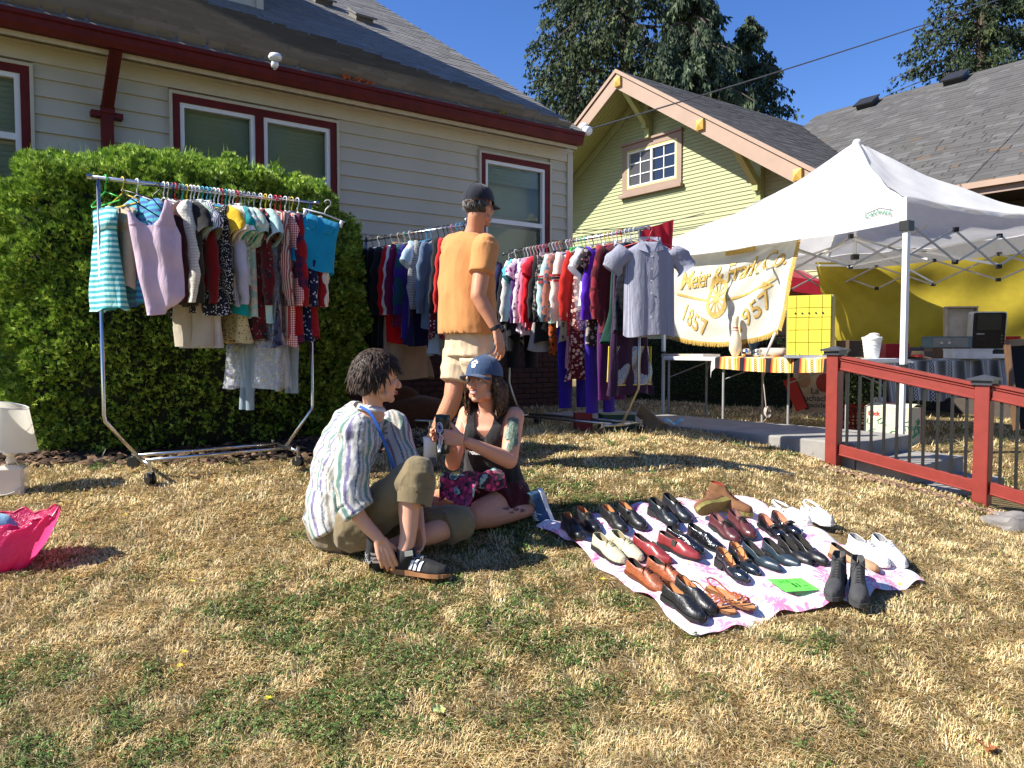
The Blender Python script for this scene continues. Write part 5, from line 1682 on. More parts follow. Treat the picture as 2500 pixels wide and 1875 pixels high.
m = MB(); m.box(bc + eR * (wr - .06) + UP * (hb / 2) - eL * .003, (.004, .045, hb), Rx); m.box(c + UP * (hb + .038) , (wl * .5, .05, .003), Rx); m.build('printed_stripe', plain('red_print', (.6, .02, .03)), bx_)
m = MB()
random.seed(3)
for k in range(16):
 q_ = bc + eL * random.uniform(.04, .38) + UP * random.uniform(.03, .2) + nL * .004; a = random.uniform(0, 3)
 m.tube([q_, q_ + (eL * cos(a) + UP * sin(a)) * .035, q_ + (eL * cos(a + .8) + UP * sin(a + .8)) * .06], .004, 4)
 q_ = bc + eR * random.uniform(.04, .26) + UP * random.uniform(.03, .2) + nR * .004
 m.tube([q_, q_ + (eR * cos(a) + UP * sin(a)) * .035, q_ + (eR * cos(a + .8) + UP * sin(a + .8)) * .06], .004, 4)
m.build('printed_drawing', plain('green_print2', (.05, .35, .18), .7), bx_, kind='stuff')
# ================================================================== fabrics with patterns
def fab(kind, c1, c2=None, sc=1.0, tl=.15):
 key = 'fabric_%s_%s_%s_%s' % (kind, '_'.join('%02d' % int(x * 99) for x in c1), '_'.join('%02d' % int(x * 99) for x in (c2 or (0, 0, 0))), sc)
 if key in _mc: return _mc[key]
 t = NT(key); co = t.coord('Object'); S = t.sep(co)
 n_ = t.noise(7, co)
 base = t.ramp(n_, [(.3, tuple(x * .88 for x in c1)), (.7, tuple(min(1, x * 1.1) for x in c1))])
 c2 = c2 or c1
 if kind == 'hstripe':
  f = t.math('LESS_THAN', t.math('FRACT', t.math('MULTIPLY', S[2], 28 * sc)), .5); col = t.mix(f, base, c2)
 elif kind == 'vstripe':
  w = t.math('ADD', S[0], t.math('MULTIPLY', S[1], .6))
  f = t.math('LESS_THAN', t.math('FRACT', t.math('MULTIPLY', w, 34 * sc)), .45); col = t.mix(f, base, c2)
 elif kind == 'plaid':
  w = t.math('ADD', S[0], t.math('MULTIPLY', S[1], .6))
  f1 = t.math('LESS_THAN', t.math('FRACT', t.math('MULTIPLY', w, 22 * sc)), .45); f2 = t.math('LESS_THAN', t.math('FRACT', t.math('MULTIPLY', S[2], 22 * sc)), .45)
  col = t.mix(t.math('MULTIPLY', t.math('ADD', f1, f2), .5), base, c2)
 elif kind == 'dots':
  v = t.new('ShaderNodeTexVoronoi'); v.inputs['Scale'].default_value = 75 * sc; t.l.new(co, v.inputs['Vector'])
  col = t.mix(t.math('LESS_THAN', v.outputs['Distance'], .30), base, c2)
 elif kind == 'floral':
  v = t.new('ShaderNodeTexVoronoi'); v.inputs['Scale'].default_value = 24 * sc; t.l.new(co, v.inputs['Vector'])
  v2 = t.new('ShaderNodeTexVoronoi'); v2.inputs['Scale'].default_value = 41 * sc; t.l.new(co, v2.inputs['Vector'])
  nd = t.noise(50 * sc, co)
  d = t.math('ADD', v.outputs['Distance'], t.math('MULTIPLY', nd, .35))
  c3 = tuple((a + b) / 2 * .8 for a, b in zip(c1, c2))
  col = t.mix(t.math('LESS_THAN', d, .55), base, c2)
  col = t.mix(t.math('LESS_THAN', v2.outputs['Distance'], .22), col, (min(1, c2[0] * 1.6 + .1), c2[1] * .5 + .1, c2[2] * .6 + .1))
 elif kind == 'knit':
  f = t.math('FRACT', t.math('MULTIPLY', t.math('ADD', S[2], t.math('MULTIPLY', t.noise(18, co), .03)), 70 * sc)); col = t.mix(f, base, c2)
 else: col = base
 t.base(col); t.set(rough=.85, spec=.2, sheen=.25)
 t.bump(t.noise(26, t.scale(co, (1, 1, .35)), 5, .6), .5, .02)
 if tl: translucent(t, tl, col)
 _mc[key] = t.m
 return t.m
def film():
 if 'film' in _mc: return _mc['film']
 t = NT('clear_plastic_film'); co = t.coord('Object')
 g = t.n.new('ShaderNodeBsdfGlossy'); g.inputs['Roughness'].default_value = .18; g.inputs[0].default_value = (.9, .92, .95, 1)
 tr = t.n.new('ShaderNodeBsdfTransparent'); tr.inputs[0].default_value = (.93, .94, .95, 1)
 b = t.n.new('ShaderNodeBump'); b.inputs['Strength'].default_value = 1.0; b.inputs['Distance'].default_value = .03
 t.l.new(t.noise(22, t.scale(co, (1, 1, .5)), 5, .7), b.inputs['Height']); t.l.new(b.outputs[0], g.inputs['Normal'])
 mx = t.n.new('ShaderNodeMixShader'); mx.inputs[0].default_value = .34
 t.l.new(tr.outputs[0], mx.inputs[1]); t.l.new(g.outputs[0], mx.inputs[2]); t.l.new(mx.outputs[0], t.out.inputs[0])
 _mc['film'] = t.m
 return t.m
def sstep(a, b, x): return smooth(a, b, x)
def body_tube(mb, L, hem, chest, ht=.035, seed=0, top=-.10, neck=.075, drop=.055, flare_ripple=.018, na=26, nz=14, sleeve=True, skew=0):
 r_ = random.Random(seed); p1, p2, p3 = r_.uniform(0, 6), r_.uniform(0, 6), r_.uniform(0, 6)
 k1, k2 = r_.choice((4, 5, 6)), r_.choice((7, 8, 9))
 rings = []
 zs_ = [-L + (L - .17) * i / nz for i in range(nz + 1)] + [-.155, -.14, -.125, top + .0]
 for z in zs_:
  q = min(1, max(0, (z + L) / (L - .17)))
  if z <= -.17 + 1e-6:
   hw = hem + (chest - hem) * q ** .8; th = ht * (1 + .5 * (1 - q))
  else:
   k = (z + .17) / (top + .17); hw = chest + (neck - chest) * k; th = ht * (1 - .45 * k)
  amp = flare_ripple * (1 - q) + .004
  ring = []
  for k in range(na):
   a = 2 * pi * k / na
   c, s = cos(a), sin(a)
   x = hw * (abs(c) ** .75) * (1 if c >= 0 else -1)
   y = th * s + amp * sin(k1 * x / .12 + p1) + amp * .5 * sin(k2 * x / .1 + p2 + q * 2)
   ring.append((x + skew * (1 - q), y, z + (.012 * sin(3 * a + p3) * (1 - q))))
  rings.append(ring)
 mb.loft(rings, cap=(False, True))
def sleeve_tube(mb, sg, L, chest, seed, long=True, r0=.075, r1=.045, cuff=0, na=14, out=.10, fwd=0.0):
 ax = 0 if long else .62
 r_ = random.Random(seed + sg)
 ph = r_.uniform(0, 6); bend = r_.uniform(-.03, .03)
 n = 12 if long else 6
 rings = []
 for i in range(n + 1):
  s = i / n
  x = sg * (chest - .03 + out * (1 - (1 - s) ** 2.2)); z = -.165 - L * s * (.95 if long else .8)
  y = bend * sin(pi * s) + fwd * s
  r = r0 + (r1 - r0) * s ** .7
  if cuff and s > .9: r = r1 * .75
  r *= 1 + .06 * sin(9 * s + ph)
  wr = .008 * sin(s * 26 + ph)
  tilt = .75 * (1 - s) ** 2
  ring = []
  for k in range(na):
   a = 2 * pi * k / na
   dx, dy = cos(a) * r * .95, sin(a) * r * .52
   tt = max(tilt * .8, ax)
   ring.append((x + sg * wr + dx * cos(tt), y + dy + .004 * sin(3 * a + s * 20), z + sg * dx * sin(tt) * (1 if True else -1)))
  rings.append(ring)
 mb.loft(rings, cap=(True, False))
def leg_tube(mb, xc, z0, L, r0, r1, seed, na=16):
 r_ = random.Random(seed); ph = r_.uniform(0, 6); rings = []
 for i in range(15):
  s = i / 14; r = r0 + (r1 - r0) * s
  rings.append([(xc * (1 + .1 * s) + cos(a) * r, sin(a) * r * .45 + .006 * sin(2 * a + s * 9 + ph) + .012 * sin(s * 5 + ph), z0 - L * s) for a in (2 * pi * k / na for k in range(na))])
 mb.loft(rings, cap=(True, False))
def hanger_mesh(col, clip=False, w=.20):
 key = 'hanger_%s_%s' % (col, clip)
 if key in _mc: return _mc[key]
 m = MB()
 hk = [(.0, 0, -.075), (0, 0, -.045), (.012, 0, -.02), (.022, 0, 0), (.016, 0, .017), (0, 0, .023), (-.016, 0, .015), (-.021, 0, 0)]
 m.tube(hk, .0038, 6)
 if clip:
  m.tube([(-.14, 0, -.085), (0, 0, -.075), (.14, 0, -.085)], .005, 6)
  for s in (-1, 1): m.box((s * .12, 0, -.105), (.022, .018, .045))
 else:
  m.tube([(-w, 0, -.135), (-.03, 0, -.085), (0, 0, -.075), (.03, 0, -.085), (w, 0, -.135), (w - .01, 0, -.15), (0, 0, -.152), (-w + .01, 0, -.15), (-w, 0, -.135)], .0042, 6)
 me = m.mesh('hanger', plain('hanger_%s' % col, HCOL[col], .35, .05), True)
 _mc[key] = me
 return me
HCOL = dict(white=(.75, .75, .73), teal=(.02, .33, .36), red=(.5, .02, .03), navy=(.02, .03, .10), black=(.012, .012, .012), yellow=(.75, .52, .03), grey=(.35, .35, .36), green=(.05, .55, .08), pink=(.75, .30, .38), blue=(.10, .38, .60), wood=(.55, .33, .14), cream=(.65, .6, .45), clear=(.6, .62, .65))
GCOUNT = [0]
def garment(kind, mat, P, ang, label, group, L=.62, hang='white', w=.225, hem=None, seed=None, cat=None, tilt=0.0, extra=None, film_over=False, drop=0.0, yaw=None):
 """one hung garment; local x across the shoulders, z up from the rail"""
 GCOUNT[0] += 1; seed = GCOUNT[0] * 7 if seed is None else seed
 names = dict(tee='hanging_tee_shirt', shirt='hanging_shirt', sweater='hanging_sweater', jacket='hanging_jacket', tank='hanging_tank_top', dress='hanging_dress', pants='hanging_trousers', skirt='hanging_skirt', shorts='hanging_shorts', blouse='hanging_blouse', coat='hanging_coat', bag='hanging_garment_bag')
 cats = dict(tee='t-shirt', shirt='shirt', sweater='sweater', jacket='jacket', tank='tank top', dress='dress', pants='trousers', skirt='skirt', shorts='shorts', blouse='blouse', coat='coat', bag='garment bag')
 g = thing(names[kind], P, label, cats[kind], group, ang)
 g.rotation_euler = (0, tilt, ang)
 hem = hem if hem is not None else w * 1.12
 m = MB()
 if kind in ('tee', 'blouse'):
  body_tube(m, L, hem, w, seed=seed); nm = 'fabric'
  for s in (-1, 1): sleeve_tube(m, s, .20, w, seed, False, .085, .088, out=.11)
 elif kind in ('shirt', 'sweater', 'jacket', 'coat'):
  th = dict(shirt=.035, sweater=.05, jacket=.055, coat=.06)[kind]
  body_tube(m, L, hem, w, ht=th, seed=seed, flare_ripple=.014)
  for s in (-1, 1): sleeve_tube(m, s, min(.60, L + .0), w, seed, True, .085 if kind != 'shirt' else .075, .055 if kind != 'shirt' else .048, cuff=1, out=.085)
 elif kind == 'tank':
  body_tube(m, L, hem, w * .9, seed=seed, top=-.26, neck=w * .62)
  for s in (-1, 1): m.loft([[(s * x0, y0 + .014, z0), (s * x0, y0 - .014, z0), (s * (x0 - .045), y0 - .014, z0), (s * (x0 - .045), y0 + .014, z0)] for x0, y0, z0 in ((w * .66, 0, -.30), (w * .62, 0, -.2), (w * .55, 0, -.11))])
 elif kind in ('dress',):
  body_tube(m, L, hem * 1.25, w * .85, seed=seed, flare_ripple=.03, na=34)
 elif kind == 'skirt':
  body_tube(m, L, hem * 1.1, .15, seed=seed, top=-.115, neck=.14, flare_ripple=.025)
 elif kind in ('pants', 'shorts'):
  Lg = L - .32
  body_tube(m, .36, .19, .165, seed=seed, top=-.115, neck=.15, flare_ripple=.004, nz=6)
  for s in (-1, 1): leg_tube(m, s * .095, -.34, Lg, .095, .07 if kind == 'pants' else .105, seed + s)
 elif kind == 'bag':
  body_tube(m, L, hem, w, seed=seed, ht=.05, flare_ripple=.02)
 if drop: m.v = [(x, y, z - drop) for x, y, z in m.v]
 o = m.build('fabric', mat, g, True, local=True)
 hm = bpy.data.objects.new('hanger', hanger_mesh(hang, kind in ('pants', 'shorts', 'skirt'))); COL.objects.link(hm); hm.parent = g
 if drop: hm.location = (0, 0, 0)
 if film_over:
  m = MB(); body_tube(m, L + .28, hem * 1.12, w * 1.1, seed=seed + 1, ht=.075, flare_ripple=.03); m.build('plastic_cover', film(), g, True, local=True)
 if extra: extra(g, m)
 return g
# ================================================================== racks
M_rk = plain('chromed_tube', (.55, .55, .54), .2, .04, metal=1)
M_rk2 = plain('chromed_tube_dull', (.40, .40, .40), .3, .1, metal=1)
def rack(A, B, label, kink=.36, inset=.20, half=.24, mat=None, extraend=.05, lower=True):
 A = Vector(A); B = Vector(B); d = (B - A); d.z = 0; L = d.length; d.normalize(); w = Vector((-d.y, d.x, 0))
 c = (A + B) / 2; mat = mat or M_rk
 t_ = thing('clothes_rack', (c.x, c.y, G(c.x, c.y)), label, 'clothes rack')
 m = MB(); m.tube([A - d * extraend, B + d * extraend], .0135, 12); rl_ = m.build('top_rail', mat, t_, True)
 for q in (A - d * extraend, B + d * extraend):
  m = MB(); m.lathe([(.018, -.012), (.018, .012)], q, 12, axis=d); m.build('end_cap', mat, rl_)
 feet = []
 for e, s in ((A, 1), (B, -1)):
  g = G(e.x + s * d.x * inset, e.y + s * d.y * inset); zb = g + .095
  foot = Vector((e.x, e.y, 0)) + d * (s * inset); foot.z = zb
  kk = Vector((e.x, e.y, g + kink))
  m = MB(); m.tube([(e.x, e.y, A.z), (e.x, e.y, g + kink + .02), kk + d * s * .006 - UP * .015, foot], .0125, 10); m.build('upright', mat, t_, True)
  m = MB(); m.tube([foot - w * half, foot + w * half], .0125, 10); m.build('foot_bar', mat, t_, True)
  feet.append(foot)
  for sw in (-1, 1):
   p = foot + w * (half * sw)
   gg = G(p.x, p.y); r = .036
   wa = Vector((random.uniform(-1, 1), random.uniform(-1, 1), 0)).normalized()
   m = MB(); m.tube([p + UP * .03, Vector((p.x, p.y, gg + .07))], .012, 8); m.box((p.x, p.y, gg + .062), (.036, .036, .03)); cs = m.build('caster', mat, t_)
   for q in (-1, 1):
    m = MB(); m.lathe([(r * .3, -.008), (r, -.008), (r, .008), (r * .3, .008)], Vector((p.x, p.y, gg + r + .006)) + wa * .012 * q, 16, axis=wa); m.build('wheel', M_blk, cs)
 for sw in (-1, 1):
  m = MB(); m.tube([feet[0] + w * half * .55 * sw + UP * .012, feet[1] + w * half * .55 * sw + UP * .012], .011, 8); m.build('base_rail', mat, t_, True)
 return d, w
sr_ = srgb
WHT, CRM, BLK_, NVY, RED_, MAR, TEAL = sr_(240, 238, 232), sr_(232, 222, 196), (.012, .012, .014), (.012, .016, .05), (.42, .012, .02), (.13, .012, .02), (.0, .28, .30)
# ---- left rack
A1 = W(240, 443, 4.62); B1 = W(757, 497, 5.40); A1.z = B1.z = CZ + 1.01
d1, w1 = rack(A1, B1, 'chrome rolling clothes rack standing in front of the hedge')
g1 = 'clothes on the left rack by the hedge'
ang1 = atan2(-w1.y, -w1.x) + .30       # local +x points to the near right
def on1(px): 
 r = ray(px, 500); k = r.x / r.y; dd = B1 - A1
 tt = (k * A1.y - A1.x) / (dd.x - k * dd.y); return A1 + dd * tt
R1 = [
 (258, 'tank', fab('hstripe', sr_(190, 235, 225), sr_(60, 165, 175), 1.1), .72, 'green', 'pale green and teal striped sleeveless dress at the left end of the left rack', dict(w=.125, hem=.19, drop=.06)),
 (300, 'tank', fab('plain', sr_(200, 178, 150)), .60, 'yellow', 'beige sleeveless top next to the teal striped dress', dict(w=.13, hem=.13, drop=.05)),
 (335, 'tee', fab('hstripe', sr_(70, 175, 190), sr_(70, 110, 175), 1.0), .74, 'white', 'teal and blue striped shirt hanging behind the lavender tank top', dict(w=.20)),
 (400, 'shirt', fab('plain', sr_(70, 30, 30)), .70, 'white', 'dark brown knit top behind the blue striped shirt', dict(w=.19)),
 (410, 'sweater', fab('knit', WHT, sr_(205, 200, 180), .8), .60, 'cream', 'thick cream knitted cardigan near the left end of the left rack', dict()),
 (419, 'tee', fab('plain', BLK_), .72, 'navy', 'plain black shirt right of the cream cardigan', dict()),
 (428, 'shirt', fab('plain', sr_(44, 46, 34)), .74, 'red', 'dark olive shirt between the black shirt and the sage one', dict()),
 (437, 'tee', fab('plain', sr_(165, 185, 172)), .72, 'black', 'sage grey short sleeved shirt with turned hem', dict()),
 (446, 'shirt', fab('plain', sr_(120, 12, 16)), .64, 'teal', 'deep red shirt half hidden behind the sage one', dict()),
 (456, 'tee', fab('vstripe', sr_(40, 55, 110), WHT, 2.6), .66, 'yellow', 'navy and white chevron striped blouse with ruffled sleeve', dict()),
 (466, 'shorts', fab('plain', sr_(182, 170, 150)), .98, 'white', 'beige knee shorts below the navy dress', dict()),
 (474, 'dress', fab('dots', (.010, .012, .022), sr_(225, 225, 225), 1.0), .80, 'white', 'black dress printed with tiny white flowers and long sleeves', dict(w=.22)),
 (484, 'shorts', fab('plain', sr_(196, 190, 182)), .99, 'white', 'pale grey shorts hanging lowest on the left half of the left rack', dict()),
 (494, 'shirt', fab('dots', (.008, .01, .014), sr_(225, 225, 215), 1.3), .78, 'teal', 'black and white leaf print long shirt left of the yellow tee', dict()),
 (505, 'tee', fab('plain', sr_(250, 200, 40)), .60, 'blue', 'bright yellow short sleeved tee', dict()),
 (514, 'tee', fab('plain', CRM), .70, 'teal', 'ivory tee directly right of the bright yellow one', dict()),
 (523, 'shirt', fab('plain', sr_(190, 190, 205)), .74, 'white', 'pale lilac grey shirt behind the ivory tee', dict()),
 (533, 'blouse', fab('plain', WHT), .58, 'white', 'white cotton blouse with gathered sleeve in the middle of the left rack', dict(w=.22)),
 (542, 'tee', fab('plain', sr_(0, 150, 150)), .80, 'red', 'plain teal tee in the middle of the left rack', dict()),
 (551, 'tee', fab('floral', sr_(205, 235, 225), sr_(150, 190, 170), .6), .62, 'teal', 'mint and white tie dyed tee', dict(w=.22)),
 (560, 'skirt', fab('dots', sr_(205, 190, 140), sr_(120, 110, 70), .8), .97, 'white', 'khaki printed skirt hanging low in the middle of the left rack', dict(hem=.2)),
 (569, 'blouse', fab('floral', sr_(175, 205, 190), sr_(225, 215, 190), .7), 0.82, 'white', 'sage and cream patterned blouse with loose sleeves', dict()),
 (578, 'tee', fab('floral', BLK_, sr_(190, 110, 100), .8), 0.88, 'red', 'black tee with pale pink flower print', dict()),
 (587, 'shirt', fab('floral', sr_(90, 12, 18), (.02, .01, .012), .8), 0.96, 'grey', 'wine red and black patterned long shirt', dict()),
 (597, 'pants', fab('plain', sr_(140, 158, 168)), 1.40, 'grey', 'faded light blue jeans reaching lowest below the plastic cover', dict()),
 (607, 'tee', fab('plain', sr_(190, 225, 215)), 0.84, 'grey', 'pale mint shirt under the clear plastic', dict()),
 (620, 'dress', fab('floral', sr_(70, 78, 105), (.02, .02, .04), 1.0), 1.00, 'grey', 'slate blue dress inside a clear plastic cover', dict(film_over=True, w=.22)),
 (636, 'shirt', fab('plaid', sr_(95, 70, 60), sr_(60, 45, 55), .8), 0.90, 'white', 'brown plaid shirt right of the plastic cover', dict()),
 (648, 'shirt', fab('vstripe', sr_(150, 60, 60), sr_(190, 185, 170), 1.6), 0.94, 'yellow', 'brown red and white striped shirt with wide cuffs', dict()),
 (660, 'shirt', fab('plaid', sr_(190, 20, 25), WHT, 3.0), 1.00, 'white', 'red and white gingham shirt hanging lower than its neighbours', dict()),
 (672, 'shirt', fab('plaid', sr_(50, 26, 62), sr_(110, 25, 60), .8), 0.98, 'red', 'dark purple plaid flannel shirt on the left rack', dict()),
 (684, 'shirt', fab('plain', sr_(150, 10, 18)), 0.92, 'red', 'crimson shirt next to the purple plaid one', dict()),
 (696, 'shirt', fab('dots', sr_(18, 26, 66), sr_(200, 205, 220), .6), 0.96, 'white', 'navy shirt with sparse white flowers', dict()),
 (706, 'pants', fab('plain', sr_(150, 168, 178)), 1.30, 'grey', 'folded pale jeans beside the right upright of the left rack', dict()),
 (712, 'shirt', fab('plain', sr_(140, 14, 22)), 0.94, 'yellow', 'dark red long shirt second from the right end', dict()),
 (726, 'shirt', fab('vstripe', sr_(222, 216, 205), sr_(190, 185, 175), 1.8), .66, 'white', 'off white pinstriped long sleeved shirt near the right upright', dict()),
]
for (px, kind, mat, L, hg, lab, kw) in R1:
 P = on1(px); g_ = garment(kind, mat, P, ang1 + random.uniform(-.10, .10), lab, g1, L=L, hang=hg, **kw)
 if kind == 'pants': g_.scale = (.42, .8, 1)
# lavender tank facing the camera, hung by one strap
P = W(392, 470, 4.52)
def lav():
 t_ = thing('hanging_tank_top', P, 'lavender tank top hanging by one strap at the front of the left rack', 'tank top', g1, .12)
 out = [(-.24, -.10), (-.235, -.13), (-.215, -.25), (-.205, -.33), (-.165, -.50), (-.105, -.74), (.02, -.725), (.02, -.705), (.10, -.67), (.155, -.62), (.145, -.42), (.135, -.25), (.10, -.19), (.075, -.10), (.07, -.04), (.03, -.035), (.015, -.10), (-.015, -.16), (-.07, -.195), (-.14, -.18), (-.20, -.125)]
 m = MB()
 def yy(x, z, s): return s * .022 + .012 * sin(x * 38 + z * 6) + .008 * sin(z * 25 + x * 11)
 # fill by horizontal rows
 rows = []
 import itertools
 def xr(z):
  xs_ = []
  n = len(out)
  for i in range(n):
   (x1, z1), (x2, z2) = out[i], out[(i + 1) % n]
   if (z1 > z) != (z2 > z): xs_.append(x1 + (x2 - x1) * (z - z1) / (z2 - z1))
  return sorted(xs_)
 for side in (-1, 1):
  for seg in (0, 1, 2):
   zz = -.736; prev = None
   while zz < -.037:
    x_ = xr(zz); row = None
    two = len(x_) >= 4
    if seg == 0 and not two and zz < -.15 and len(x_) >= 2: iv = (x_[0], x_[-1])
    elif seg == 1 and two: iv = (x_[0], x_[1])
    elif seg == 2 and two: iv = (x_[2], x_[3])
    elif seg == 2 and zz > -.1 and len(x_) >= 2: iv = (x_[0], x_[1])
    else: iv = None
    if iv:
     x0, x1 = iv; row = [(x0 + (x1 - x0) * k / 16, yy(x0 + (x1 - x0) * k / 16, zz, side * sin(pi * (k / 16)) ** .5), zz) for k in range(17)]
    if row and not prev and seg: prev = [(x, y, z - .011) for x, y, z in row]
    if prev and row: m.loft([prev, row], closed=False)
    prev = row; zz += .01
 m.build('fabric', fab('plain', sr_(214, 190, 205), None, 1, .2), t_, True, local=True)
 t_.scale = (.80, .9, .97)
 h = bpy.data.objects.new('hanger', hanger_mesh('black')); COL.objects.link(h); h.parent = t_; h.rotation_euler = (0, .5, .1); h.location = (-.02, 0, .03)
lav()
# turquoise denim skirt clipped at the right end, facing the camera
P = W(795, 512, 5.15)
sk = thing('hanging_skirt', P, 'turquoise denim skirt clipped to the right end of the left rack', 'skirt', g1, .25)
sk.rotation_euler = (0, .28, .25)
m = MB(); body_tube(m, .40, .165, .12, ht=.03, seed=4, top=-.06, neck=.115, flare_ripple=.006)
m.build('fabric', fab('plain', sr_(10, 150, 190), None, 2.0, .2), sk, True, local=True)
m = MB()
for k in (-.06, .05): m.box((k, -.034, -.13), (.06, .006, .05)); m.box((k, -.037, -.105), (.062, .006, .018))
m.build('pocket', fab('plain', sr_(10, 140, 180), None, 3.0, .1), sk, local=True)
h = bpy.data.objects.new('hanger', hanger_mesh('clear', True)); COL.objects.link(h); h.parent = sk; h.location = (0, 0, .045)
# ---- middle rack
A2 = W(893, 590, 7.40); B2 = W(1140, 548, 6.45); A2.z = B2.z = CZ + 1.025
d2, w2 = rack(A2, B2, 'chrome rolling clothes rack in the middle, partly behind the standing man', mat=M_rk2)
m = MB()
for e, s in ((A2, -1), (B2, 1)):
 m.tube([e + UP * .01, e + UP * .05 - d2 * .02 * s, e + UP * .07 + d2 * s * .05 + w2 * .12], .008, 7)
m.build('rail_hook', M_rk2, None, True, kind='thing', label='bent chrome side hooks on the ends of the middle rack rail', category='hook')
g2 = 'clothes on the middle rack'
ang2 = atan2(-w2.y, -w2.x)
R2 = [
 ('coat', fab('plain', (.008, .014, .02)), 1.05, 'black', 'near black teal coat at the far left end of the middle rack'),
 ('coat', fab('plain', (.03, .008, .012)), 1.0, 'white', 'very dark maroon coat second on the middle rack'),
 ('coat', fab('plain', (.014, .013, .016)), 1.02, 'black', 'charcoal black wool coat on the middle rack'),
 ('jacket', fab('plain', (.010, .010, .014)), 1.0, 'grey', 'black long jacket left of the red coat'),
 ('coat', fab('plain', (.02, .02, .022)), 1.02, 'cream', 'dark grey coat pressed against the red coat'),
 ('coat', fab('plain', sr_(205, 14, 24)), .98, 'teal', 'bright red long coat on the middle rack'),
 ('shirt', fab('plain', WHT), .62, 'white', 'thin white garment just right of the red coat'),
 ('coat', fab('plain', sr_(110, 20, 72)), .84, 'black', 'plum coloured wool coat on the middle rack'),
 ('sweater', fab('knit', sr_(20, 90, 105), sr_(12, 40, 60), 1), .60, 'black', 'dark teal knitted sweater beside the plum coat'),
 ('coat', fab('plain', sr_(52, 34, 130)), .95, 'black', 'indigo purple coat on the middle rack'),
 ('dress', fab('plain', sr_(26, 24, 70)), 1.0, 'blue', 'long navy dress behind the pale blue striped blouse'),
 ('tee', fab('vstripe', sr_(235, 238, 240), sr_(175, 205, 225), .35), .62, 'blue', 'white and pale blue wide striped blouse on the middle rack'),
 ('sweater', fab('knit', sr_(190, 192, 192), sr_(60, 60, 64), 1.0), .56, 'black', 'grey and white marled knitted poncho with a dark fringe'),
 ('shirt', fab('plain', sr_(95, 115, 140)), .86, 'black', 'washed denim blue long shirt on the middle rack'),
 ('dress', fab('plain', sr_(150, 175, 190)), 1.08, 'black', 'pale blue long dress hanging lowest on the middle rack'),
 ('dress', fab('dots', sr_(105, 20, 28), sr_(230, 220, 215), .55), .95, 'pink', 'brick red dress with white diamond print'),
 ('coat', fab('plain', (.012, .012, .014)), .9, 'blue', 'black coat hanging behind the orange shirted man'),
 ('shirt', fab('plain', sr_(200, 30, 30)), .7, 'blue', 'red shirt showing at the left of the man in orange'),
 ('dress', fab('floral', (.02, .01, .012), sr_(150, 30, 40), .8), .95, 'black', 'black and red floral dress beside the man'),
]
for i, (kind, mat, L, hg, lab) in enumerate(R2):
 s = (.08, .15, .22, .29, .36, .43, .475, .52, .56, .60, .635, .68, .745, .80, .835, .875, .92, .955, .985)[i]; P = A2.lerp(B2, s)
 garment(kind, mat, P, ang2 + random.uniform(-.12, .12), lab, g2, L=L, hang=hg, w=.21 if kind != 'dress' else .19)
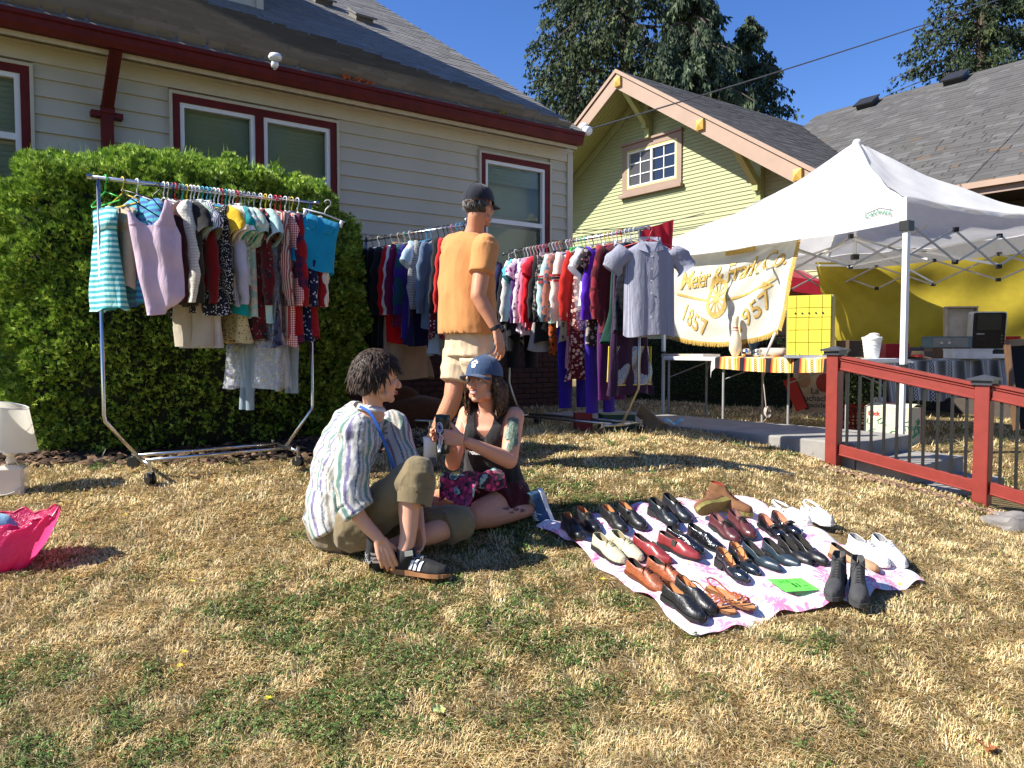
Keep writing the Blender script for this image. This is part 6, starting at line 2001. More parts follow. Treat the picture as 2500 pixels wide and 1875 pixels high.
# ---- right rack
A3 = W(1243, 618, 7.95); B3 = W(1562, 562, 6.35); A3.z = B3.z = CZ + .975
d3, w3 = rack(A3, B3, 'overfull chrome rolling clothes rack beside the banner', mat=M_rk2, extraend=.09, half=.22, kink=.42)
g3 = 'clothes on the right rack'
ang3 = atan2(-w3.y, -w3.x)
R3 = [  # far to near
 ('shirt', fab('plain', sr_(105, 55, 35)), .62, 'black', 'brown corduroy shirt at the far end of the right rack'),
 ('blouse', fab('floral', WHT, sr_(210, 120, 160), .9), .84, 'black', 'white blouse with pink and black roses at the far end of the right rack'),
 ('dress', fab('floral', WHT, sr_(30, 30, 34), .8), .95, 'white', 'white and black rose print dress next to the brown shirt'),
 ('jacket', fab('plain', sr_(34, 36, 78)), .62, 'black', 'short navy jacket with small embroidery'),
 ('pants', fab('plain', (.01, .01, .012)), 1.15, 'black', 'black trousers below the navy jacket'),
 ('coat', fab('plain', (.010, .010, .012)), .85, 'grey', 'black coat between the navy jacket and the white hooded top'),
 ('sweater', fab('plain', sr_(225, 225, 222)), .58, 'white', 'white hooded sweatshirt in the far half of the right rack'),
 ('tee', fab('plain', sr_(80, 195, 210)), .70, 'pink', 'sky blue tee right of the white hooded top'),
 ('blouse', fab('floral', sr_(225, 215, 230), sr_(160, 40, 130), 1.1), .82, 'cream', 'pink and violet flowered blouse on the right rack'),
 ('jacket', fab('plain', sr_(80, 40, 110)), .66, 'pink', 'violet quilted jacket on the right rack'),
 ('shirt', fab('floral', sr_(235, 225, 230), sr_(130, 110, 150), 1.0), .86, 'pink', 'white shirt with small lilac sprigs'),
 ('shirt', fab('plain', sr_(225, 120, 150)), .78, 'pink', 'rose pink long sleeved shirt on the right rack'),
 ('shirt', fab('plain', sr_(215, 20, 35)), .80, 'red', 'scarlet long sleeved shirt with gathered cuff'),
 ('skirt', fab('plain', sr_(180, 172, 168)), 1.0, 'grey', 'grey skirt hanging low below the scarlet shirt'),
 ('tee', fab('plain', sr_(205, 30, 50)), .62, 'white', 'cherry red tee beside the black jacket'),
 ('jacket', fab('plain', (.014, .014, .018)), .92, 'pink', 'black long jacket in the middle of the right rack'),
 ('shirt', fab('floral', (.015, .015, .018), sr_(150, 150, 140), 1.2), .66, 'wood', 'black shirt with grey scroll print'),
 ('pants', fab('floral', sr_(205, 90, 20), (.05, .02, .01), 1.2), 1.02, 'black', 'orange trousers with black print below the black jacket'),
 ('jacket', fab('plain', sr_(190, 222, 222)), .74, 'white', 'pale aqua jacket left of the cream varsity jacket'),
 ('shirt', fab('floral', sr_(180, 110, 90), sr_(60, 90, 120), 1.0), .60, 'pink', 'multicoloured patterned shirt peeking out beside the aqua jacket'),
 ('pants', fab('plain', sr_(52, 30, 150)), 1.50, 'black', 'long blue violet trousers nearly touching the grass'),
 ('jacket', fab('plain', sr_(238, 230, 212)), .78, 'white', 'cream jacket with dark red and black stripes on its sleeve'),
 ('skirt', fab('floral', sr_(170, 160, 130), sr_(80, 70, 60), 1.0), .92, 'green', 'tan patterned skirt below the cream jacket'),
 ('skirt', fab('plaid', sr_(225, 140, 150), sr_(200, 100, 115), 2.4), 1.16, 'teal', 'pink checked skirt hanging low on the right rack'),
 ('shirt', fab('plain', sr_(200, 40, 30)), .86, 'white', 'orange red shirt between the cream jacket and the white tee'),
 ('dress', fab('floral', (.12, .01, .012), sr_(225, 190, 170), 1.0), 1.26, 'black', 'dark red skirt with pale leaf print below the pink checked one'),
 ('tee', fab('plain', sr_(235, 238, 240)), .62, 'white', 'white tee with a grey back left of the purple sweatshirt'),
 ('pants', fab('plain', sr_(60, 34, 160)), 1.52, 'grey', 'second pair of long blue violet trousers under the pink skirt'),
 ('blouse', fab('floral', (.02, .02, .02), sr_(170, 160, 150), .9), .95, 'yellow', 'black and cream flowered blouse below the white tee'),
 ('sweater', fab('plain', sr_(92, 34, 190)), .72, 'yellow', 'bright purple sweatshirt with ribbed cuff'),
 ('pants', fab('plain', sr_(80, 24, 92)), 1.40, 'clear', 'wide plum trousers hanging near the right upright'),
 ('jacket', fab('plain', sr_(150, 42, 56)), .76, 'pink', 'dusty maroon padded jacket right of the purple sweatshirt'),
 ('coat', fab('plain', sr_(88, 18, 30)), .84, 'red', 'dark maroon coat behind the blue checked shirt'),
 ('skirt', fab('plain', sr_(14, 60, 50)), .93, 'white', 'dark green skirt below the blue checked shirt'),
 ('dress', fab('plain', (.04, .012, .05)), 1.36, 'clear', 'blackish purple dress reaching down to the cardboard boxes'),
 ('skirt', fab('plaid', (.02, .025, .04), (.005, .005, .008), .8), .84, 'white', 'very dark plaid skirt directly under the blue checked shirt'),
]
def varsity(g, m):
 for s in (-1, 1):
  for z, c in ((-.33, RED_), (-.355, BLK_), (-.38, RED_)):
   mm = MB(); mm.lathe([(.081, -.009), (.079, .009)], (s * (.205 - .03 + .060), 0, z), 16, cap=False); mm.v = [(x, y * .62, z_) for x, y, z_ in mm.v]; mm.build('sleeve_stripe', plain('stripe_%d' % int(c[0] * 100), c, .8), g, local=True)
n3 = len(R3)
for i, (kind, mat, L, hg, lab) in enumerate(R3):
 s = .01 + .96 * (i / (n3 - 1)) ; P = A3.lerp(B3, s)
 garment(kind, mat, P, ang3 + random.uniform(-.16, .16), lab, g3, L=L, hang=hg, w=.21, extra=varsity if 'varsity' in lab or 'dark red and black stripes' in lab else None)
# clear garment bag with yellow edges
P = A3.lerp(B3, .955); gb = thing('hanging_garment_bag', P, 'clear plastic garment bag with yellow piping low on the right rack', 'garment bag', g3, ang3)
m = MB(); x0, x1, z0, z1 = -.20, .22, -1.28, -.96
m.grid(lambda u, v: (x0 + (x1 - x0) * u, .02 + .02 * sin(u * 9 + v * 5), z0 + (z1 - z0) * v), 14, 14); m.grid(lambda u, v: (x0 + (x1 - x0) * u, -.03 + .02 * sin(u * 7 + v * 9), z0 + (z1 - z0) * v), 14, 14)
m.build('film', film(), gb, True, local=True)
m = MB(); e_ = [(x0, .02, z1), (x0, .02, z0), (x1, .02, z0), (x1, .02, z1)]; m.tube(e_, .007, 6); m.tube([(x0, -.03, z1), (x0 - .02, -.05, z0), (x1, -.05, z0 + .03), (x1, -.03, z1)], .007, 6); m.tube([(x0, -.04, z0), (x0, .03, z0)], .007, 6)
m.build('piping', plain('yellow_piping', (.75, .58, .05), .5), gb, local=True)
# second clear bag beside the cream jacket
P = A3.lerp(B3, .70); gb = thing('hanging_garment_bag', P, 'clear plastic shirt bag with yellow bottom edge between the cream jacket and purple sweatshirt', 'garment bag', g3, ang3)
m = MB(); x0, x1, z0, z1 = -.30, .2, -.82, -.15
m.grid(lambda u, v: (x0 + (x1 - x0) * u + .05 * v, .02 + .02 * sin(u * 9 + v * 5), z0 + (z1 - z0) * v), 12, 12); m.build('film', film(), gb, True, local=True)
m = MB(); m.tube([(x0, .02, z0 + .03), (x0, .02, z0), (x0 + .24, .02, z0)], .006, 6); m.build('piping', plain('yellow_piping', (.75, .58, .05)), gb, local=True)
# blue checked shirt facing the camera at the near end
P = W(1586, 560, 6.12)
bs = thing('hanging_shirt', P, 'blue checked short sleeved shirt facing out at the near end of the right rack', 'shirt', g3, .06)
M_ging = fab('plaid', sr_(122, 125, 148), sr_(196, 197, 208), 7.0, .2)
m = MB(); body_tube(m, .84, .205, .195, ht=.05, seed=11, flare_ripple=.012, na=40, nz=22)
for s in (-1, 1): sleeve_tube(m, s, .20, .20, 5, False, .085, .09, out=.13)
m.build('fabric', M_ging, bs, True, local=True)
m = MB()
for s in (-1, 1):
 m.loft([[(s * .055, -.045, -.10), (s * .085, -.02, -.10), (s * .07, .02, -.085)], [(s * .02, -.062, -.19), (s * .10, -.056, -.165), (s * .095, .0, -.11)]], closed=False)
 m.loft([[(s * .09, -.01, -.10), (s * .07, .03, -.085), (0, .045, -.08)], [(s * .085, 0, -.06), (s * .06, .03, -.055), (0, .04, -.05)]], closed=False)
 m.loft([[(s * .02, -.062, -.19), (s * .10, -.056, -.165)], [(s * .055, -.05, -.10), (s * .085, -.02, -.075)]], closed=False)
m.build('collar', M_ging, bs, True, local=True)
m = MB(); m.grid(lambda u, v: (-.012 + .03 * u, -.066 - .006 * sin(v * 12), -.19 - .63 * v), 2, 16); m.build('placket', M_ging, bs, True, local=True)
for k in range(6):
 m = MB(); m.lathe([(.007, 0), (.007, .004)], (.002, -.070 - .004 * sin(k), -.22 - .095 * k), 10, axis=(0, -1, 0)); m.build('button', M_wp, bs, local=True)
m = MB(); m.loft([[(.03, -.074, -.28), (.11, -.070, -.28)], [(.03, -.076, -.36), (.11, -.072, -.36)]], closed=False) if False else None
h = bpy.data.objects.new('hanger', hanger_mesh('red')); COL.objects.link(h); h.parent = bs
# red cloth hung behind the far hangers, next to the canopy tip
m = MB(); a_, b_, c_, d_ = W(1540, 600, 7.6), W(1642, 537, 7.9), W(1640, 600, 7.9), W(1560, 660, 7.6)
a_, b_, c_, d_ = W(1556, 566, 8.4), W(1644, 536, 8.6), W(1640, 606, 8.6), W(1580, 640, 8.4)
m.grid(lambda u, v: a_.lerp(b_, u).lerp(d_.lerp(c_, u), v) + Vector((0, .03 * sin(u * 12), 0)), 14, 8); m.build('red_flag_cloth', M_redc, None, True, label='red cloth hung between the right rack and the white canopy', category='cloth')
# teal and red boxes, papers on the ground below the right rack
def sbox(px, py, Y, w, d, h, mat, label, name, rz=0, cat='box'):
 p = W(px, py, Y); p.z = G(p.x, p.y); m = MB(); m.box(p + UP * h / 2, (w, d, h), Matrix.Rotation(rz, 3, 'Z'))
 return bevel(m.build(name, mat, None, label=label, category=cat), .004)
sbox(1423, 1035, 7.0, .16, .10, .17, plain('red_tin', (.25, .012, .02), .5), 'small red tin with a gilt panel under the right rack', 'red_tin', .1, 'tin')
sbox(1505, 1040, 7.1, .30, .22, .16, plain('dark_green_plastic', (.005, .06, .045), .5), 'dark green storage tub under the right rack', 'storage_tub', .1, 'tub')
m = MB()
for k in range(4):
 a_ = W(1560 + 8 * k, 1000 + k * 5, 7.1); b_ = W(1610 + 7 * k, 1050, 6.9); b_.z = G(b_.x, b_.y) + .03; m.span(a_, b_, .01, .13 - .02 * k)
m.build('cardboard_sheets', plain('brown_cardboard', (.30, .20, .12), .85), None, label='cardboard sheets leaning against the foot of the right rack', category='cardboard')
m = MB(); p = GP(1635, 1045); m.grid(lambda u, v: p + Vector((-.10 + .24 * u, .04 * v, .02 + .05 * abs(sin(u * 5)) + .02 * v)), 12, 3); m.build('teal_fabric_scrap', plain('aqua_fabric', sr_(150, 215, 220), .8), None, True, label='small aqua fabric scrap on the walkway by the right rack', category='scrap')
# bags and bins in the dark under the middle rack
m = MB(); p = W(1015, 1000, 6.9); m.ball((p.x, p.y, G(p.x, p.y) + .14), .30, 18, 12, sc=(1.2, .7, .55)); m.ball((p.x - .15, p.y, G(p.x, p.y) + .28), .16, 14, 9, sc=(1.2, .7, .7)); m.build('brown_bag', fab('plain', sr_(84, 48, 24)), None, True, label='brown cloth bag in the shade under the middle rack', category='bag')
garment('skirt', fab('plain', sr_(170, 150, 125)), A2.lerp(B2, .42), ang2, 'beige cloth hanging below the coats on the middle rack', g2, L=1.30, hang='wood', hem=.30)
# ================================================================== flowered sheet
bc0, bc1, bc2, bc3 = GP(1318, 1290), GP(1835, 1222), GP(2252, 1432), GP(1690, 1560)
def blanket(u, v, off=0.0):
 p = bc0.lerp(bc1, u).lerp(bc3.lerp(bc2, u), v)
 e = lambda t: sin(t * 13.0) * .018 + sin(t * 29 + 1) * .008
 du = (bc1 - bc0).normalized(); dv = (bc3 - bc0).normalized()
 p = p + dv * ((e(u) + .03 * sin(pi * u)) * (2 * v - 1)) + du * (e(v + 3) * (2 * u - 1))
 z = G(p.x, p.y) + .030
 w = .010 * sin(u * 31 + v * 9) + .009 * sin(v * 27 - u * 12) + .005 * sin(u * 63 - v * 40) + .010 * max(0, noise.noise(Vector((u * 7, v * 7, 1.0))))
 edge = min(u, 1 - u, v, 1 - v)
 z += w - .016 * max(0, 1 - edge / .03)
 return Vector((p.x, p.y, z + off))
t = NT('flowered_sheet'); co = t.coord('UV')
nz_ = t.noise(9, co, 3)
cv = t.n.new('ShaderNodeVectorMath'); cv.operation = 'ADD'; t.l.new(co, cv.inputs[0]); 
cs = t.n.new('ShaderNodeCombineXYZ'); t.l.new(t.math('MULTIPLY', nz_, .05), cs.inputs[0]); t.l.new(t.math('MULTIPLY', t.noise(13, co), .05), cs.inputs[1]); t.l.new(cs.outputs[0], cv.inputs[1])
def flower(scale, off, petals, r0, r1):
 mp = t.n.new('ShaderNodeMapping'); mp.inputs['Location'].default_value = (off, off * 1.7, 0); t.l.new(cv.outputs[0], mp.inputs[0])
 v = t.new('ShaderNodeTexVoronoi'); v.inputs['Scale'].default_value = scale; v.inputs['Randomness'].default_value = .85; t.l.new(mp.outputs[0], v.inputs['Vector'])
 sb = t.n.new('ShaderNodeVectorMath'); sb.operation = 'SUBTRACT'; t.l.new(mp.outputs[0], sb.inputs[0]); t.l.new(v.outputs['Position'], sb.inputs[1])
 S = t.sep(sb.outputs[0]); an = t.math('ARCTAN2', S[1], S[0])
 pet = t.math('ABSOLUTE', t.math('SINE', t.math('MULTIPLY', an, petals / 2)))
 rad = t.math('MULTIPLY_ADD', pet, r1 - r0, r0)
 return t.math('LESS_THAN', v.outputs['Distance'], rad), t.math('LESS_THAN', v.outputs['Distance'], r0 * .55), v.outputs['Color']
f1, c1_, _ = flower(13, 0, 7, .24, .56); f2, c2_, _ = flower(17, 3.1, 9, .20, .46); f3, c3_, _ = flower(14, 7.7, 8, .16, .46)
col = t.mix(t.noise(30, co), (.74, .70, .72), (.86, .84, .86))
col = t.mix(f1, col, srgb(236, 140, 178)); col = t.mix(t.math('MULTIPLY', f3, .85), col, srgb(205, 208, 225)); col = t.mix(f2, col, srgb(250, 205, 215)); col = t.mix(c2_, col, srgb(245, 205, 70)); col = t.mix(c3_, col, srgb(240, 200, 80)); col = t.mix(c1_, col, srgb(222, 96, 150))
t.base(col); t.set(rough=.85, spec=.15, sheen=.2); t.bump(t.noise(14, co, 5), .5, .02)
translucent(t, .1, col)
m = MB(); m.grid(lambda u, v: blanket(u, v), 110, 110)
m.build('flowered_sheet', t.m, None, True, label='pink white and yellow flowered sheet spread on the lawn under rows of shoes', category='sheet')
# underlying ground is bare of blades here, so the sheet lies on a low cushion
def on_sheet(px, py):
 """point of the sheet on the sight line"""
 p = GP(px, py + 4)
 return Vector((p.x, p.y, G(p.x, p.y) + .033))
# ================================================================== shoes
SP = {}
def leather(name, c, rough=.3, coat=.3, bump=.15, bscale=120):
 return plain('leather_' + name, c, rough, .2, 25, bump, bscale, coat=coat)
M_tan = leather('tan_lining', srgb(190, 130, 80), .6, 0)
def shoe_parts(kind, up, sole, lin, L=.275, point=0.0, heel=.012, st=.010, high=0, topen=.50, laces=None, wide=1.0, parts=None):
 """meshes of one shoe, toe towards +x, heel at x=0"""
 ts = np.concatenate([np.linspace(0, .1, 7), np.linspace(.14, .9, 22), np.linspace(.92, 1, 9)])
 W_ = [.002, .018, .029, .032, .029, .033, .041, .036 - .012 * point, .022 - .010 * point, .0002]
 T_ = [0, .015, .06, .16, .36, .52, .70, .86, .95, 1.0]
 w = lambda q: float(np.interp(q, T_, W_)) * wide
 if high: Tz, Hz = [0, .05, .25, .36, .46, .6, .8, .93, .98, 1], [high, high * 1.03, high, high * .92, .085, .060, .045, .036, .022, .002]
 elif kind == 'clog': Tz, Hz = [0, .1, .3, .42, .5, .7, .9, .98, 1], [.030, .034, .030, .045, .068, .060, .042, .022, .002]
 elif kind == 'pump': Tz, Hz = [0, .1, .3, .5, .6, .8, .93, .98, 1], [.058, .050, .034, .030, .040, .036, .028, .016, .002]
 else: Tz, Hz = [0, .1, .3, .45, .52, .65, .8, .93, .98, 1], [.062, .058, .046, .060, .066, .052, .040, .031, .018, .002]
 H = lambda q: float(np.interp(q, Tz, Hz))
 b = lambda q: st + heel * (1 - smooth(.28, .52, q))
 g = lambda q: (.80 if kind != 'pump' else .86) * (1 - smooth(topen - .16, topen, q)) * (1 if q > .03 else max(0.0, q / .03))
 m = MB(); NQ = 9
 for sg in (-1, 1):
  rows = []
  for q in ts:
   ww, hh, gg, bb = w(q), H(q), g(q), b(q)
   if kind == 'plainopen': pass
   row = []
   for i in range(NQ + 1):
    s = i / NQ
    lat = ww * ((1 - gg) * (cos(pi / 2 * s) ** .75) + gg) if s < 1 else ww * gg
    if high and q < .4: lat *= 1 + .0 * s
    row.append((q * L, sg * lat, bb + hh * sin(pi / 2 * s) ** .92 if s > 0 else bb))
   rows.append(row if sg > 0 else row)
  m.loft(rows, closed=False)
 out = {}
 me = m.mesh('upper', [up, lin], True)
 o = bpy.data.objects.new('upper', me); COL.objects.link(o)
 md = o.modifiers.new('w', 'WELD'); md.merge_threshold = .0006
 md = o.modifiers.new('s', 'SOLIDIFY'); md.thickness = .0028; md.offset = -1; md.use_even_offset = False; md.material_offset = 1; md.material_offset_rim = 0
 bpy.context.view_layer.update()
 # normals must point outwards before thickening
 bm = bmesh.new(); bm.from_mesh(me)
 bmesh.ops.remove_doubles(bm, verts=bm.verts, dist=.0006)
 bmesh.ops.recalc_face_normals(bm, faces=bm.faces)
 c_ = sum(((f.normal.dot(Vector((0, f.calc_center_median().y, .02)))) for f in bm.faces))
 if c_ < 0: bmesh.ops.reverse_faces(bm, faces=bm.faces)
 bm.to_mesh(me); bm.free()
 o.modifiers.remove(o.modifiers['w'])
 me2 = bpy.data.meshes.new_from_object(o.evaluated_get(bpy.context.evaluated_depsgraph_get())) if False else None
 bpy.context.view_layer.update()
 me2 = bpy.data.meshes.new_from_object(o.evaluated_get(bpy.context.evaluated_depsgraph_get()))
 bpy.data.objects.remove(o)
 me2.polygons.foreach_set('use_smooth', [True] * len(me2.polygons))
 out['upper'] = me2
 # sole
 m = MB(); ex_ = .0035
 top, bot = [], []
 loopq = list(ts) + list(ts[::-1][1:-1])
 for i, q in enumerate(loopq):
  sg = 1 if i < len(ts) else -1
  x = q * L + (ex_ if q > .9 else -ex_ if q < .05 else 0); y = sg * (w(q) + ex_)
  top.append((x, y, b(q) + .001)); lift = max(0, b(q) - st) if .30 < q else 0
  bot.append((x, y, .0005 + (lift if heel > .012 and q > .27 else 0) + (.004 * max(0, (q - .85) / .15))))
 m.loft([bot, top]); out['sole'] = m.mesh('sole', sole)
 m = MB()
 rows = [[(q * L, -w(q) * .93, b(q) + .003), (q * L, w(q) * .93, b(q) + .003)] for q in ts if q < topen + .1]
 m.loft(rows, closed=False); out['insole'] = m.mesh('insole', lin)
 if laces:
  m = MB(); r = .0021
  q0, q1 = (topen - .04, topen + .16) if not high else (.34, .66)
  n = 4 if not high else 7
  for k in range(n):
   qa, qb = q0 + (q1 - q0) * k / n, q0 + (q1 - q0) * (k + .8) / n
   for sg in (-1, 1):
    pts = []
    for s in (-1, -.5, 0, .5, 1):
     q = qa + (qb - qa) * (s * sg + 1) / 2; y = s * w(q) * .48
     z = b(q) + H(q) * (cos(s * .55)) + .004
     pts.append((q * L, y, z))
    m.tube(pts, r, 5)
  zt = b(q0) + H(q0) + .006
  for sg in (-1, 1):
   m.tube([(q0 * L, 0, zt), (q0 * L + .004, sg * .014, zt + .006), (q0 * L + .012, sg * .030, zt), (q0 * L + .006, sg * .018, zt - .004), (q0 * L, 0, zt)], r, 5)
   m.tube([(q0 * L, 0, zt), (q0 * L + .012, sg * .018, zt - .004), (q0 * L + .025, sg * .038, zt - .022)], r, 5)
  out['laces'] = m.mesh('laces', laces, True)
 if parts: parts(out, w, H, b, L)
 return out
def strap(mb, q, w, H, b, L, wid=.012, lift=.003, ang=1.45, dq=0.0):
 for sgn in (1,):
  rows = []
  for k in range(13):
   a = -ang + 2 * ang * k / 12
   qq = q + dq * (a / ang)
   y = sin(a) * (w(qq) + lift * .8) * (1 if abs(sin(a)) < 1 else 1); z = b(qq) + H(qq) * cos(a) ** .9 + lift if cos(a) > 0 else b(qq)
   rows.append([(qq * L - wid / 2, y, z), (qq * L + wid / 2, y, z)])
  mb.loft(rows, closed=False)
def put_pair(key, spec, places, labels, roll=None, pitch=None):
 for i, ((hx, hy, tx, ty), lab) in enumerate(zip(places, labels)):
  a, b_ = on_sheet(hx, hy), on_sheet(tx, ty)
  d = (b_ - a); Lg = spec.get('L', .275) * .9
  c = (a + b_) / 2; dd = Vector((d.x, d.y, 0)).normalized()
  h = c - dd * Lg / 2; t_ = c + dd * Lg / 2
  h.z = G(h.x, h.y) + .036; t_.z = G(t_.x, t_.y) + .036
  if key not in SP: SP[key] = shoe_parts(**spec)
  o = thing('shoe', h, lab, 'shoe', 'shoes set out on the flowered sheet')
  pit = -atan2(t_.z - h.z, Lg)
  o.rotation_euler = Euler((0, pit, atan2(dd.y, dd.x)))
  if roll and i in roll:
   o.rotation_euler = (Matrix.Rotation(atan2(dd.y, dd.x), 3, 'Z') @ Matrix.Rotation(pit, 3, 'Y') @ Matrix.Rotation(roll[i], 3, 'X')).to_euler()
   o.location.z += .045
  o.scale = (.85, -.85 if i == 1 else .85, .86)
  for nm, me in SP[key].items():
   q = bpy.data.objects.new(nm, me); COL.objects.link(q); q.parent = o
M_rub = plain('black_rubber', (.012, .012, .012), .7); M_bl = leather('black', (.012, .012, .013), .42, .12, .4, 50)
M_lk = plain('black_lining', (.02, .018, .016), .8); M_lace = plain('black_lace', (.012, .012, .012), .8)
def monk(out, w, H, b, L):
 m = MB(); strap(m, .50, w, H, b, L, .022); out['strap'] = m.mesh('strap', M_bl)
 m = MB(); m.box((.50 * L, .03, b(.5) + H(.5) * .75 + .004), (.018, .005, .02)); out['buckle'] = m.mesh('buckle', M_chr)
put_pair('derby', dict(kind='ox', up=M_bl, sole=plain('dark_brown_sole', (.05, .025, .015), .5), lin=M_tan, laces=M_lace, st=.014, heel=.016),
   [(1372, 1292, 1430, 1345), (1405, 1278, 1470, 1325)], ['black lace up shoe with tan lining at the left corner of the sheet', 'black lace up shoe with tan lining, second from the left corner'])
put_pair('monk', dict(kind='ox', up=M_bl, sole=M_rub, lin=M_tan, st=.012, heel=.018, parts=monk, topen=.48),
   [(1464, 1272, 1540, 1325), (1503, 1266, 1590, 1318)], ['glossy black buckled shoe with tan lining, left one of its pair', 'glossy black buckled shoe with tan lining, right one of its pair'])
put_pair('moc', dict(kind='ox', up=leather('blue_black', (.014, .018, .024), .36, .25, .3, 50), sole=M_rub, lin=M_lk, laces=M_lace, st=.020, heel=.022, wide=1.05),
   [(1582, 1262, 1662, 1312), (1618, 1252, 1692, 1298)], ['tall black moccasin toe shoe with lace at the back edge of the sheet', 'right hand one of the tall black moccasin toe shoes'])
put_pair('beige', dict(kind='ox', up=plain('beige_suede', srgb(200, 192, 160), .9, .1, 20, .3, 150), sole=M_rub, lin=plain('beige_inside', srgb(150, 140, 105), .9), laces=plain('beige_lace', srgb(190, 180, 140), .8), st=.012, heel=.014, wide=1.1, topen=.46),
   [(1450, 1350, 1532, 1402), (1492, 1342, 1575, 1396)], ['beige suede lace up shoe at the left edge of the sheet', 'beige suede lace up shoe touching the red slip on'])
def gus(out, w, H, b, L):
 m = MB()
 for sg in (1,): m.box((.42 * L, sg * w(.42) * .93, b(.42) + .040), (.026, .006, .032))
 out['elastic_gusset'] = m.mesh('elastic_gusset', plain('olive_elastic', (.05, .045, .03), .9))
put_pair('red', dict(kind='ox', up=leather('oxblood_red', srgb(140, 50, 50), .38, .2, .3, 50), sole=M_rub, lin=M_lk, point=.6, st=.008, heel=.016, parts=gus, topen=.45),
   [(1545, 1352, 1648, 1400), (1608, 1346, 1716, 1388)], ['red leather slip on shoe, left of its pair', 'red leather slip on shoe, right of its pair with the shinier toe'])
put_pair('snake', dict(kind='ox', up=leather('black_croc', (.008, .008, .009), .12, .9, 1.0, 70), sole=M_rub, lin=M_lk, point=.3, st=.008, heel=.014, topen=.46, L=.26),
   [(1636, 1336, 1714, 1368), (1690, 1330, 1760, 1362)], ['black snakeskin loafer, left of its pair', 'black snakeskin loafer, right of its pair'])
M_bboot = plain('brown_nubuck', srgb(120, 82, 50), .85, .2, 20, .3, 120); M_gum = plain('olive_gum_sole', srgb(130, 120, 60), .7, .2, 60, .5, 60)
put_pair('boot', dict(kind='boot', up=M_bboot, sole=M_gum, lin=plain('red_boot_lining', (.45, .02, .02), .8), laces=plain('brown_lace', srgb(100, 60, 40), .8), st=.028, heel=.008, high=.12, topen=.36, L=.30, wide=1.1),
   [(1792, 1262, 1700, 1285), (1738, 1250, 1830, 1275)], ['brown work boot lying on its side with the ribbed sole showing', 'brown work boot with red lining standing behind the tipped one'], roll={0: 1.1})
put_pair('burg', dict(kind='ox', up=leather('burgundy', srgb(84, 40, 42), .4, .2, .3, 50), sole=M_rub, lin=leather('mauve_lining', srgb(140, 100, 95), .7, 0), laces=M_lace, st=.012, heel=.016, wide=1.05),
   [(1734, 1298, 1812, 1348), (1778, 1286, 1850, 1338)], ['burgundy lace up shoe directly below the brown boots', 'burgundy lace up shoe, right of its pair'])
put_pair('woven', dict(kind='ox', up=leather('woven_brown', srgb(150, 82, 48), .45, .1, .9, 60), sole=plain('brown_sole', srgb(96, 48, 26), .7), lin=M_lk, laces=plain('brown_lace2', srgb(96, 48, 26), .7), st=.008, heel=.008, topen=.46),
   [(1535, 1414, 1626, 1470), (1586, 1408, 1682, 1458)], ['woven brown lace up shoe at the lower left edge of the sheet', 'woven brown lace up shoe, right of its pair'])
put_pair('loafer', dict(kind='ox', up=leather('black_pebbled', (.012, .012, .013), .4, .2, .7, 90), sole=M_rub, lin=M_tan, st=.012, heel=.014, topen=.50, wide=1.05),
   [(1632, 1486, 1712, 1536), (1660, 1466, 1744, 1520)], ['black leather loafer nearest the bottom corner of the sheet', 'black leather loafer with tan insole beside the bottom corner one'])
def sandal(out, w, H, b, L):
 del out['upper']
 m = MB()
 for k, (q, dq) in enumerate(((.55, .03), (.60, -.03), (.66, .03), (.72, -.03), (.79, .02))):
  m2 = MB(); strap(m2, q, lambda t_: w(t_) * .95, lambda t_: .034, b, L, .012, .002, 1.5, dq); m.add(m2.v, m2.f)
 m.tube([(.02 * L + .02 * sin(a) , .030 * cos(a), b(.05) + .035 + .0 * a) if False else (.10 * L - .028 * sin(a) , .030 * cos(a), b(.05) + .03 + .01 * sin(a)) for a in np.linspace(0, pi, 9)], .004, 5)
 for sg in (-1, 1): m.tube([(.10 * L, sg * .030, b(.1) + .03), (.28 * L, sg * .028, b(.3) + .012), (.45 * L, sg * .030, b(.45) + .005)], .004, 5)
 out['straps'] = m.mesh('straps', leather('cognac_strap', srgb(150, 80, 36), .35, .3))
put_pair('sandal', dict(kind='ox', up=M_tan, sole=plain('tan_sole', srgb(120, 78, 44), .7), lin=leather('tan_footbed', srgb(205, 145, 92), .6, 0), st=.010, heel=.010, parts=sandal, topen=.98),
   [(1694, 1470, 1790, 1518), (1738, 1462, 1838, 1508)], ['tan strappy leather sandal, left of its pair', 'tan strappy leather sandal, right of its pair near the green card'])
def sling(out, w, H, b, L):
 m = MB(); strap(m, .30, w, lambda t_: .05, b, L, .008); m.box((.62 * L, 0, b(.62) + .042), (.02, .03, .012)); out['bow'] = m.mesh('bow', M_bl)
put_pair('sling', dict(kind='pump', up=leather('dark_patent', (.012, .016, .020), .12, .9), sole=M_rub, lin=leather('tan_footbed', srgb(205, 145, 92)), point=.5, st=.006, heel=.035, topen=.62, L=.25, parts=sling),
   [(1756, 1396, 1826, 1440), (1788, 1382, 1852, 1424)], ['small black patent heeled shoe with tan insole, left of its pair', 'small black patent heeled shoe, right of its pair'])
put_pair('navy', dict(kind='pump', up=leather('navy_blue', (.020, .036, .052), .38, .2), sole=M_rub, lin=M_lk, point=1.0, st=.006, heel=.018, topen=.62, L=.28),
   [(1814, 1366, 1915, 1418), (1860, 1360, 1966, 1414)], ['pointed navy leather flat, left of its pair', 'pointed navy leather flat above the green card'])
put_pair('pump', dict(kind='pump', up=M_bl, sole=M_rub, lin=M_lk, point=.5, st=.007, heel=.022, topen=.60, L=.265),
   [(1905, 1356, 1985, 1402), (1942, 1356, 2022, 1398)], ['plain black leather flat between the navy pair and the high tops', 'plain black leather flat nearest the grey high tops'])
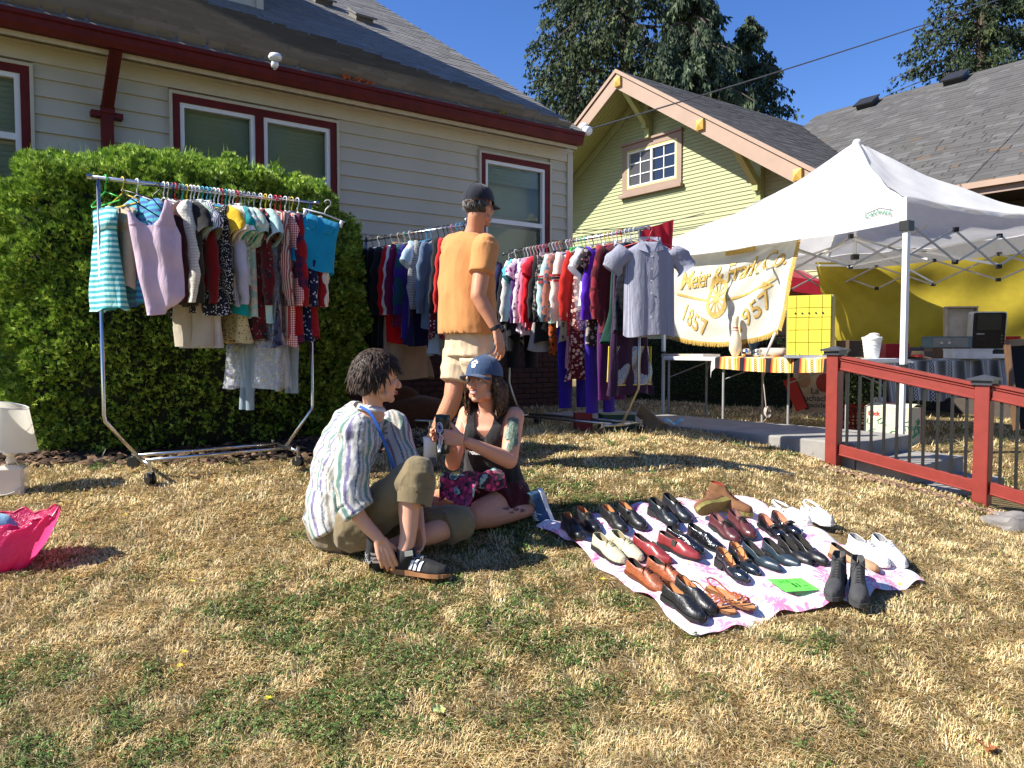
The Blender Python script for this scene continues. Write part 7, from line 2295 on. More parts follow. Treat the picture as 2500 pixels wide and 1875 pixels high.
def bow(out, w, H, b, L):
 m = MB(); m.ball((.60 * L, 0, b(.6) + .048), .017, 10, 7, sc=(1, 1.5, .7)); m.box((.60 * L, 0, b(.6) + .046), (.02, .06, .008)); out['bow'] = m.mesh('bow', M_bl, True)
put_pair('bow', dict(kind='pump', up=leather('black_patent', (.008, .008, .009), .10, 1.0), sole=M_rub, lin=leather('pink_lining', srgb(190, 130, 100), .7, 0), point=.3, st=.006, heel=.020, topen=.60, L=.25, parts=bow),
   [(1856, 1300, 1920, 1336), (1888, 1292, 1958, 1326)], ['black patent shoe with a round bow, left of its pair', 'black patent shoe with a round bow below the white clogs'])
M_foam = plain('white_foam', (.80, .77, .70), .5, .04)
def clog(out, w, H, b, L):
 m = MB(); m.tube([(.36 * L - .085 * sin(a), .038 * cos(a), b(.2) + .045 + .022 * sin(a)) for a in np.linspace(0, pi, 13)], .0085, 6); out['heel_strap'] = m.mesh('heel_strap', M_foam, True)
 m = MB()
 for sg in (-1, 1):
  m.lathe([(.009, 0), (.009, .004)], (.37 * L, sg * (w(.4) + .0), b(.4) + .040), 10, axis=(0, sg, .2))
 out['rivet'] = m.mesh('rivet', M_foam)
 m = MB()
 for q in (.58, .66, .74, .82, .89):
  for sg in (-1, 1):
   a = .80; y = sg * w(q) * cos(a) ** .75; z = b(q) + H(q) * sin(a) ** .92
   m.lathe([(.0055, 0), (.0055, .0012)], (q * L, y * 1.1, z * .82), 8, axis=(0, sg * .8, .5))
 for q in (.62, .70, .78):
  for y in (-.013, .0, .013):
   m.lathe([(.0030, 0), (.0030, .0012)], (q * L, y, b(q) + H(q) * .98), 7, axis=(.15, 0, 1))
 out['vent_hole'] = m.mesh('vent_hole', plain('vent_hole_dark', (.10, .09, .08), .9))
put_pair('clog', dict(kind='clog', up=M_foam, sole=M_foam, lin=M_foam, st=.016, heel=.006, wide=1.22, topen=.50, parts=clog, L=.28),
   [(1885, 1270, 1980, 1300), (1958, 1264, 2036, 1304)], ['white foam clog, left of its pair at the back of the sheet', 'white foam clog, right of its pair at the back of the sheet'])
M_wl = leather('white', (.78, .78, .78), .4, .1)
put_pair('sneak', dict(kind='ox', up=M_wl, sole=plain('white_rubber', (.8, .8, .78), .5), lin=plain('grey_inside', (.3, .3, .3), .9), laces=plain('white_lace', (.72, .72, .72), .8), st=.018, heel=.008, wide=1.05, topen=.46),
   [(2074, 1354, 2172, 1406), (2128, 1350, 2218, 1412)], ['white sneaker, left of its pair at the right edge of the sheet', 'white sneaker nearest the right corner of the sheet'])
put_pair('tanflat', dict(kind='pump', up=plain('tan_canvas', srgb(176, 138, 104), .8, .15), sole=plain('tan_sole', srgb(120, 78, 44)), lin=M_lk, point=0, st=.008, heel=.008, topen=.60, L=.27),
   [(2040, 1376, 2138, 1412)], ['tan canvas flat shoe half hidden behind the grey high tops'])
M_gr = plain('charcoal_canvas', (.045, .045, .047), .85, .15, 30, .3, 150)
put_pair('high', dict(kind='high', up=M_gr, sole=plain('charcoal_rubber', (.05, .05, .052), .7), lin=plain('grey_inside2', (.10, .10, .10), .9), laces=plain('charcoal_lace', (.035, .035, .036), .9), st=.024, heel=.004, high=.115, topen=.36, wide=1.08, L=.275),
   [(2048, 1436, 2032, 1482), (2092, 1445, 2098, 1500)], ['charcoal canvas high top on the left of its pair by the green card', 'charcoal canvas high top on the right at the front edge'])
# green price card
gc = [blanket_pt for blanket_pt in (on_sheet(1873, 1438), on_sheet(1955, 1436), on_sheet(2002, 1467), on_sheet(1918, 1473))]
m = MB(); top = [p + UP * (.016 + .002 * i) for i, p in enumerate(gc)]
m.add(top + [p - UP * .001 for p in top], [(0, 3, 2, 1), (4, 5, 6, 7), (0, 1, 5, 4), (1, 2, 6, 5), (2, 3, 7, 6), (3, 0, 4, 7)])
card = m.build('price_card', plain('fluorescent_green_card', (.13, .78, .08), .7, .03), None, label='bright green price card lettered shoes $5 on the flowered sheet', category='card')
def cardf(x, y):  # x,y in 0..1
 a = top[3].lerp(top[2], x); b_ = top[0].lerp(top[1], x); return a.lerp(b_, y) + UP * .0025
m = MB()
for s_, cx_, cy_, sz, sh in (('SHOES', .34, .72, .30, .3), ('$5', .52, .42, .42, .2), ('ea', .76, .36, .2, .3), ('(for pair)', .70, .12, .13, .3)):
 v, f = text_tris(s_, 1.0, sh, .0)
 ww = {'SHOES': .115, '$5': .22, 'ea': .15, '(for pair)': .055}[s_]
 m.add([cardf(cx_ + x * ww, cy_ + y * sz) for x, y, z in v], f)
m.add([cardf(.70, .95), cardf(.72, .95), cardf(.78, .62), cardf(.765, .62)], [(0, 3, 2, 1)])
m.build('lettering', plain('black_marker', (.01, .01, .01), .8), card)
# ================================================================== people
def catmull(pts, n=6):
 pts = [Vector(p) for p in pts]; out = []
 for i in range(len(pts) - 1):
  p0 = pts[max(0, i - 1)]; p1 = pts[i]; p2 = pts[i + 1]; p3 = pts[min(len(pts) - 1, i + 2)]
  for k in range(n):
   t_ = k / n
   out.append(.5 * ((2 * p1) + (p2 - p0) * t_ + (2 * p0 - 5 * p1 + 4 * p2 - p3) * t_ ** 2 + (3 * p1 - p0 - 3 * p2 + p3) * t_ ** 3))
 out.append(pts[-1]); return out
def limb(mb, pts, rs, n=16, ball=True, flat=1.0, side=None):
 """tapered limb through joints; rs one radius per joint"""
 P = catmull(pts, 5); m = len(P); idx = np.linspace(0, len(rs) - 1, m); R_ = np.interp(idx, range(len(rs)), rs)
 mb.tube(P, list(R_), n)
 if ball:
  for q, r in ((P[0], R_[0]), (P[-1], R_[-1])): mb.ball(q, r * .995, 14, 9)
def ell_loft(mb, P, rv, st, inflate=0.0, n=26, cap=True):
 """body loft: P centres, rv right vector per centre, st (share, halfwidth, halfdepth, forward)"""
 P = [Vector(p) for p in P]; m = len(P); rings = []
 S = [q[0] for q in st]
 for i, p in enumerate(P):
  s = i / (m - 1)
  hw = np.interp(s, S, [q[1] for q in st]) + inflate; hd = np.interp(s, S, [q[2] for q in st]) + inflate; fw = np.interp(s, S, [q[3] for q in st])
  ax = (P[min(i + 1, m - 1)] - P[max(0, i - 1)]).normalized()
  r = rv[0].lerp(rv[1], s); r = (r - ax * r.dot(ax)).normalized(); f = r.cross(ax).normalized()
  rings.append([p + f * fw + r * (hw * (abs(cos(a)) ** .85) * (1 if cos(a) > 0 else -1)) + f * (hd * sin(a)) for a in (2 * pi * k / n for k in range(n))])
 mb.loft(rings)
def remesh(mb, name, mat, parent, vox=.004, sm=4, dec=.5, disp=None, cut=None, hem=None, uvseg=None, local_col=None, solid=0.0):
 me = mb.mesh(name, mat, True); o = bpy.data.objects.new(name, me); COL.objects.link(o)
 md = o.modifiers.new('r', 'REMESH'); md.mode = 'VOXEL'; md.voxel_size = vox
 md = o.modifiers.new('s', 'SMOOTH'); md.iterations = sm; md.factor = .5
 if dec < 1: md = o.modifiers.new('d', 'DECIMATE'); md.ratio = dec
 mod_eval(o); me = o.data
 if not me.materials: me.materials.append(mat)
 bm = bmesh.new(); bm.from_mesh(me)
 if disp:
  bm.normal_update()
  for v in bm.verts: v.co += v.normal * disp(v.co)
 if hem is not None:
  for hz_, sg_ in hem: bmesh.ops.bisect_plane(bm, geom=bm.verts[:] + bm.edges[:] + bm.faces[:], plane_co=(0, 0, hz_), plane_no=(0, 0, sg_), clear_outer=True)
 if cut:
  dl = [f for f in bm.faces if cut(f.calc_center_median())]
  bmesh.ops.delete(bm, geom=dl, context='FACES')
  for it in range(10):
   mv = {}
   for v in bm.verts:
    nb = [e.other_vert(v).co for e in v.link_edges if e.is_boundary]
    if len(nb) == 2: mv[v] = v.co * .4 + (nb[0] + nb[1]) * .3
   for v, c in mv.items(): v.co = c
 bm.to_mesh(me); bm.free()
 if solid:
  md = o.modifiers.new('t', 'SOLIDIFY'); md.thickness = solid; md.offset = 0; mod_eval(o); me = o.data
 me.polygons.foreach_set('use_smooth', [True] * len(me.polygons))
 if uvseg:
  ca = me.color_attributes.new('col', 'FLOAT_COLOR', 'POINT'); N = len(me.vertices)
  co = np.zeros(N * 3); me.vertices.foreach_get('co', co); co = co.reshape(-1, 3)
  best = np.full(N, 1e9); U = np.zeros(N)
  for (a, b, ref, rr, off) in uvseg:
   a = np.array(a); b = np.array(b); ab = b - a; L2 = ab @ ab; tt = np.clip(((co - a) @ ab) / L2, 0, 1)
   d = co - (a + tt[:, None] * ab); dist = np.linalg.norm(d, axis=1) - rr
   ax = ab / sqrt(L2); r0 = np.array(ref) - ax * (np.array(ref) @ ax); r0 /= np.linalg.norm(r0); r1 = np.cross(ax, r0)
   u = np.arctan2(d @ r1, d @ r0) * rr + off
   k = dist < best; best[k] = dist[k]; U[k] = u[k]
  c4 = np.ones((N, 4), dtype=np.float32); c4[:, :3] = local_col(U, co); ca.data.foreach_set('color', c4.ravel())
 # origin at the bottom middle
 N = len(me.vertices); co = np.zeros(N * 3); me.vertices.foreach_get('co', co); co = co.reshape(-1, 3); lo, hi = co.min(0), co.max(0)
 c = Vector(((lo[0] + hi[0]) / 2, (lo[1] + hi[1]) / 2, lo[2])); me.transform(Matrix.Translation(-c))
 o.parent = parent; o.location = c - WLOC[parent.name]; WLOC[o.name] = c; o.name = name
 return o
def folds(s=1.0, amp=.006, st=(14, 14, 7), seed=0.0):
 def f(p):
  q = Vector((p.x * st[0], p.y * st[1], p.z * st[2])) * s + Vector((seed, seed * 2, 0))
  a = noise.noise(q); b = noise.noise(q * 2.3)
  return amp * ((1 - abs(a) * 2.2) + .32 * b)
 return f
def head_frame(fwd, up=(0, 0, 1)):
 f = Vector(fwd).normalized(); u = Vector(up); u = (u - f * u.dot(f)).normalized(); r = f.cross(u).normalized()
 return Matrix((r, f, u)).transposed()
def head(mb, c, R, k=1.0, female=True):
 c = Vector(c); q = lambda x, y, z: c + R @ (Vector((x, y, z)) * k)
 B = lambda x, y, z, r, sc=(1, 1, 1): mb.ball(q(x, y, z), r * k, 18, 12, sc=sc, R=R)
 B(0, -.012, .030, .1, (.74, .93, .84)); B(0, .020, -.020, .1, (.60, .66, .80)); B(0, .034, -.066, .05, (.86, .86, .78)); B(0, .064, -.092, .019, (1.2, 1, .9))
 for s in (-1, 1):
  B(s * .036, .054, -.020, .026, (1, .9, .85)); B(s * .045, .020, -.068, .024)
  B(s * .074, -.010, -.012, .026, (.32, .75, 1.2)); B(s * .026, .072, .014, .013, (1.4, .8, .6))
 mb.tube([q(0, .080, .014), q(0, .092, -.006), q(0, .106, -.028)], [.0075 * k, .009 * k, .012 * k], 10); B(0, .104, -.032, .0115); B(.009, .094, -.035, .008); B(-.009, .094, -.035, .008)
 B(0, .084, -.056, .011, (1.9, .8, .45)); B(0, .081, -.067, .011, (1.6, .8, .5)); B(0, .062, .046, .03, (1.5, .6, 1))
def neck(mb, c, R, base, r=.052, k=1.0):
 c = Vector(c); limb(mb, [c + R @ Vector((0, -.028, -.055)) * k, (c + Vector(base)) / 2 + R @ Vector((0, -.012, -.035)), base], [r * .95, r * .95, r * 1.15], 18)
def hand(mb, wrist, d, n, thumb, k=1.0, curl=(.35, .55, .4), spread=.10, tcurl=.35, tout=.8):
 """palm and five bent fingers; d along the hand, n the way the palm faces, thumb the thumb side"""
 w = Vector(wrist); d = Vector(d).normalized(); n = Vector(n); n = (n - d * n.dot(d)).normalized(); t_ = Vector(thumb); t_ = (t_ - d * t_.dot(d) - n * t_.dot(n)).normalized()
 lens = ((.040, .024, .019), (.045, .028, .021), (.042, .026, .020), (.032, .020, .017))
 for i in range(4):
  off = (.029, .010, -.010, -.028)[i]; kl = (.084, .088, .083, .075)[i]
  kn = w + d * kl * k + t_ * off * k
  mb.tube([w + t_ * off * .55 * k, w + d * .045 * k + t_ * off * .85 * k, kn], [.0145 * k, .0145 * k, .0115 * k], 10); mb.ball(kn, .0115 * k, 10, 7)
  dd = (d + t_ * spread * (off / .03)).normalized(); p = kn; rr = (.0092, .0094, .0090, .0080)[i]; a = 0
  for j in range(3):
   a += curl[j] * (1 + .08 * i)
   dir_ = dd * cos(a) + n * sin(a); p2 = p + dir_ * lens[i][j] * k
   mb.tube([p, p2], [rr * k * (1 - .06 * j), rr * k * (.93 - .07 * j)], 10, cap=True); mb.ball(p2, rr * k * (.93 - .07 * j), 10, 7); p = p2
 p = w + d * .022 * k + t_ * .020 * k; dd = (d * (1 - .35 * tout) + t_ * tout + n * .35).normalized()
 for j, (L_, r_) in enumerate(((.038, .0135), (.030, .0110), (.024, .0095))):
  p2 = p + dd * L_ * k; mb.tube([p, p2], [r_ * k, r_ * .88 * k], 10); mb.ball(p2, r_ * .88 * k, 10, 7); p = p2; dd = (dd * cos(tcurl) + (n * .8 + d * .6).normalized() * sin(tcurl)).normalized()
def skin(name, c, blot=(.45, .12, .08)):
 t = NT(name); co = t.coord(); n1 = t.noise(14, co, 4); n2 = t.noise(70, co, 3)
 a = t.mix(t.math('MULTIPLY', n1, .35), c, tuple(x * .72 for x in c)); a = t.mix(t.math('MULTIPLY', n2, .16), a, blot)
 t.base(a); t.set(rough=.5, spec=.35, sub=.12); t.bump(n2, .12, .003); return t.m
def eyes(parent, c, R, k=1.0, smile=False, brow=(.05, .03, .02)):
 q = lambda x, y, z: Vector(c) + R @ (Vector((x, y, z)) * k)
 for s in (-1, 1):
  m = MB(); m.ball(q(s * .030, .0765, .004), .0095 * k, 12, 8, sc=(1.25, .7, .62), R=R); ey_ = m.build('eye', plain('eye_white', (.6, .58, .55), .2), parent, True)
  m = MB(); m.ball(q(s * .030, .0825, .0035), .0048 * k, 10, 7, sc=(1, .5, 1), R=R); m.build('iris', plain('dark_iris', (.03, .015, .01), .1), ey_, True)
  m = MB(); m.tube([q(s * .014, .088, .020), q(s * .030, .0865, .026), q(s * .046, .076, .021)], [.0022, .0032, .0018], 6); m.build('eyebrow', plain('brow_hair_%d' % int(brow[0] * 100), brow, .9), parent)
  m = MB(); m.tube([q(s * .019, .0845, .008), q(s * .030, .0862, .0125), q(s * .042, .0795, .008)], .0016, 5); m.build('eyelid', plain('lash_line', (.04, .02, .015), .8), parent)
 if smile:
  m = MB(); rows = []
  for z0 in (-.054, -.0605):
   rows.append([q(x, .0945 - x * x * 13, z0 + (x * x * 9 if True else 0)) for x in np.linspace(-.017, .017, 11)])
  m.loft(rows, closed=False); m.build('teeth', plain('teeth', (.75, .73, .66), .25), parent)
  for z0, r in ((-.050, .0032), (-.068, .0040)):
   m = MB(); m.tube([q(x, .0968 - x * x * 13, z0 + x * x * 9) for x in np.linspace(-.023, .023, 9)], [r * .4, r * .8, r, r, r, r, r, r * .8, r * .4], 8); m.build('lip', plain('lip', (.42, .13, .11), .4), parent, True)
 else:
  m = MB()
  for z0, r in ((-.0565, .0042), (-.066, .0048)): m.tube([q(x, .0925 - x * x * 14, z0) for x in np.linspace(-.023, .023, 9)], [r * .3, r * .8, r, r, r, r, r, r * .8, r * .3], 8)
  m.build('lips', plain('lip', (.42, .13, .11)), parent, True)
def hair(parent, name, c, R, mat, spec, k=1.0):
 """locks of hair as tapered ribbons laid over a skull cap"""
 mb = MB(); c = Vector(c)
 for (o_, path_, w_) in spec:
  P = [c + R @ (Vector(p) * k) for p in path_]
  n = len(P); L, Rr = [], []
  for i in range(n):
   tn = (P[min(i + 1, n - 1)] - P[max(0, i - 1)]).normalized(); out = (P[i] - (c + R @ Vector((0, -.01, .02)))).normalized()
   s = tn.cross(out).normalized(); ww = w_ * (1 - (i / (n - 1)) ** 2 * .85)
   L.append(P[i] - s * ww - out * ww * .35); Rr.append(P[i] + s * ww - out * ww * .35)
  C_ = [p + (p - c).normalized() * .0015 for p in P]
  mb.loft([[a, b, d] for a, b, d in zip(L, C_, Rr)], closed=False)
 return mb.build(name, mat, parent, True)
def hairmat(name, c, c2):
 t = NT(name); co = t.coord(); n1 = t.noise(55, co, 4)
 t.base(t.ramp(n1, [(.35, c), (.7, c2)])); t.set(rough=.55, spec=.25); t.bump(t.noise(160, co, 2), .5, .003); return t.m
def skull_locks(n, r_, back=1.0, lmin=.05, lmax=.10, w=.006, zmin=-.06, rad=(.080, .100, .092), front=None, mess=.012, part=0.0):
 out = []
 for i in range(n):
  a = r_.uniform(0, 2 * pi); e = r_.uniform(-.35, 1.45)
  x, y, z = cos(a) * cos(e), sin(a) * cos(e), sin(e)
  if (y > .25 and z < .45) or (y > -.12 and z < .02 and r_.random() < .85): continue          # the face stays free
  p = Vector((x * rad[0], y * rad[1] - .012, z * rad[2] + .030))
  # hair falls away from the crown
  crown = Vector((part, -.035, .12)); d = (p - crown); d.z -= .02; d.normalize()
  L = r_.uniform(lmin, lmax); path = []; q = p.copy(); dr = (d + Vector((r_.uniform(-.4, .4), r_.uniform(-.4, .4), r_.uniform(-.1, .1)))).normalized(); n_ = 6
  for j in range(n_):
   path.append(tuple(q + Vector((0, 0, 0))))
   dr = (dr * .75 + Vector((0, 0, -1)) * .28 + Vector((r_.uniform(-1, 1), r_.uniform(-1, 1), r_.uniform(-.5, .5))) * mess * 10).normalized()
   q = q + dr * (L / (n_ - 1))
   # stay outside the skull
   v = Vector((q.x / rad[0], (q.y + .012) / rad[1], (q.z - .03) / rad[2]))
   if v.length < 1.06: v = v.normalized() * 1.06; q = Vector((v.x * rad[0], v.y * rad[1] - .012, v.z * rad[2] + .03))
  if path[-1][2] < zmin: continue
  out.append((0, path, w * r_.uniform(.6, 1.3)))
 return out
def cap(parent, c, R, mat, mat2=None, k=1.0, brim=True, backward=False, opening=False, name='cap'):
 c = Vector(c); q = lambda x, y, z: c + R @ (Vector((x, y, z)) * k)
 m = MB(); rings = []
 for i in range(11):
  e = -.10 + (pi / 2 + .10) * i / 10
  r = cos(e) if e > 0 else 1.0
  rings.append([q(.088 * r * cos(a), .106 * r * sin(a) - .012, .030 + .100 * sin(e) * (1 + .0 * sin(a)) + (.004 if i == 10 else 0)) for a in (2 * pi * j / 28 for j in range(28))])
 m.loft(rings, cap=(False, True)); o = m.build(name, mat, parent, True)
 m = MB(); m.ball(q(0, -.012, .133), .007, 10, 6, sc=(1, 1, .5), R=R); m.build('cap_button', mat, o)
 for j in range(6):
  a = 2 * pi * j / 6 + .52; m = MB()
  m.tube([q(.0885 * cos(e) * cos(a), .1065 * cos(e) * sin(a) - .012, .030 + .1005 * sin(e)) for e in np.linspace(-.08, 1.5, 9)], .0009, 4); m.build('cap_seam', mat2 or mat, o)
 if brim:
  m = MB(); A_, B_ = [], []
  n = 15
  for i in range(5):
   v = i / 4; row = []
   for j in range(n):
    u = -1 + 2 * j / (n - 1); ang = pi / 2 + u * .98
    x0, y0 = .0885 * cos(ang), .1065 * sin(ang) - .012
    x = x0 * (1 + .02 * v); y = y0 + v * .075 * (1 - abs(u) ** 2.6)
    row.append((x, y, .024 - .016 * v - .020 * u * u * (1 - .3 * v)))
   A_.append([q(*p) for p in row]); B_.append([q(p[0], p[1], p[2] - .003) for p in row])
  m.loft(A_, closed=False); m.loft([r_[::-1] for r_ in B_], closed=False)
  m.loft([A_[-1], B_[-1]], closed=False)
  m.build('brim', mat, o, True)
 return o
def lathe_sleeve_end(): pass
PG = 'people on the lawn'
# ---------------------------------------------------------------- person in the striped shirt
S_ = dict(
 head=W(922, 926, 3.56), neck=W(900, 1012, 3.57), mid=W(822, 1130, 3.66), pel=W(838, 1278, 3.66),
 shN=W(868, 1058, 3.42), shF=W(958, 1040, 3.76), elN=W(858, 1222, 3.33), wrN=W(928, 1318, 3.31),
 elF=W(1005, 1190, 3.62), wrF=W(1024, 1285, 3.44), hipN=W(868, 1285, 3.52), knN=W(1020, 1158, 3.42), anN=W(990, 1342, 3.33),
 hipF=W(905, 1290, 3.74), knF=W(1122, 1277, 3.62), anF=W(930, 1345, 3.44))
gp = G(S_['pel'].x, S_['pel'].y)
P1 = thing('person', (S_['pel'].x, S_['pel'].y, gp), 'seated person with short dark hair in a striped shirt and rolled olive trousers', 'person', PG)
RS_ = head_frame((.90, .42, -.02), (.05, -.04, 1))
sk1 = skin('fair_skin', srgb(226, 172, 142))
mb = MB()
head(mb, S_['head'], RS_, 1.0); neck(mb, S_['head'], RS_, S_['neck'] + Vector((.02, .01, 0)), .047)
fwdS = Vector((.80, .60, 0)).normalized(); rightS = Vector((.60, -.80, 0)).normalized()
spine = catmull([S_['neck'] + Vector((.01, 0, .0)), W(862, 1060, 3.60), S_['mid'], W(815, 1210, 3.68), S_['pel']], 4)
stS = [(0, .055, .055, 0), (.10, .115, .07, 0), (.22, .165, .095, .01), (.45, .155, .105, .03), (.7, .14, .105, .04), (.9, .165, .12, .02), (1, .150, .11, 0)]
ell_loft(mb, spine, (rightS, rightS), stS, -.012)
limb(mb, [S_['shN'], S_['elN'], S_['wrN']], [.050, .038, .024]); limb(mb, [S_['shF'], S_['elF'], S_['wrF']], [.050, .038, .024])
limb(mb, [S_['hipN'], S_['knN']], [.085, .060]); limb(mb, [S_['knN'], S_['knN'].lerp(S_['anN'], .3) + Vector((-.018, 0, 0)), S_['knN'].lerp(S_['anN'], .75), S_['anN']], [.054, .055, .038, .034])
limb(mb, [S_['hipF'], S_['knF']], [.085, .058]); limb(mb, [S_['knF'], S_['knF'].lerp(S_['anF'], .35), S_['anF']], [.052, .054, .033])
hand(mb, S_['wrN'], (.35, -.05, -.95), (-.2, .9, -.2), (.85, .1, .3), 1.0, (.25, .5, .45), .1, .3, .6)
hand(mb, S_['wrF'], (.05, -.2, -.95), (-.6, -.7, 0), (-.5, .6, .2), .95, (.35, .5, .4), .06)
remesh(mb, 'body', sk1, P1, .0038, 3, .28)
eyes(P1, S_['head'], RS_)
# striped shirt
def stripes(U, co):
 tab = np.array([srgb(214, 212, 206), srgb(132, 124, 160), srgb(216, 214, 208), srgb(112, 146, 134), srgb(208, 206, 198), srgb(168, 158, 138), srgb(214, 212, 206), srgb(98, 106, 118), srgb(206, 204, 198)])
 edges = np.array([0, .018, .034, .050, .068, .082, .092, .104, .111, .125])
 f = np.mod(U + .004 * np.sin(co[:, 2] * 30), .125)
 idx = np.clip(np.searchsorted(edges, f, side='right') - 1, 0, 8)
 c = tab[idx] * 1.0
 return c
t = NT('striped_cotton'); a_ = t.new('ShaderNodeAttribute', attribute_name='col'); t.base(a_.outputs[0]); t.set(rough=.8, spec=.2, sheen=.2); co = t.coord(); t.bump(t.noise(22, t.scale(co, (1, 1, .4)), 5), .5, .02); translucent(t, .15, a_.outputs[0]); M_str = t.m
mb = MB(); stC = [(0, .066, .064, 0), (.08, .110, .080, 0), (.20, .170, .104, .008), (.45, .168, .112, .022), (.7, .165, .120, .034), (.88, .180, .135, .015), (1, .175, .13, 0)]
ell_loft(mb, spine[:-1] , (rightS, rightS), stC, .004)
elC = S_['elN'].lerp(S_['wrN'], .10)
limb(mb, [S_['shN'] + Vector((.01, .02, .0)), S_['shN'].lerp(S_['elN'], .5) + Vector((-.01, 0, 0)), elC], [.078, .075, .068], ball=False); mb.ball(S_['shN'], .078)
limb(mb, [S_['shF'], S_['shF'].lerp(S_['elF'], .5), S_['elF'].lerp(S_['wrF'], .1)], [.075, .070, .062], ball=False); mb.ball(S_['shF'], .075)
cuffA = S_['elN'].lerp(S_['wrN'], .04); cuffB = S_['elN'].lerp(S_['wrN'], .26)
mb.tube([cuffA, cuffB], [.066, .070], 20)
# loose shirt tail behind
tail = [W(800, 1205, 3.62), W(790, 1262, 3.60), W(800, 1300, 3.58)]
ell_loft(mb, [p + Vector((.045, 0, 0)) for p in tail], (rightS, rightS), [(0, .16, .13, 0), (1, .15, .11, 0)])
segs = [(spine[i], spine[i + 3], rightS, .15, .0) for i in range(0, len(spine) - 3, 3)] + [(S_['shN'], S_['elN'], (1, 0, 0), .07, .03), (S_['elN'], S_['wrN'], (1, 0, 0), .07, .03), (S_['shF'], S_['elF'], (1, 0, 0), .07, .0)]
nb_ = S_['neck']
def cutS(p):
 d = p - nb_
 if d.z > -.012 and Vector((d.x, d.y)).length < .070: return True
 return False
fo = folds(1.0, .0085, (13, 13, 5), 3)
remesh(mb, 'striped_shirt', M_str, P1, .0052, 3, .6, disp=lambda p: fo(p) + .004 * sin(p.z * 55 + p.x * 30), cut=cutS, uvseg=segs, local_col=stripes)
# collar
m = MB(); rows = []
for (r_, z, o_) in ((.056, -.012, 0), (.057, .020, .004), (.068, -.004, .01)):
 rows.append([nb_ + Vector((.012, .008, .012)) + rightS * (r_ * cos(a)) + fwdS * (r_ * sin(a) * 1.05) + UP * (z + .014 * (1 - sin(a)) * .8 - (.030 if r_ > .07 and sin(a) > .4 else 0)) for a in np.linspace(pi / 2 + .45, pi / 2 + 2 * pi - .45, 22)])
m.loft(rows, closed=False); m.build('collar', cloth('white_collar', (.75, .74, .72)), P1, True)
m = MB(); m.tube([S_['elN'].lerp(S_['wrN'], .14), S_['elN'].lerp(S_['wrN'], .30)], [.067, .066], 20, cap=False); m.tube([S_['elN'].lerp(S_['wrN'], .30), S_['elN'].lerp(S_['wrN'], .29)], [.066, .045], 20, cap=False)
m.build('rolled_cuff', cloth('cuff_blue_grey', srgb(176, 188, 204), bump=.8), P1, True)
# trousers
M_oliv = cloth('olive_cotton', srgb(122, 108, 80), .85, .03, .6, 18, .12)
mb = MB()
mb.ball(S_['pel'] + Vector((.015, 0, -.015)), .16, 20, 14, sc=(1.15, 1.1, .82))
limb(mb, [S_['hipN'], S_['hipN'].lerp(S_['knN'], .5) + Vector((0, 0, -.012)), S_['knN']], [.118, .100, .078], 20)
k1 = S_['knN'].lerp(S_['anN'], .26); limb(mb, [S_['knN'], k1], [.078, .080], 20, ball=False)
limb(mb, [S_['hipF'], S_['hipF'].lerp(S_['knF'], .5), S_['knF']], [.118, .098, .078], 20)
k2 = S_['knF'].lerp(S_['anF'], .18); limb(mb, [S_['knF'], k2], [.078, .078], 20, ball=False)
fo2 = folds(1.0, .008, (12, 12, 9), 9)
remesh(mb, 'rolled_trousers', M_oliv, P1, .0055, 3, .7, disp=fo2)
m = MB(); m.tube([S_['knN'].lerp(S_['anN'], .20), S_['knN'].lerp(S_['anN'], .40)], [.085, .083], 22, cap=False); m.tube([S_['knN'].lerp(S_['anN'], .40), S_['knN'].lerp(S_['anN'], .395)], [.083, .058], 22, cap=False); m.build('trouser_cuff', M_oliv, P1, True)
# hair
rr_ = random.Random(4)
M_hair1 = hairmat('dark_brown_hair', (.016, .010, .007), (.085, .052, .035))
m = MB(); m.ball(S_['head'] + RS_ @ Vector((0, -.026, .038)), .1, 20, 14, sc=(.80, .90, .88), R=RS_); m.ball(S_['head'] + RS_ @ Vector((0, -.060, -.02)), .06, 16, 10, sc=(1.05, .8, 1.0), R=RS_); m.build('hair_base', M_hair1, P1, True)
hair(P1, 'hair', S_['head'], RS_, M_hair1, skull_locks(2600, rr_, lmin=.04, lmax=.075, w=.0045, zmin=-.085, rad=(.088, .104, .102), mess=.013) + skull_locks(500, rr_, lmin=.025, lmax=.05, w=.0035, zmin=-.09, rad=(.092, .108, .108), mess=.035))
# blue lanyard strap
m = MB(); pts = catmull([W(878, 992, 3.46), W(905, 1010, 3.43), W(930, 1060, 3.42), W(950, 1110, 3.43), W(962, 1148, 3.45)], 5)
for a_, b_ in zip(pts[:-1], pts[1:]): m.span(a_, b_, .004, .013, up=(1, 0, .2))
m.build('blue_strap', plain('blue_webbing', (.01, .10, .42), .7), P1)
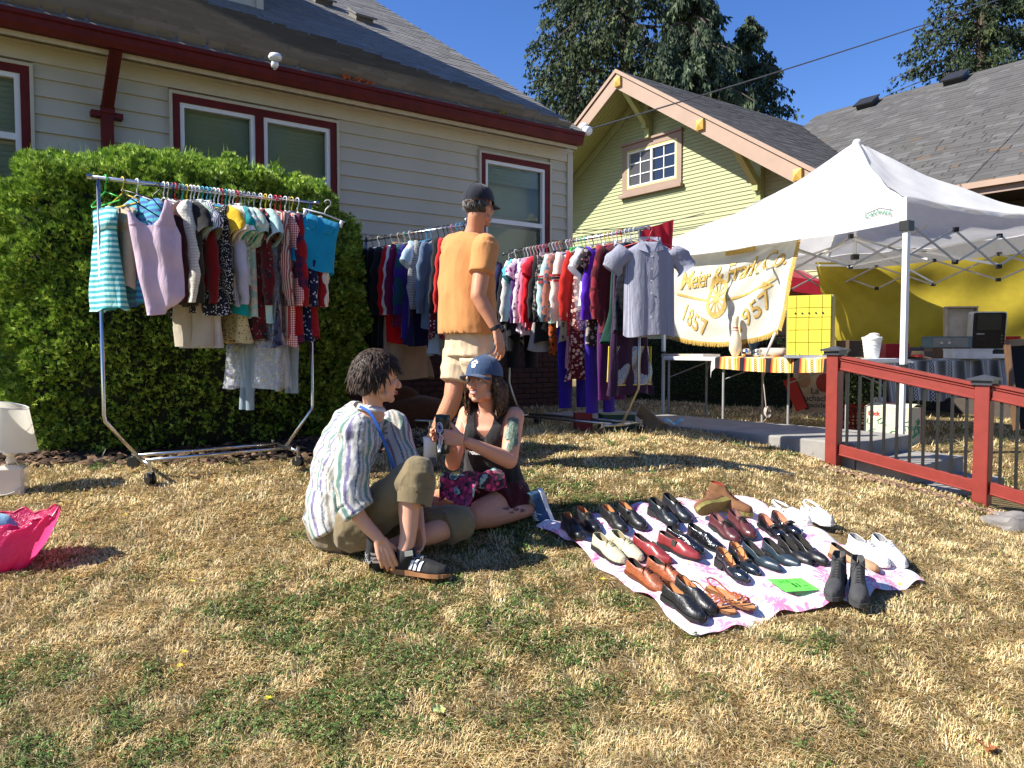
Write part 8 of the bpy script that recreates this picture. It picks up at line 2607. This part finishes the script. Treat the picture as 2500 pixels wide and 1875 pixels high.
# shoes on feet
def worn(parent, key, spec, heel, d, up, extra=None, name='shoe', flip=False, sc=1.0):
 e = bpy.data.objects.new(name, None); COL.objects.link(e); e.parent = parent
 d = Vector(d).normalized(); up = Vector(up); y = up.cross(d).normalized(); u = d.cross(y)
 e.rotation_euler = Matrix((d, y, u)).transposed().to_euler(); e.location = Vector(heel) - WLOC[parent.name]; e.scale = (sc, -sc if flip else sc, sc)
 if key not in SP: SP[key] = shoe_parts(**spec)
 for nm, me in SP[key].items():
  q = bpy.data.objects.new(nm, me); COL.objects.link(q); q.parent = e
 return e
def stripes3(out, w, H, b, L):
 m = MB()
 for sg in (-1, 1):
  for q in (.36, .44, .52):
   rows = []
   for s in np.linspace(.06, .62, 6):
    qq = q + .10 * s; lat = w(qq) * (cos(pi / 2 * s) ** .75 * .85 + .15) if qq < .5 else w(qq) * cos(pi / 2 * s) ** .75
    z = b(qq) + H(qq) * sin(pi / 2 * s) ** .92
    rows.append([(qq * L - .007, sg * (lat + .0045), z + .002), (qq * L + .007, sg * (lat + .0045), z + .002)])
   m.loft(rows, closed=False)
 out['side_stripes'] = m.mesh('side_stripes', M_wp)
trainer = dict(kind='ox', up=plain('black_suede', (.014, .014, .015), .8, .2, 20, .3, 120), sole=plain('gum_rubber', srgb(150, 104, 66), .6), lin=M_lk, laces=plain('grey_lace', (.3, .3, .3), .8), st=.018, heel=.006, topen=.42, parts=stripes3, L=.275)
hN = GP(957, 1402); tN_ = GP(1072, 1424); dN = (tN_ - hN); dN.z = 0
e = worn(P1, 'trainer', trainer, Vector((hN.x, hN.y, G(hN.x, hN.y) + .010)), dN, UP, name='trainer')
limbm = MB(); limbm.tube([S_['anN'] + Vector((0, 0, .01)), Vector((hN.x, hN.y, G(hN.x, hN.y) + .06)) + dN.normalized() * .075], [.040, .042], 16)
limbm.build('sock', plain('black_sock', (.02, .02, .022), .9), P1, True)
m = MB(); p = S_['anN'] + Vector((.02, -.045, -.005)); m.box(p, (.036, .003, .022), Matrix.Rotation(-.15, 3, 'Y')); m.build('shoe_tab', plain('pale_tab', (.45, .45, .38), .7), P1)
f2 = W(912, 1372, 3.38)
e = worn(P1, 'trainer', trainer, f2 + Vector((.055, .03, -.065)), (-.15, -.25, .95), (-.80, -.55, -.25), name='trainer', flip=True, sc=.9)
# ---------------------------------------------------------------- woman with the cap
WK = dict(head=W(1179, 934, 3.98), neck=W(1192, 1000, 4.03), shR=W(1141, 1010, 4.12), shL=W(1256, 1017, 3.99), elL=W(1243, 1124, 3.86), wrL=W(1143, 1080, 3.72),
    elR=W(1106, 1130, 3.94), wrR=W(1103, 1092, 3.80), chest=W(1195, 1060, 4.06), waist=W(1200, 1140, 4.12), pel=W(1212, 1215, 4.14),
    hipL=W(1246, 1218, 4.08), knL=W(1160, 1262, 3.86), anL=W(1290, 1244, 4.02), hipR=W(1175, 1215, 4.05), knR=W(1062, 1228, 3.92), anR=W(1190, 1262, 4.22))
P2 = thing('person', (WK['pel'].x, WK['pel'].y, G(WK['pel'].x, WK['pel'].y)), 'smiling seated woman in a blue cap and black tank top holding a tumbler', 'person', PG)
RW = head_frame((-.52, -.84, .13), (-.06, 0, 1))
fW = Vector((-.30, -.95, 0)).normalized(); rW = Vector((-.95, .30, 0)).normalized()
sk2 = skin('warm_skin', srgb(222, 160, 128))  # the woman's own skin tone
def woman_torso(mb, inf):
 sp = catmull([WK['neck'] + Vector((0, 0, .005)), W(1194, 1030, 4.05), WK['chest'], WK['waist'], WK['pel']], 4)
 ell_loft(mb, sp, (rW, rW), [(0, .058, .055, 0), (.06, .105, .06, 0), (.14, .158, .075, 0), (.36, .148, .10, .01), (.62, .122, .088, .005), (.85, .155, .11, 0), (1, .165, .12, 0)], inf)
 for s in (-1, 1): mb.ball(WK['chest'] + rW * (s * .062) + fW * .062 + UP * -.002, .062 + inf, 16, 11, sc=(1, 1, 1.05))
 return sp
mb = MB(); head(mb, WK['head'], RW, .98); neck(mb, WK['head'], RW, WK['neck'], .046); spW = woman_torso(mb, -.004)
limb(mb, [WK['shL'], WK['elL']], [.052, .043]); limb(mb, [WK['elL'], WK['elL'].lerp(WK['wrL'], .3), WK['wrL']], [.043, .040, .025])
limb(mb, [WK['shR'], WK['elR']], [.046, .038]); limb(mb, [WK['elR'], WK['elR'].lerp(WK['wrR'], .4), WK['wrR']], [.040, .036, .026])
limb(mb, [WK['hipL'], WK['knL']], [.105, .066]); limb(mb, [WK['knL'], WK['knL'].lerp(WK['anL'], .35) + Vector((0, 0, -.004)), WK['anL']], [.062, .062, .036])
limb(mb, [WK['hipR'], WK['knR']], [.105, .066]); limb(mb, [WK['knR'], WK['knR'].lerp(WK['anR'], .35), WK['anR']], [.060, .058, .036])
TC = W(1081, 1060, 3.735)
hand(mb, W(1131, 1074, 3.70), TC - W(1131, 1071, 3.70) + Vector((.0, -.035, .0)), (.05, 1, 0), (0, 0, 1), .98, (.45, .55, .35), .14, .25, .7)
hand(mb, WK['wrR'] + Vector((0, .0, .01)), (-.80, .18, .62), (-.1, -1, -.1), (.4, 0, 1), .95, (.55, .85, .55), .08, .2, .5)
remesh(mb, 'body', sk2, P2, .0038, 3, .28)
eyes(P2, WK['head'], RW, .98, True)
M_tank = cloth('black_cotton', (.016, .014, .015), .8, .02, .5, 20)
mb = MB(); woman_torso(mb, .010)
sh0 = (WK['shL'] + WK['shR']) / 2
def cutW(p):
 d = p - WK['neck']; x = d.dot(rW); f = d.dot(fW); z = d.z
 ax_ = abs(x)
 if ax_ > .098 and z > -.13: return True
 if ax_ < .052 and z > -.06: return True
 if f > -.02 and z > -.140 and ax_ < .048 * min(1, ((z + .140) / .06)) ** .5: return True
 if f < -.02 and z > -.11 and ax_ < .05: return True
 if z < -.47: return True
 return False
fo3 = folds(1.0, .0035, (16, 16, 10), 5)
remesh(mb, 'tank_top', M_tank, P2, .0045, 3, .45, disp=fo3, cut=cutW, solid=.003)
# shirt lettering and badge
def chest(x, z, off=.0):
 """point on the front of the tank at x across, z up from the chest line"""
 base = WK['chest'] + UP * (z)
 dp_ = .112 + (.020 if abs(z) < .05 else 0) - .35 * x * x * 4 - max(0, -z - .02) * .10
 return base + (-rW) * x + fW * (dp_ + off)
m = MB()
for s_, z0, sz in (('NO', -.050, .034), ('Problem', -.085, .032)):
 v, f = text_tris(s_, sz, 0, .0012); m.add([chest(x + (-.050 if s_ == 'NO' else -.035), z0 + y, .012) for x, y, z in v], f)
m.build('shirt_lettering', M_wp, P2)
m = MB(); c_ = W(1204, 1080, 3.93); nrm = (Vector((0, 0, CZ)) - c_).normalized(); m.lathe([(.0135, 0), (.0135, .002), (.011, .004), (.001, .0045)], c_, 18, axis=fW); bd = m.build('round_badge', plain('white_badge', (.75, .7, .7), .2), P2); m = MB(); m.lathe([(.007, .0045), (.001, .0055)], c_, 12, axis=fW); m.build('badge_print', plain('pink_print', (.6, .12, .2), .4), bd)
M_mar = cloth('maroon_shorts', srgb(66, 8, 20), .85, .02, .5, 20)
mb = MB(); mb.ball(WK['pel'], .165, 20, 14, sc=(1.08, 1, .85)); limb(mb, [WK['hipL'], WK['hipL'].lerp(WK['knL'], .42)], [.122, .104], 20, ball=False); mb.ball(WK['hipL'], .12); limb(mb, [WK['hipR'], WK['hipR'].lerp(WK['knR'], .42)], [.122, .104], 20, ball=False); mb.ball(WK['hipR'], .118)
remesh(mb, 'shorts', M_mar, P2, .006, 3, .7, disp=folds(1, .006, (14, 14, 14), 2))
# cap with printed paw mark
M_cap = cloth('slate_blue_twill', srgb(54, 74, 102), .8, .0, .3, 60, .05)
cW = cap(P2, WK['head'] + RW @ Vector((0, -.002, .012)), RW, M_cap, k=1.04)
m = MB()
def capf(x, z):
 a = pi / 2 + x / .1; e = .25 + z / .1
 return WK['head'] + RW @ Vector((0, -.002, .012)) + RW @ Vector((.0932 * cos(e) * cos(a), .1120 * cos(e) * sin(a) - .0125, .0312 + .1055 * sin(e)))
for (x, z, rx, rz) in ((0, .010, .014, .012), (-.018, .028, .006, .008), (-.006, .036, .006, .009), (.008, .036, .006, .009), (.019, .027, .006, .008)):
 m.add([capf(x + rx * cos(a), z + rz * sin(a)) for a in np.linspace(0, 5.7, 11)], [tuple(range(11))])
m.build('paw_print', M_wp, cW)
# wavy hair
M_hair2 = hairmat('brown_wavy_hair', (.035, .018, .010), (.15, .085, .05))
rr_ = random.Random(9); spec = []
for i in range(620):
 sd = rr_.choice((-1, 1)) if rr_.random() < .8 else 0
 if sd: a = (0 if sd > 0 else pi) + rr_.uniform(-.35, .75) * (-1 if sd > 0 else 1)
 else: a = -pi / 2 + rr_.uniform(-.8, .8)
 x0, y0 = .080 * cos(a), .095 * sin(a) - .012; z0 = rr_.uniform(-.01, .035); L = rr_.uniform(.10, .20); ph = rr_.uniform(0, 6); path = []
 for j in range(14):
  s = j / 13; k_ = 1.0 + .30 * sin(pi * min(1, s * 1.1)) + .12 * s
  wv = .014 * sin(ph + s * 15) * (.3 + s); path.append((x0 * k_ + wv, y0 * k_ - .012 * s + wv * .6 * cos(ph), z0 - L * s))
 spec.append((0, path, rr_.uniform(.004, .008)))
hair(P2, 'hair', WK['head'], RW, M_hair2, spec)
m = MB(); m.ball(WK['head'] + RW @ Vector((0, -.034, .0)), .09, 18, 12, sc=(.90, .76, .98), R=RW); m.build('hair_base', M_hair2, P2, True)
# tattoos: ink patches that follow the arm and shin
def tattoo(a, b, r, cells, mat, name='tattoo', face=None):
 a = Vector(a); b = Vector(b); ax = (b - a).normalized(); f = Vector(face); f = (f - ax * f.dot(ax)).normalized(); g_ = ax.cross(f); L_ = (b - a).length; m = MB()
 for (u, v, ru, rv, ks) in cells:
  ring = []
  for j in range(10):
   q = 2 * pi * j / 10; rad = 1 + .25 * sin(q * ks + u * 9); uu = u + ru * cos(q) * rad; vv_ = v + rv * sin(q) * rad
   rr2 = r[0] + (r[1] - r[0]) * uu + .0022; ring.append(a + ax * (L_ * uu) + (f * cos(vv_) + g_ * sin(vv_)) * rr2)
  cc = sum(ring, Vector()) / 10; rc = r[0] + (r[1] - r[0]) * u + .0024; cc = a + ax * (L_ * u) + (f * cos(v) + g_ * sin(v)) * rc
  m.add(ring + [cc], [(j, (j + 1) % 10, 10) for j in range(10)])
 return m.build(name, mat, P2)
M_ink = plain('green_black_ink', srgb(92, 108, 92), .55, .5, 90); M_ink2 = plain('faded_ink', srgb(120, 90, 84), .55, .3, 60)
tattoo(WK['shL'], WK['elL'], (.0575, .047), [(.35, .2, .20, .55, 3), (.62, .0, .18, .5, 4), (.50, .6, .16, .4, 3), (.80, .35, .10, .3, 5), (.22, .5, .1, .3, 3)], M_ink, 'arm_tattoo', (.2, -1, .1))
tattoo(WK['knL'], WK['anL'], (.063, .040), [(.50, -.2, .07, .16, 3), (.58, .25, .05, .14, 4), (.68, .0, .06, .18, 5), (.80, .2, .05, .2, 3)], M_ink2, 'leg_tattoo', (0, -1, .4))
# ring and watch skipped; wrap of patterned cloth over the lap
wrp = MB(); A_, B_, C_, D_ = W(1080, 1160, 3.86), W(1225, 1150, 4.02), W(1238, 1190, 3.92), W(1072, 1215, 3.80)
def lapc(u, v):
 p = A_.lerp(B_, u).lerp(D_.lerp(C_, u), v); p += UP * (.035 * sin(pi * v) + .010 * sin(u * 16 + v * 5) + .010 * sin(v * 17 - u * 6)); p += Vector((0, -.05 * sin(pi * v), 0)); return p
wrp.grid(lapc, 50, 30)
E_, F_, G2, H2 = W(1072, 1198, 3.80), W(1165, 1170, 3.78), W(1150, 1240, 3.72), W(1110, 1232, 3.74)
wrp.grid(lambda u, v: E_.lerp(F_, u).lerp(H2.lerp(G2, u), v) + Vector((0, -.012 * sin(u * 14 + v * 4), .006 * sin(v * 9))), 30, 20)
t = NT('patterned_shawl'); co = t.coord(); v1_ = t.new('ShaderNodeTexVoronoi'); v1_.inputs['Scale'].default_value = 24; t.l.new(co, v1_.inputs['Vector'])
wv_ = t.noise(10, co, 3); c_ = t.ramp(wv_, [(.30, srgb(40, 30, 45)), (.40, srgb(150, 40, 90)), (.48, srgb(60, 30, 45)), (.55, srgb(150, 185, 190)), (.62, srgb(60, 110, 95)), (.72, srgb(180, 120, 80))], 'CONSTANT')
c_ = t.mix(t.math('LESS_THAN', v1_.outputs['Distance'], .30), c_, srgb(225, 70, 120)); t.base(c_); t.set(rough=.9, sheen=.3); t.bump(t.noise(60, co), .5, .01)
wrp.build('patterned_shawl', t.m, None, True, label='patterned pink teal and black shawl lying across the lap of the capped woman', category='shawl')
# her shoes
canv = dict(kind='ox', up=plain('blue_canvas', srgb(46, 78, 108), .85, .2, 25, .3, 150), sole=plain('white_rubber', (.8, .8, .78)), lin=plain('pale_inside', (.5, .5, .48), .9), laces=plain('white_lace', (.72, .72, .72)), st=.020, heel=.004, topen=.44, L=.26)
worn(P2, 'canvas', canv, W(1318, 1192, 4.05), (.30, -.12, -.93), (-.80, -.52, -.22), name='canvas_shoe')
worn(P2, 'canvas', canv, WK['anR'] + Vector((0, .02, .0)), (.85, .1, -.25), (0, -.5, -.8), name='canvas_shoe', flip=True)
# tumbler
tb = thing('tumbler', TC - UP * .09, 'dark green travel tumbler covered in stickers held between the seated pair', 'tumbler')
m = MB(); m.lathe([(.030, -.094), (.034, -.090), (.0355, .06), (.0365, .066), (.0365, .092), (.033, .096), (.001, .097)], TC, 26); m.build('cup', plain('dark_green_metal', (.008, .022, .020), .3, .1), tb, True)
m = MB(); m.lathe([(.0372, .064), (.0372, .070)], TC, 26, cap=False); m.build('lid_ring', M_bk, tb)
def stk(a0, z0, ra, rz, mat, name='sticker', ks=0, rr=.0358):
 m = MB(); ring = [TC + Vector((rr * cos(a0 + ra * cos(q) * (1 + .2 * sin(q * ks))), rr * sin(a0 + ra * cos(q) * (1 + .2 * sin(q * ks))), z0 + rz * sin(q) * (1 + .2 * sin(q * ks)))) for q in np.linspace(0, 2 * pi * 15 / 16, 16)]
 m.add(ring, [tuple(range(16))]); m.build(name, mat, tb)
stk(-1.95, .035, .50, .028, plain('white_sticker', (.7, .7, .72), .4), rr=.0362); stk(-1.95, .035, .42, .022, plain('purple_green_sticker', (.25, .22, .45), .4, .7, 160), rr=.0368)
stk(-1.75, -.020, .34, .026, plain('white_sticker', (.7, .7, .72)), ks=4, rr=.0362); stk(-1.75, -.020, .22, .020, plain('coral_sticker', (.7, .25, .2), .4), ks=3, rr=.0368)
stk(-2.0, -.062, .34, .024, plain('white_sticker', (.7, .7, .72)), ks=5, rr=.0362); stk(-1.05, -.055, .22, .016, plain('beige_sticker', (.5, .42, .3), .4), ks=2, rr=.0362); stk(-2.35, -.01, .18, .014, plain('pink_sticker', (.6, .2, .35), .4), rr=.0364)
# ---------------------------------------------------------------- standing man
MN = dict(head=W(1171, 506, 4.88), neck=W(1158, 572, 4.90), shR=W(1186, 602, 4.74), shL=W(1108, 600, 5.02), chest=W(1138, 660, 4.92), waist=W(1138, 775, 4.90), pel=W(1146, 845, 4.90),
    elR=W(1167, 722, 4.66), wrR=W(1212, 806, 4.66), hipL=W(1128, 862, 4.96), knL=W(1106, 968, 4.90), anL=W(1050, 1078, 5.00), hipR=W(1166, 862, 4.84), knR=W(1188, 972, 4.95), anR=W(1205, 1100, 5.10), elL=W(1120, 715, 5.14), wrL=W(1165, 760, 5.22))
P3 = thing('person', (-.25, 5.0, G(-.25, 5.0)), 'standing man seen from behind in a navy cap, orange tee and beige shorts', 'person', PG)
RM = head_frame((.62, .78, -.03), (0, 0, 1)); fM = Vector((.62, .78, 0)).normalized(); rM = Vector((.78, -.62, 0)).normalized()
sk3 = skin('tanned_skin', srgb(206, 146, 112))
def man_torso(mb, inf, upto=None, wide=0.0):
 sp = catmull([MN['neck'], MN['neck'].lerp(MN['chest'], .4), MN['chest'], MN['waist'], MN['pel']], 4)
 ell_loft(mb, sp, (rM, rM), [(0, .06, .06, 0), (.07, .11, .07, 0), (.15, .185, .095, -.005), (.32, .180, .115, 0), (.65, .155 + wide, .110 + wide, .01), (.85, .165 + wide, .115 + wide, 0), (1, .165, .12, 0)], inf)
mb = MB(); head(mb, MN['head'], RM, 1.03); neck(mb, MN['head'], RM, MN['neck'], .058); man_torso(mb, -.01)
limb(mb, [MN['shR'], MN['elR']], [.062, .046]); limb(mb, [MN['elR'], MN['elR'].lerp(MN['wrR'], .3), MN['wrR']], [.045, .044, .028])
limb(mb, [MN['shL'], MN['elL'], MN['wrL']], [.062, .046, .028])
for s in 'LR': limb(mb, [MN['hip' + s], MN['kn' + s]], [.082, .060]); limb(mb, [MN['kn' + s], MN['kn' + s].lerp(MN['an' + s], .3) + Vector((.012, -.015, 0)), MN['kn' + s].lerp(MN['an' + s], .7), MN['an' + s]], [.058, .060, .042, .035])
hand(mb, MN['wrR'], (.25, -.05, -.95), (-.7, .5, 0), (.6, .7, .1), 1.05, (.2, .35, .3), .08, .25, .5)
hand(mb, MN['wrL'], (.6, .5, -.5), (-.3, -.3, -.9), (-.5, .6, 0), 1.0)
remesh(mb, 'body', sk3, P3, .0045, 3, .35)
eyes(P3, MN['head'], RM, 1.03)
M_or = cloth('orange_cotton', srgb(206, 142, 84), .85, .08, .5, 16, .06)
mb = MB(); man_torso(mb, .014, wide=.024)
mb.ball(MN['shR'], .075); limb(mb, [MN['shR'], MN['shR'].lerp(MN['elR'], .55)], [.078, .080], 20, ball=False); mb.ball(MN['shL'], .075); limb(mb, [MN['shL'], MN['shL'].lerp(MN['elL'], .5)], [.078, .078], 20, ball=False)
hemz = W(1138, 815, 4.9).z
def cutM(p):
 d = p - MN['neck']
 return d.z > -.002 and Vector((d.x, d.y)).length < .085 or d.z > .03
fo4 = folds(1.0, .008, (9, 9, 5), 7)
remesh(mb, 'tee_shirt', M_or, P3, .0058, 3, .45, disp=fo4, cut=cutM, hem=[(hemz, -1)], solid=.004)
M_bei = cloth('beige_twill', srgb(214, 190, 156), .85, .05, .5, 16, .06)
mb = MB(); ell_loft(mb, [MN['waist'] + UP * .0 - UP * .01, MN['pel'], MN['pel'] - UP * .06], (rM, rM), [(0, .150, .108, 0), (.5, .166, .124, 0), (1, .17, .13, 0)])
for s in 'LR': limb(mb, [MN['hip' + s], MN['hip' + s].lerp(MN['kn' + s], .66)], [.120, .103], 22, ball=False)
remesh(mb, 'shorts', M_bei, P3, .0055, 3, .8, disp=folds(1, .008, (11, 11, 8), 4))
M_navy = cloth('navy_twill', (.012, .014, .024), .8, .0, .3, 60, .05)
cm = cap(P3, MN['head'] + RM @ Vector((0, .0, .010)), RM, M_navy, k=1.05)
rr_ = random.Random(12)
hair(P3, 'hair', MN['head'], RM, hairmat('greying_hair', (.02, .018, .017), (.22, .21, .20)), [l_ for l_ in skull_locks(1300, rr_, lmin=.015, lmax=.035, w=.003, zmin=-.085, rad=(.0785, .099, .09), mess=.02) if l_[1][0][2] < .035], 1.03)
m = MB(); m.ball(MN['head'] + RM @ Vector((0, -.030, .008)), .09, 18, 12, sc=(.87, .84, .78), R=RM); m.build('hair_base', hairmat('dark_greying_hair', (.02, .018, .017), (.10, .095, .09)), P3, True)
m = MB(); m.tube([MN['head'] + RM @ Vector((x, -.115 - .0 + abs(x) * .25, .028)) for x in (-.03, 0, .03)], .006, 6); m.build('cap_strap', plain('silver_strap', (.5, .5, .5), .3), cm)
wa = (MN['wrR'] - MN['elR']).normalized(); m = MB(); m.lathe([(.031, -.012), (.033, 0), (.031, .012)], MN['wrR'] - wa * .015, 18, axis=wa, cap=False); wt = m.build('watch_strap', M_bk, P3, True)
m = MB(); m.lathe([(.018, 0), (.018, .009), (.001, .010)], MN['wrR'] - wa * .015 + Vector((.031, 0, .0)), 16, axis=(1, -.3, .2)); m.build('watch_face', plain('watch_glass', (.02, .02, .02), .1), wt)
boot = dict(kind='ox', up=plain('grey_runner', (.10, .10, .11), .8), sole=M_rub, lin=M_lk, laces=M_lace, st=.022, heel=.006, topen=.44, L=.29)
for s, dd in (('L', (-.35, .9, 0)), ('R', (.4, .9, 0))):
 a_ = MN['an' + s]; d_ = Vector(dd).normalized(); g_ = G(a_.x, a_.y); h_ = Vector((a_.x, a_.y, g_ + .004)) - d_ * .07
 m = MB(); m.tube([a_ + UP * .03, a_ + UP * -.0, Vector((a_.x, a_.y, g_ + .06))], [.047, .042, .045], 16); m.build('sock', plain('white_ribbed_sock', (.72, .71, .68), .9, .05, bump=.5, bscale=90), P3, True)
 worn(P3, 'runner', boot, h_, d_, UP, name='running_shoe')
# ================================================================== left foreground: lamp, bag and small things
lp = W(28, 1180, 4.45); lp.z = G(lp.x, lp.y)
la = thing('table_lamp', lp, 'white table lamp with a cream shade standing on the grass at the left edge', 'lamp')
M_cer = plain('glossy_putty_ceramic', srgb(226, 212, 198), .12, .03, coat=.6); M_shade = cloth('lamp_shade', (.78, .75, .66), .8, .45, .1, 40, .02)
Rl = Matrix.Rotation(.35, 3, 'Z')
m = MB(); s0 = []
for (hw, z) in ((.070, .0), (.076, .008), (.078, .150), (.070, .160), (.030, .172)):
 s0.append([lp + Rl @ Vector((x * hw, y * hw, z)) for x, y in ((1, .8), (.8, 1), (-.8, 1), (-1, .8), (-1, -.8), (-.8, -1), (.8, -1), (1, -.8))])
m.loft(s0); b_ = m.build('lamp_base', M_cer, la); autosmooth(b_, 24)
m = MB(); m.lathe([(.020, .175), (.028, .20), (.018, .22), (.040, .235), (.042, .245), (.012, .252)], lp, 20); m.build('lamp_neck', M_cer, la, True)
m = MB(); m.lathe([(.012, .25), (.015, .275), (.020, .28), (.020, .315), (.005, .32)], lp, 14); m.build('bulb_socket', M_bk, la)
m = MB(); m.ball(lp + UP * .36, .033, 14, 9); m.build('bulb', plain('frosted_bulb', (.8, .8, .78), .2), la, True)
tl = lambda z: lp + Vector((-.010 + .03 * (z - .3), 0, z))
m = MB(); rings = []
for (r_, z) in ((.148, .27), (.100, .515)):
 rings.append([tl(z) + Vector((r_ * cos(a), r_ * sin(a), .022 * cos(a) * -1)) for a in (2 * pi * k / 40 for k in range(40))])
m.loft(rings, cap=(False, False)); m.build('lamp_shade', M_shade, la, True)
for r_, z in ((.148, .27), (.100, .515)):
 m = MB(); m.tube([tl(z) + Vector((r_ * cos(a), r_ * sin(a), -.022 * cos(a))) for a in (2 * pi * k / 40 for k in range(40))], .0022, 5, closed=True); m.build('shade_rim', M_wp, la)
m = MB()
for k in range(3): a = 2 * pi * k / 3; m.tube([tl(.50), tl(.505) + Vector((.1 * cos(a), .1 * sin(a), 0))], .0015, 4)
m.tube([lp + UP * .32, tl(.50)], .002, 5); m.build('shade_spider', M_chr, la)
m = MB(); m.tube(catmull([lp + Vector((.012, -.02, .27)), lp + Vector((.05, -.04, .20)), lp + Vector((.085, -.03, .14)), lp + Vector((.085, -.05, .05)), lp + Vector((.03, -.09, .012)), lp + Vector((-.10, -.10, .01)), lp + Vector((-.3, -.12, .01))], 5), .0035, 6); m.build('flex', plain('cream_flex', (.6, .55, .45), .5), la, True)
# pink plastic bag with a blue hat or cloth inside
t = NT('thin_pink_plastic'); co = t.coord(); t.base(t.ramp(t.noise(5, co), [(.3, (.80, .03, .16)), (.7, (.92, .07, .26))])); t.set(rough=.22, spec=.6); t.bump(t.noise(16, t.scale(co, (1, .6, 1)), 5, .7), .9, .02); translucent(t, .55, (.95, .08, .28)); M_pink = t.m
pb = GP(20, 1392); bg = thing('shopping_bag', pb, 'translucent bright pink plastic bag lying open at the left edge of the lawn', 'bag')
m = MB()
def bagf(u, v):
 a = 2 * pi * u; r = .15 + .055 * sin(v * 2.2); c = pb + Vector((-.10 + .04 * v, .06 * v, .0))
 x = cos(a) * r * 1.3; y = sin(a) * r * .62
 z = .02 + .20 * sin(v * 1.45) + .035 * v * cos(a - .5) + .012 * sin(a * 3 + 1) * v
 if v < .15: x *= v / .15 * .9 + .1; y *= v / .15 * .9 + .1; z = .01
 k = .010 * sin(a * 9 + v * 7) + .008 * sin(a * 17 - v * 11)
 return Vector((c.x + x * (1 + k * 1.6), c.y + y * (1 + k * 1.6), c.z + z + k))
m.grid(bagf, 90, 26); m.build('bag_film', M_pink, bg, True)
m = MB(); m.tube([bagf(u / 60, 1.0) for u in range(60)], .0042, 6, closed=True); m.build('rim', plain('deep_pink_seam', (.55, .005, .06), .4), bg)
m = MB(); c = pb + Vector((-.15, .04, .17)); m.ball(c, .14, 22, 14, sc=(1.15, .8, .62)); m.v = [(x + .006 * sin(z * 90), y, z + .006 * sin(x * 60 + y * 40)) for x, y, z in m.v]
m.build('blue_sun_hat', cloth('powder_blue_cloth', srgb(140, 190, 215), .8, .1, .7, 18), None, True, label='powder blue bundle of cloth inside the pink bag', category='cloth bundle')
# yellow paper and blue thing beside the lamp
m = MB(); p = GP(18, 1190); m.grid(lambda u, v: p + Vector((-.22 + .26 * u, -.06 + .1 * v, .02 + .02 * sin(u * 4))), 8, 3); m.build('yellow_sheet', plain('yellow_card', (.85, .75, .02), .5), None, True, label='bright yellow flat sheet beside the lamp base', category='sheet')
p = W(-4, 1168, 4.6); m = MB(); m.box((p.x, p.y, G(p.x, p.y) + .05), (.10, .08, .08)); m.build('blue_box', plain('cyan_plastic', (.02, .35, .5), .4), None, label='small cyan blue box behind the lamp at the frame edge', category='box')
# ================================================================== small things on the lawn
M_dan = plain('dandelion_yellow', (.85, .72, .02), .6)
for i, (px, py, lab) in enumerate(((468, 1433, 'yellow dandelion in the left middle of the lawn'), (438, 1642, 'pair of yellow dandelion heads in the lower left lawn'), (654, 1722, 'yellow dandelion at the bottom of the lawn, left of centre'), (1469, 1428, 'yellow dandelion just left of the flowered sheet'), (448, 1608, 'half open yellow dandelion in the lower left lawn'), (306, 1268, 'small yellow flower near the pink bag'))):
 g_ = GP(px, py); d_ = thing('dandelion', g_, lab, 'flower', 'yellow dandelions in the lawn')
 m = MB(); m.tube([g_, g_ + Vector((.004, -.006, .022))], .0012, 5); m.build('stem', plain('weed_stem', (.10, .16, .04), .7), d_)
 m = MB(); c = g_ + Vector((.004, -.006, .026))
 for k in range(16):
  a = k * 2.4; r_ = .0035 + .0008 * k * .75
  q = c + Vector((cos(a) * r_, sin(a) * r_, .003)); m.add([c, q + Vector((-sin(a) * .0018, cos(a) * .0018, 0)), c + (q - c) * 1.5, q - Vector((-sin(a) * .0018, cos(a) * .0018, 0))], [(0, 1, 2, 3)])
 m.build('petals', M_dan, d_)
def dead_leaf(px, py, s, c, lab, rz):
 p = GP(px, py) + UP * .016; R = Matrix.Rotation(rz, 3, 'Z') @ Matrix.Rotation(.25, 3, 'X'); m = MB()
 def f(u, v):
  w_ = sin(pi * u) ** .7 * .42 * (1 + .15 * sin(u * 20)); x = (u - .5) * s; y = (v - .5) * w_ * s * 2; return p + R @ Vector((x, y, .18 * s * (2 * (v - .5)) ** 2 + .10 * s * sin(u * 5)))
 m.grid(f, 14, 6); m.build('fallen_leaf', plain('leaf_' + lab[:8], c, .8, .3, 40), None, True, label=lab, category='leaf')
dead_leaf(1070, 1748, .05, srgb(200, 205, 130), 'pale green fallen leaf on the lower middle lawn', .4)
dead_leaf(2405, 1838, .07, srgb(150, 92, 50), 'brown curled leaf in the bottom right corner of the lawn', 1.2)
dead_leaf(470, 1168, .06, srgb(190, 160, 110), 'dry beige leaf on the grass edge left of the left rack', .2)
# twigs
m = MB(); a_, b_ = GP(396, 1800), GP(390, 1872); m.tube([a_ + UP * .03, (a_ + b_) / 2 + Vector((.01, 0, .02)), b_ + UP * .01], [.0012, .002, .002], 5)
m.build('twig', plain('dark_twig', (.06, .04, .03), .9), None, label='thin dark twig standing in the bottom left lawn', category='twig')
m = MB(); a_ = GP(222, 1135); m.tube([a_ + UP * .02, a_ + Vector((.06, .02, .04)), a_ + Vector((.08, .04, .10))], .003, 5); m.tube([a_ + Vector((.06, .02, .04)), a_ + Vector((.085, .0, .085))], .002, 4)
m.build('twig', plain('grey_twig', (.35, .28, .24), .9), None, label='forked pale twig sticking up from the mulch under the hedge', category='twig')
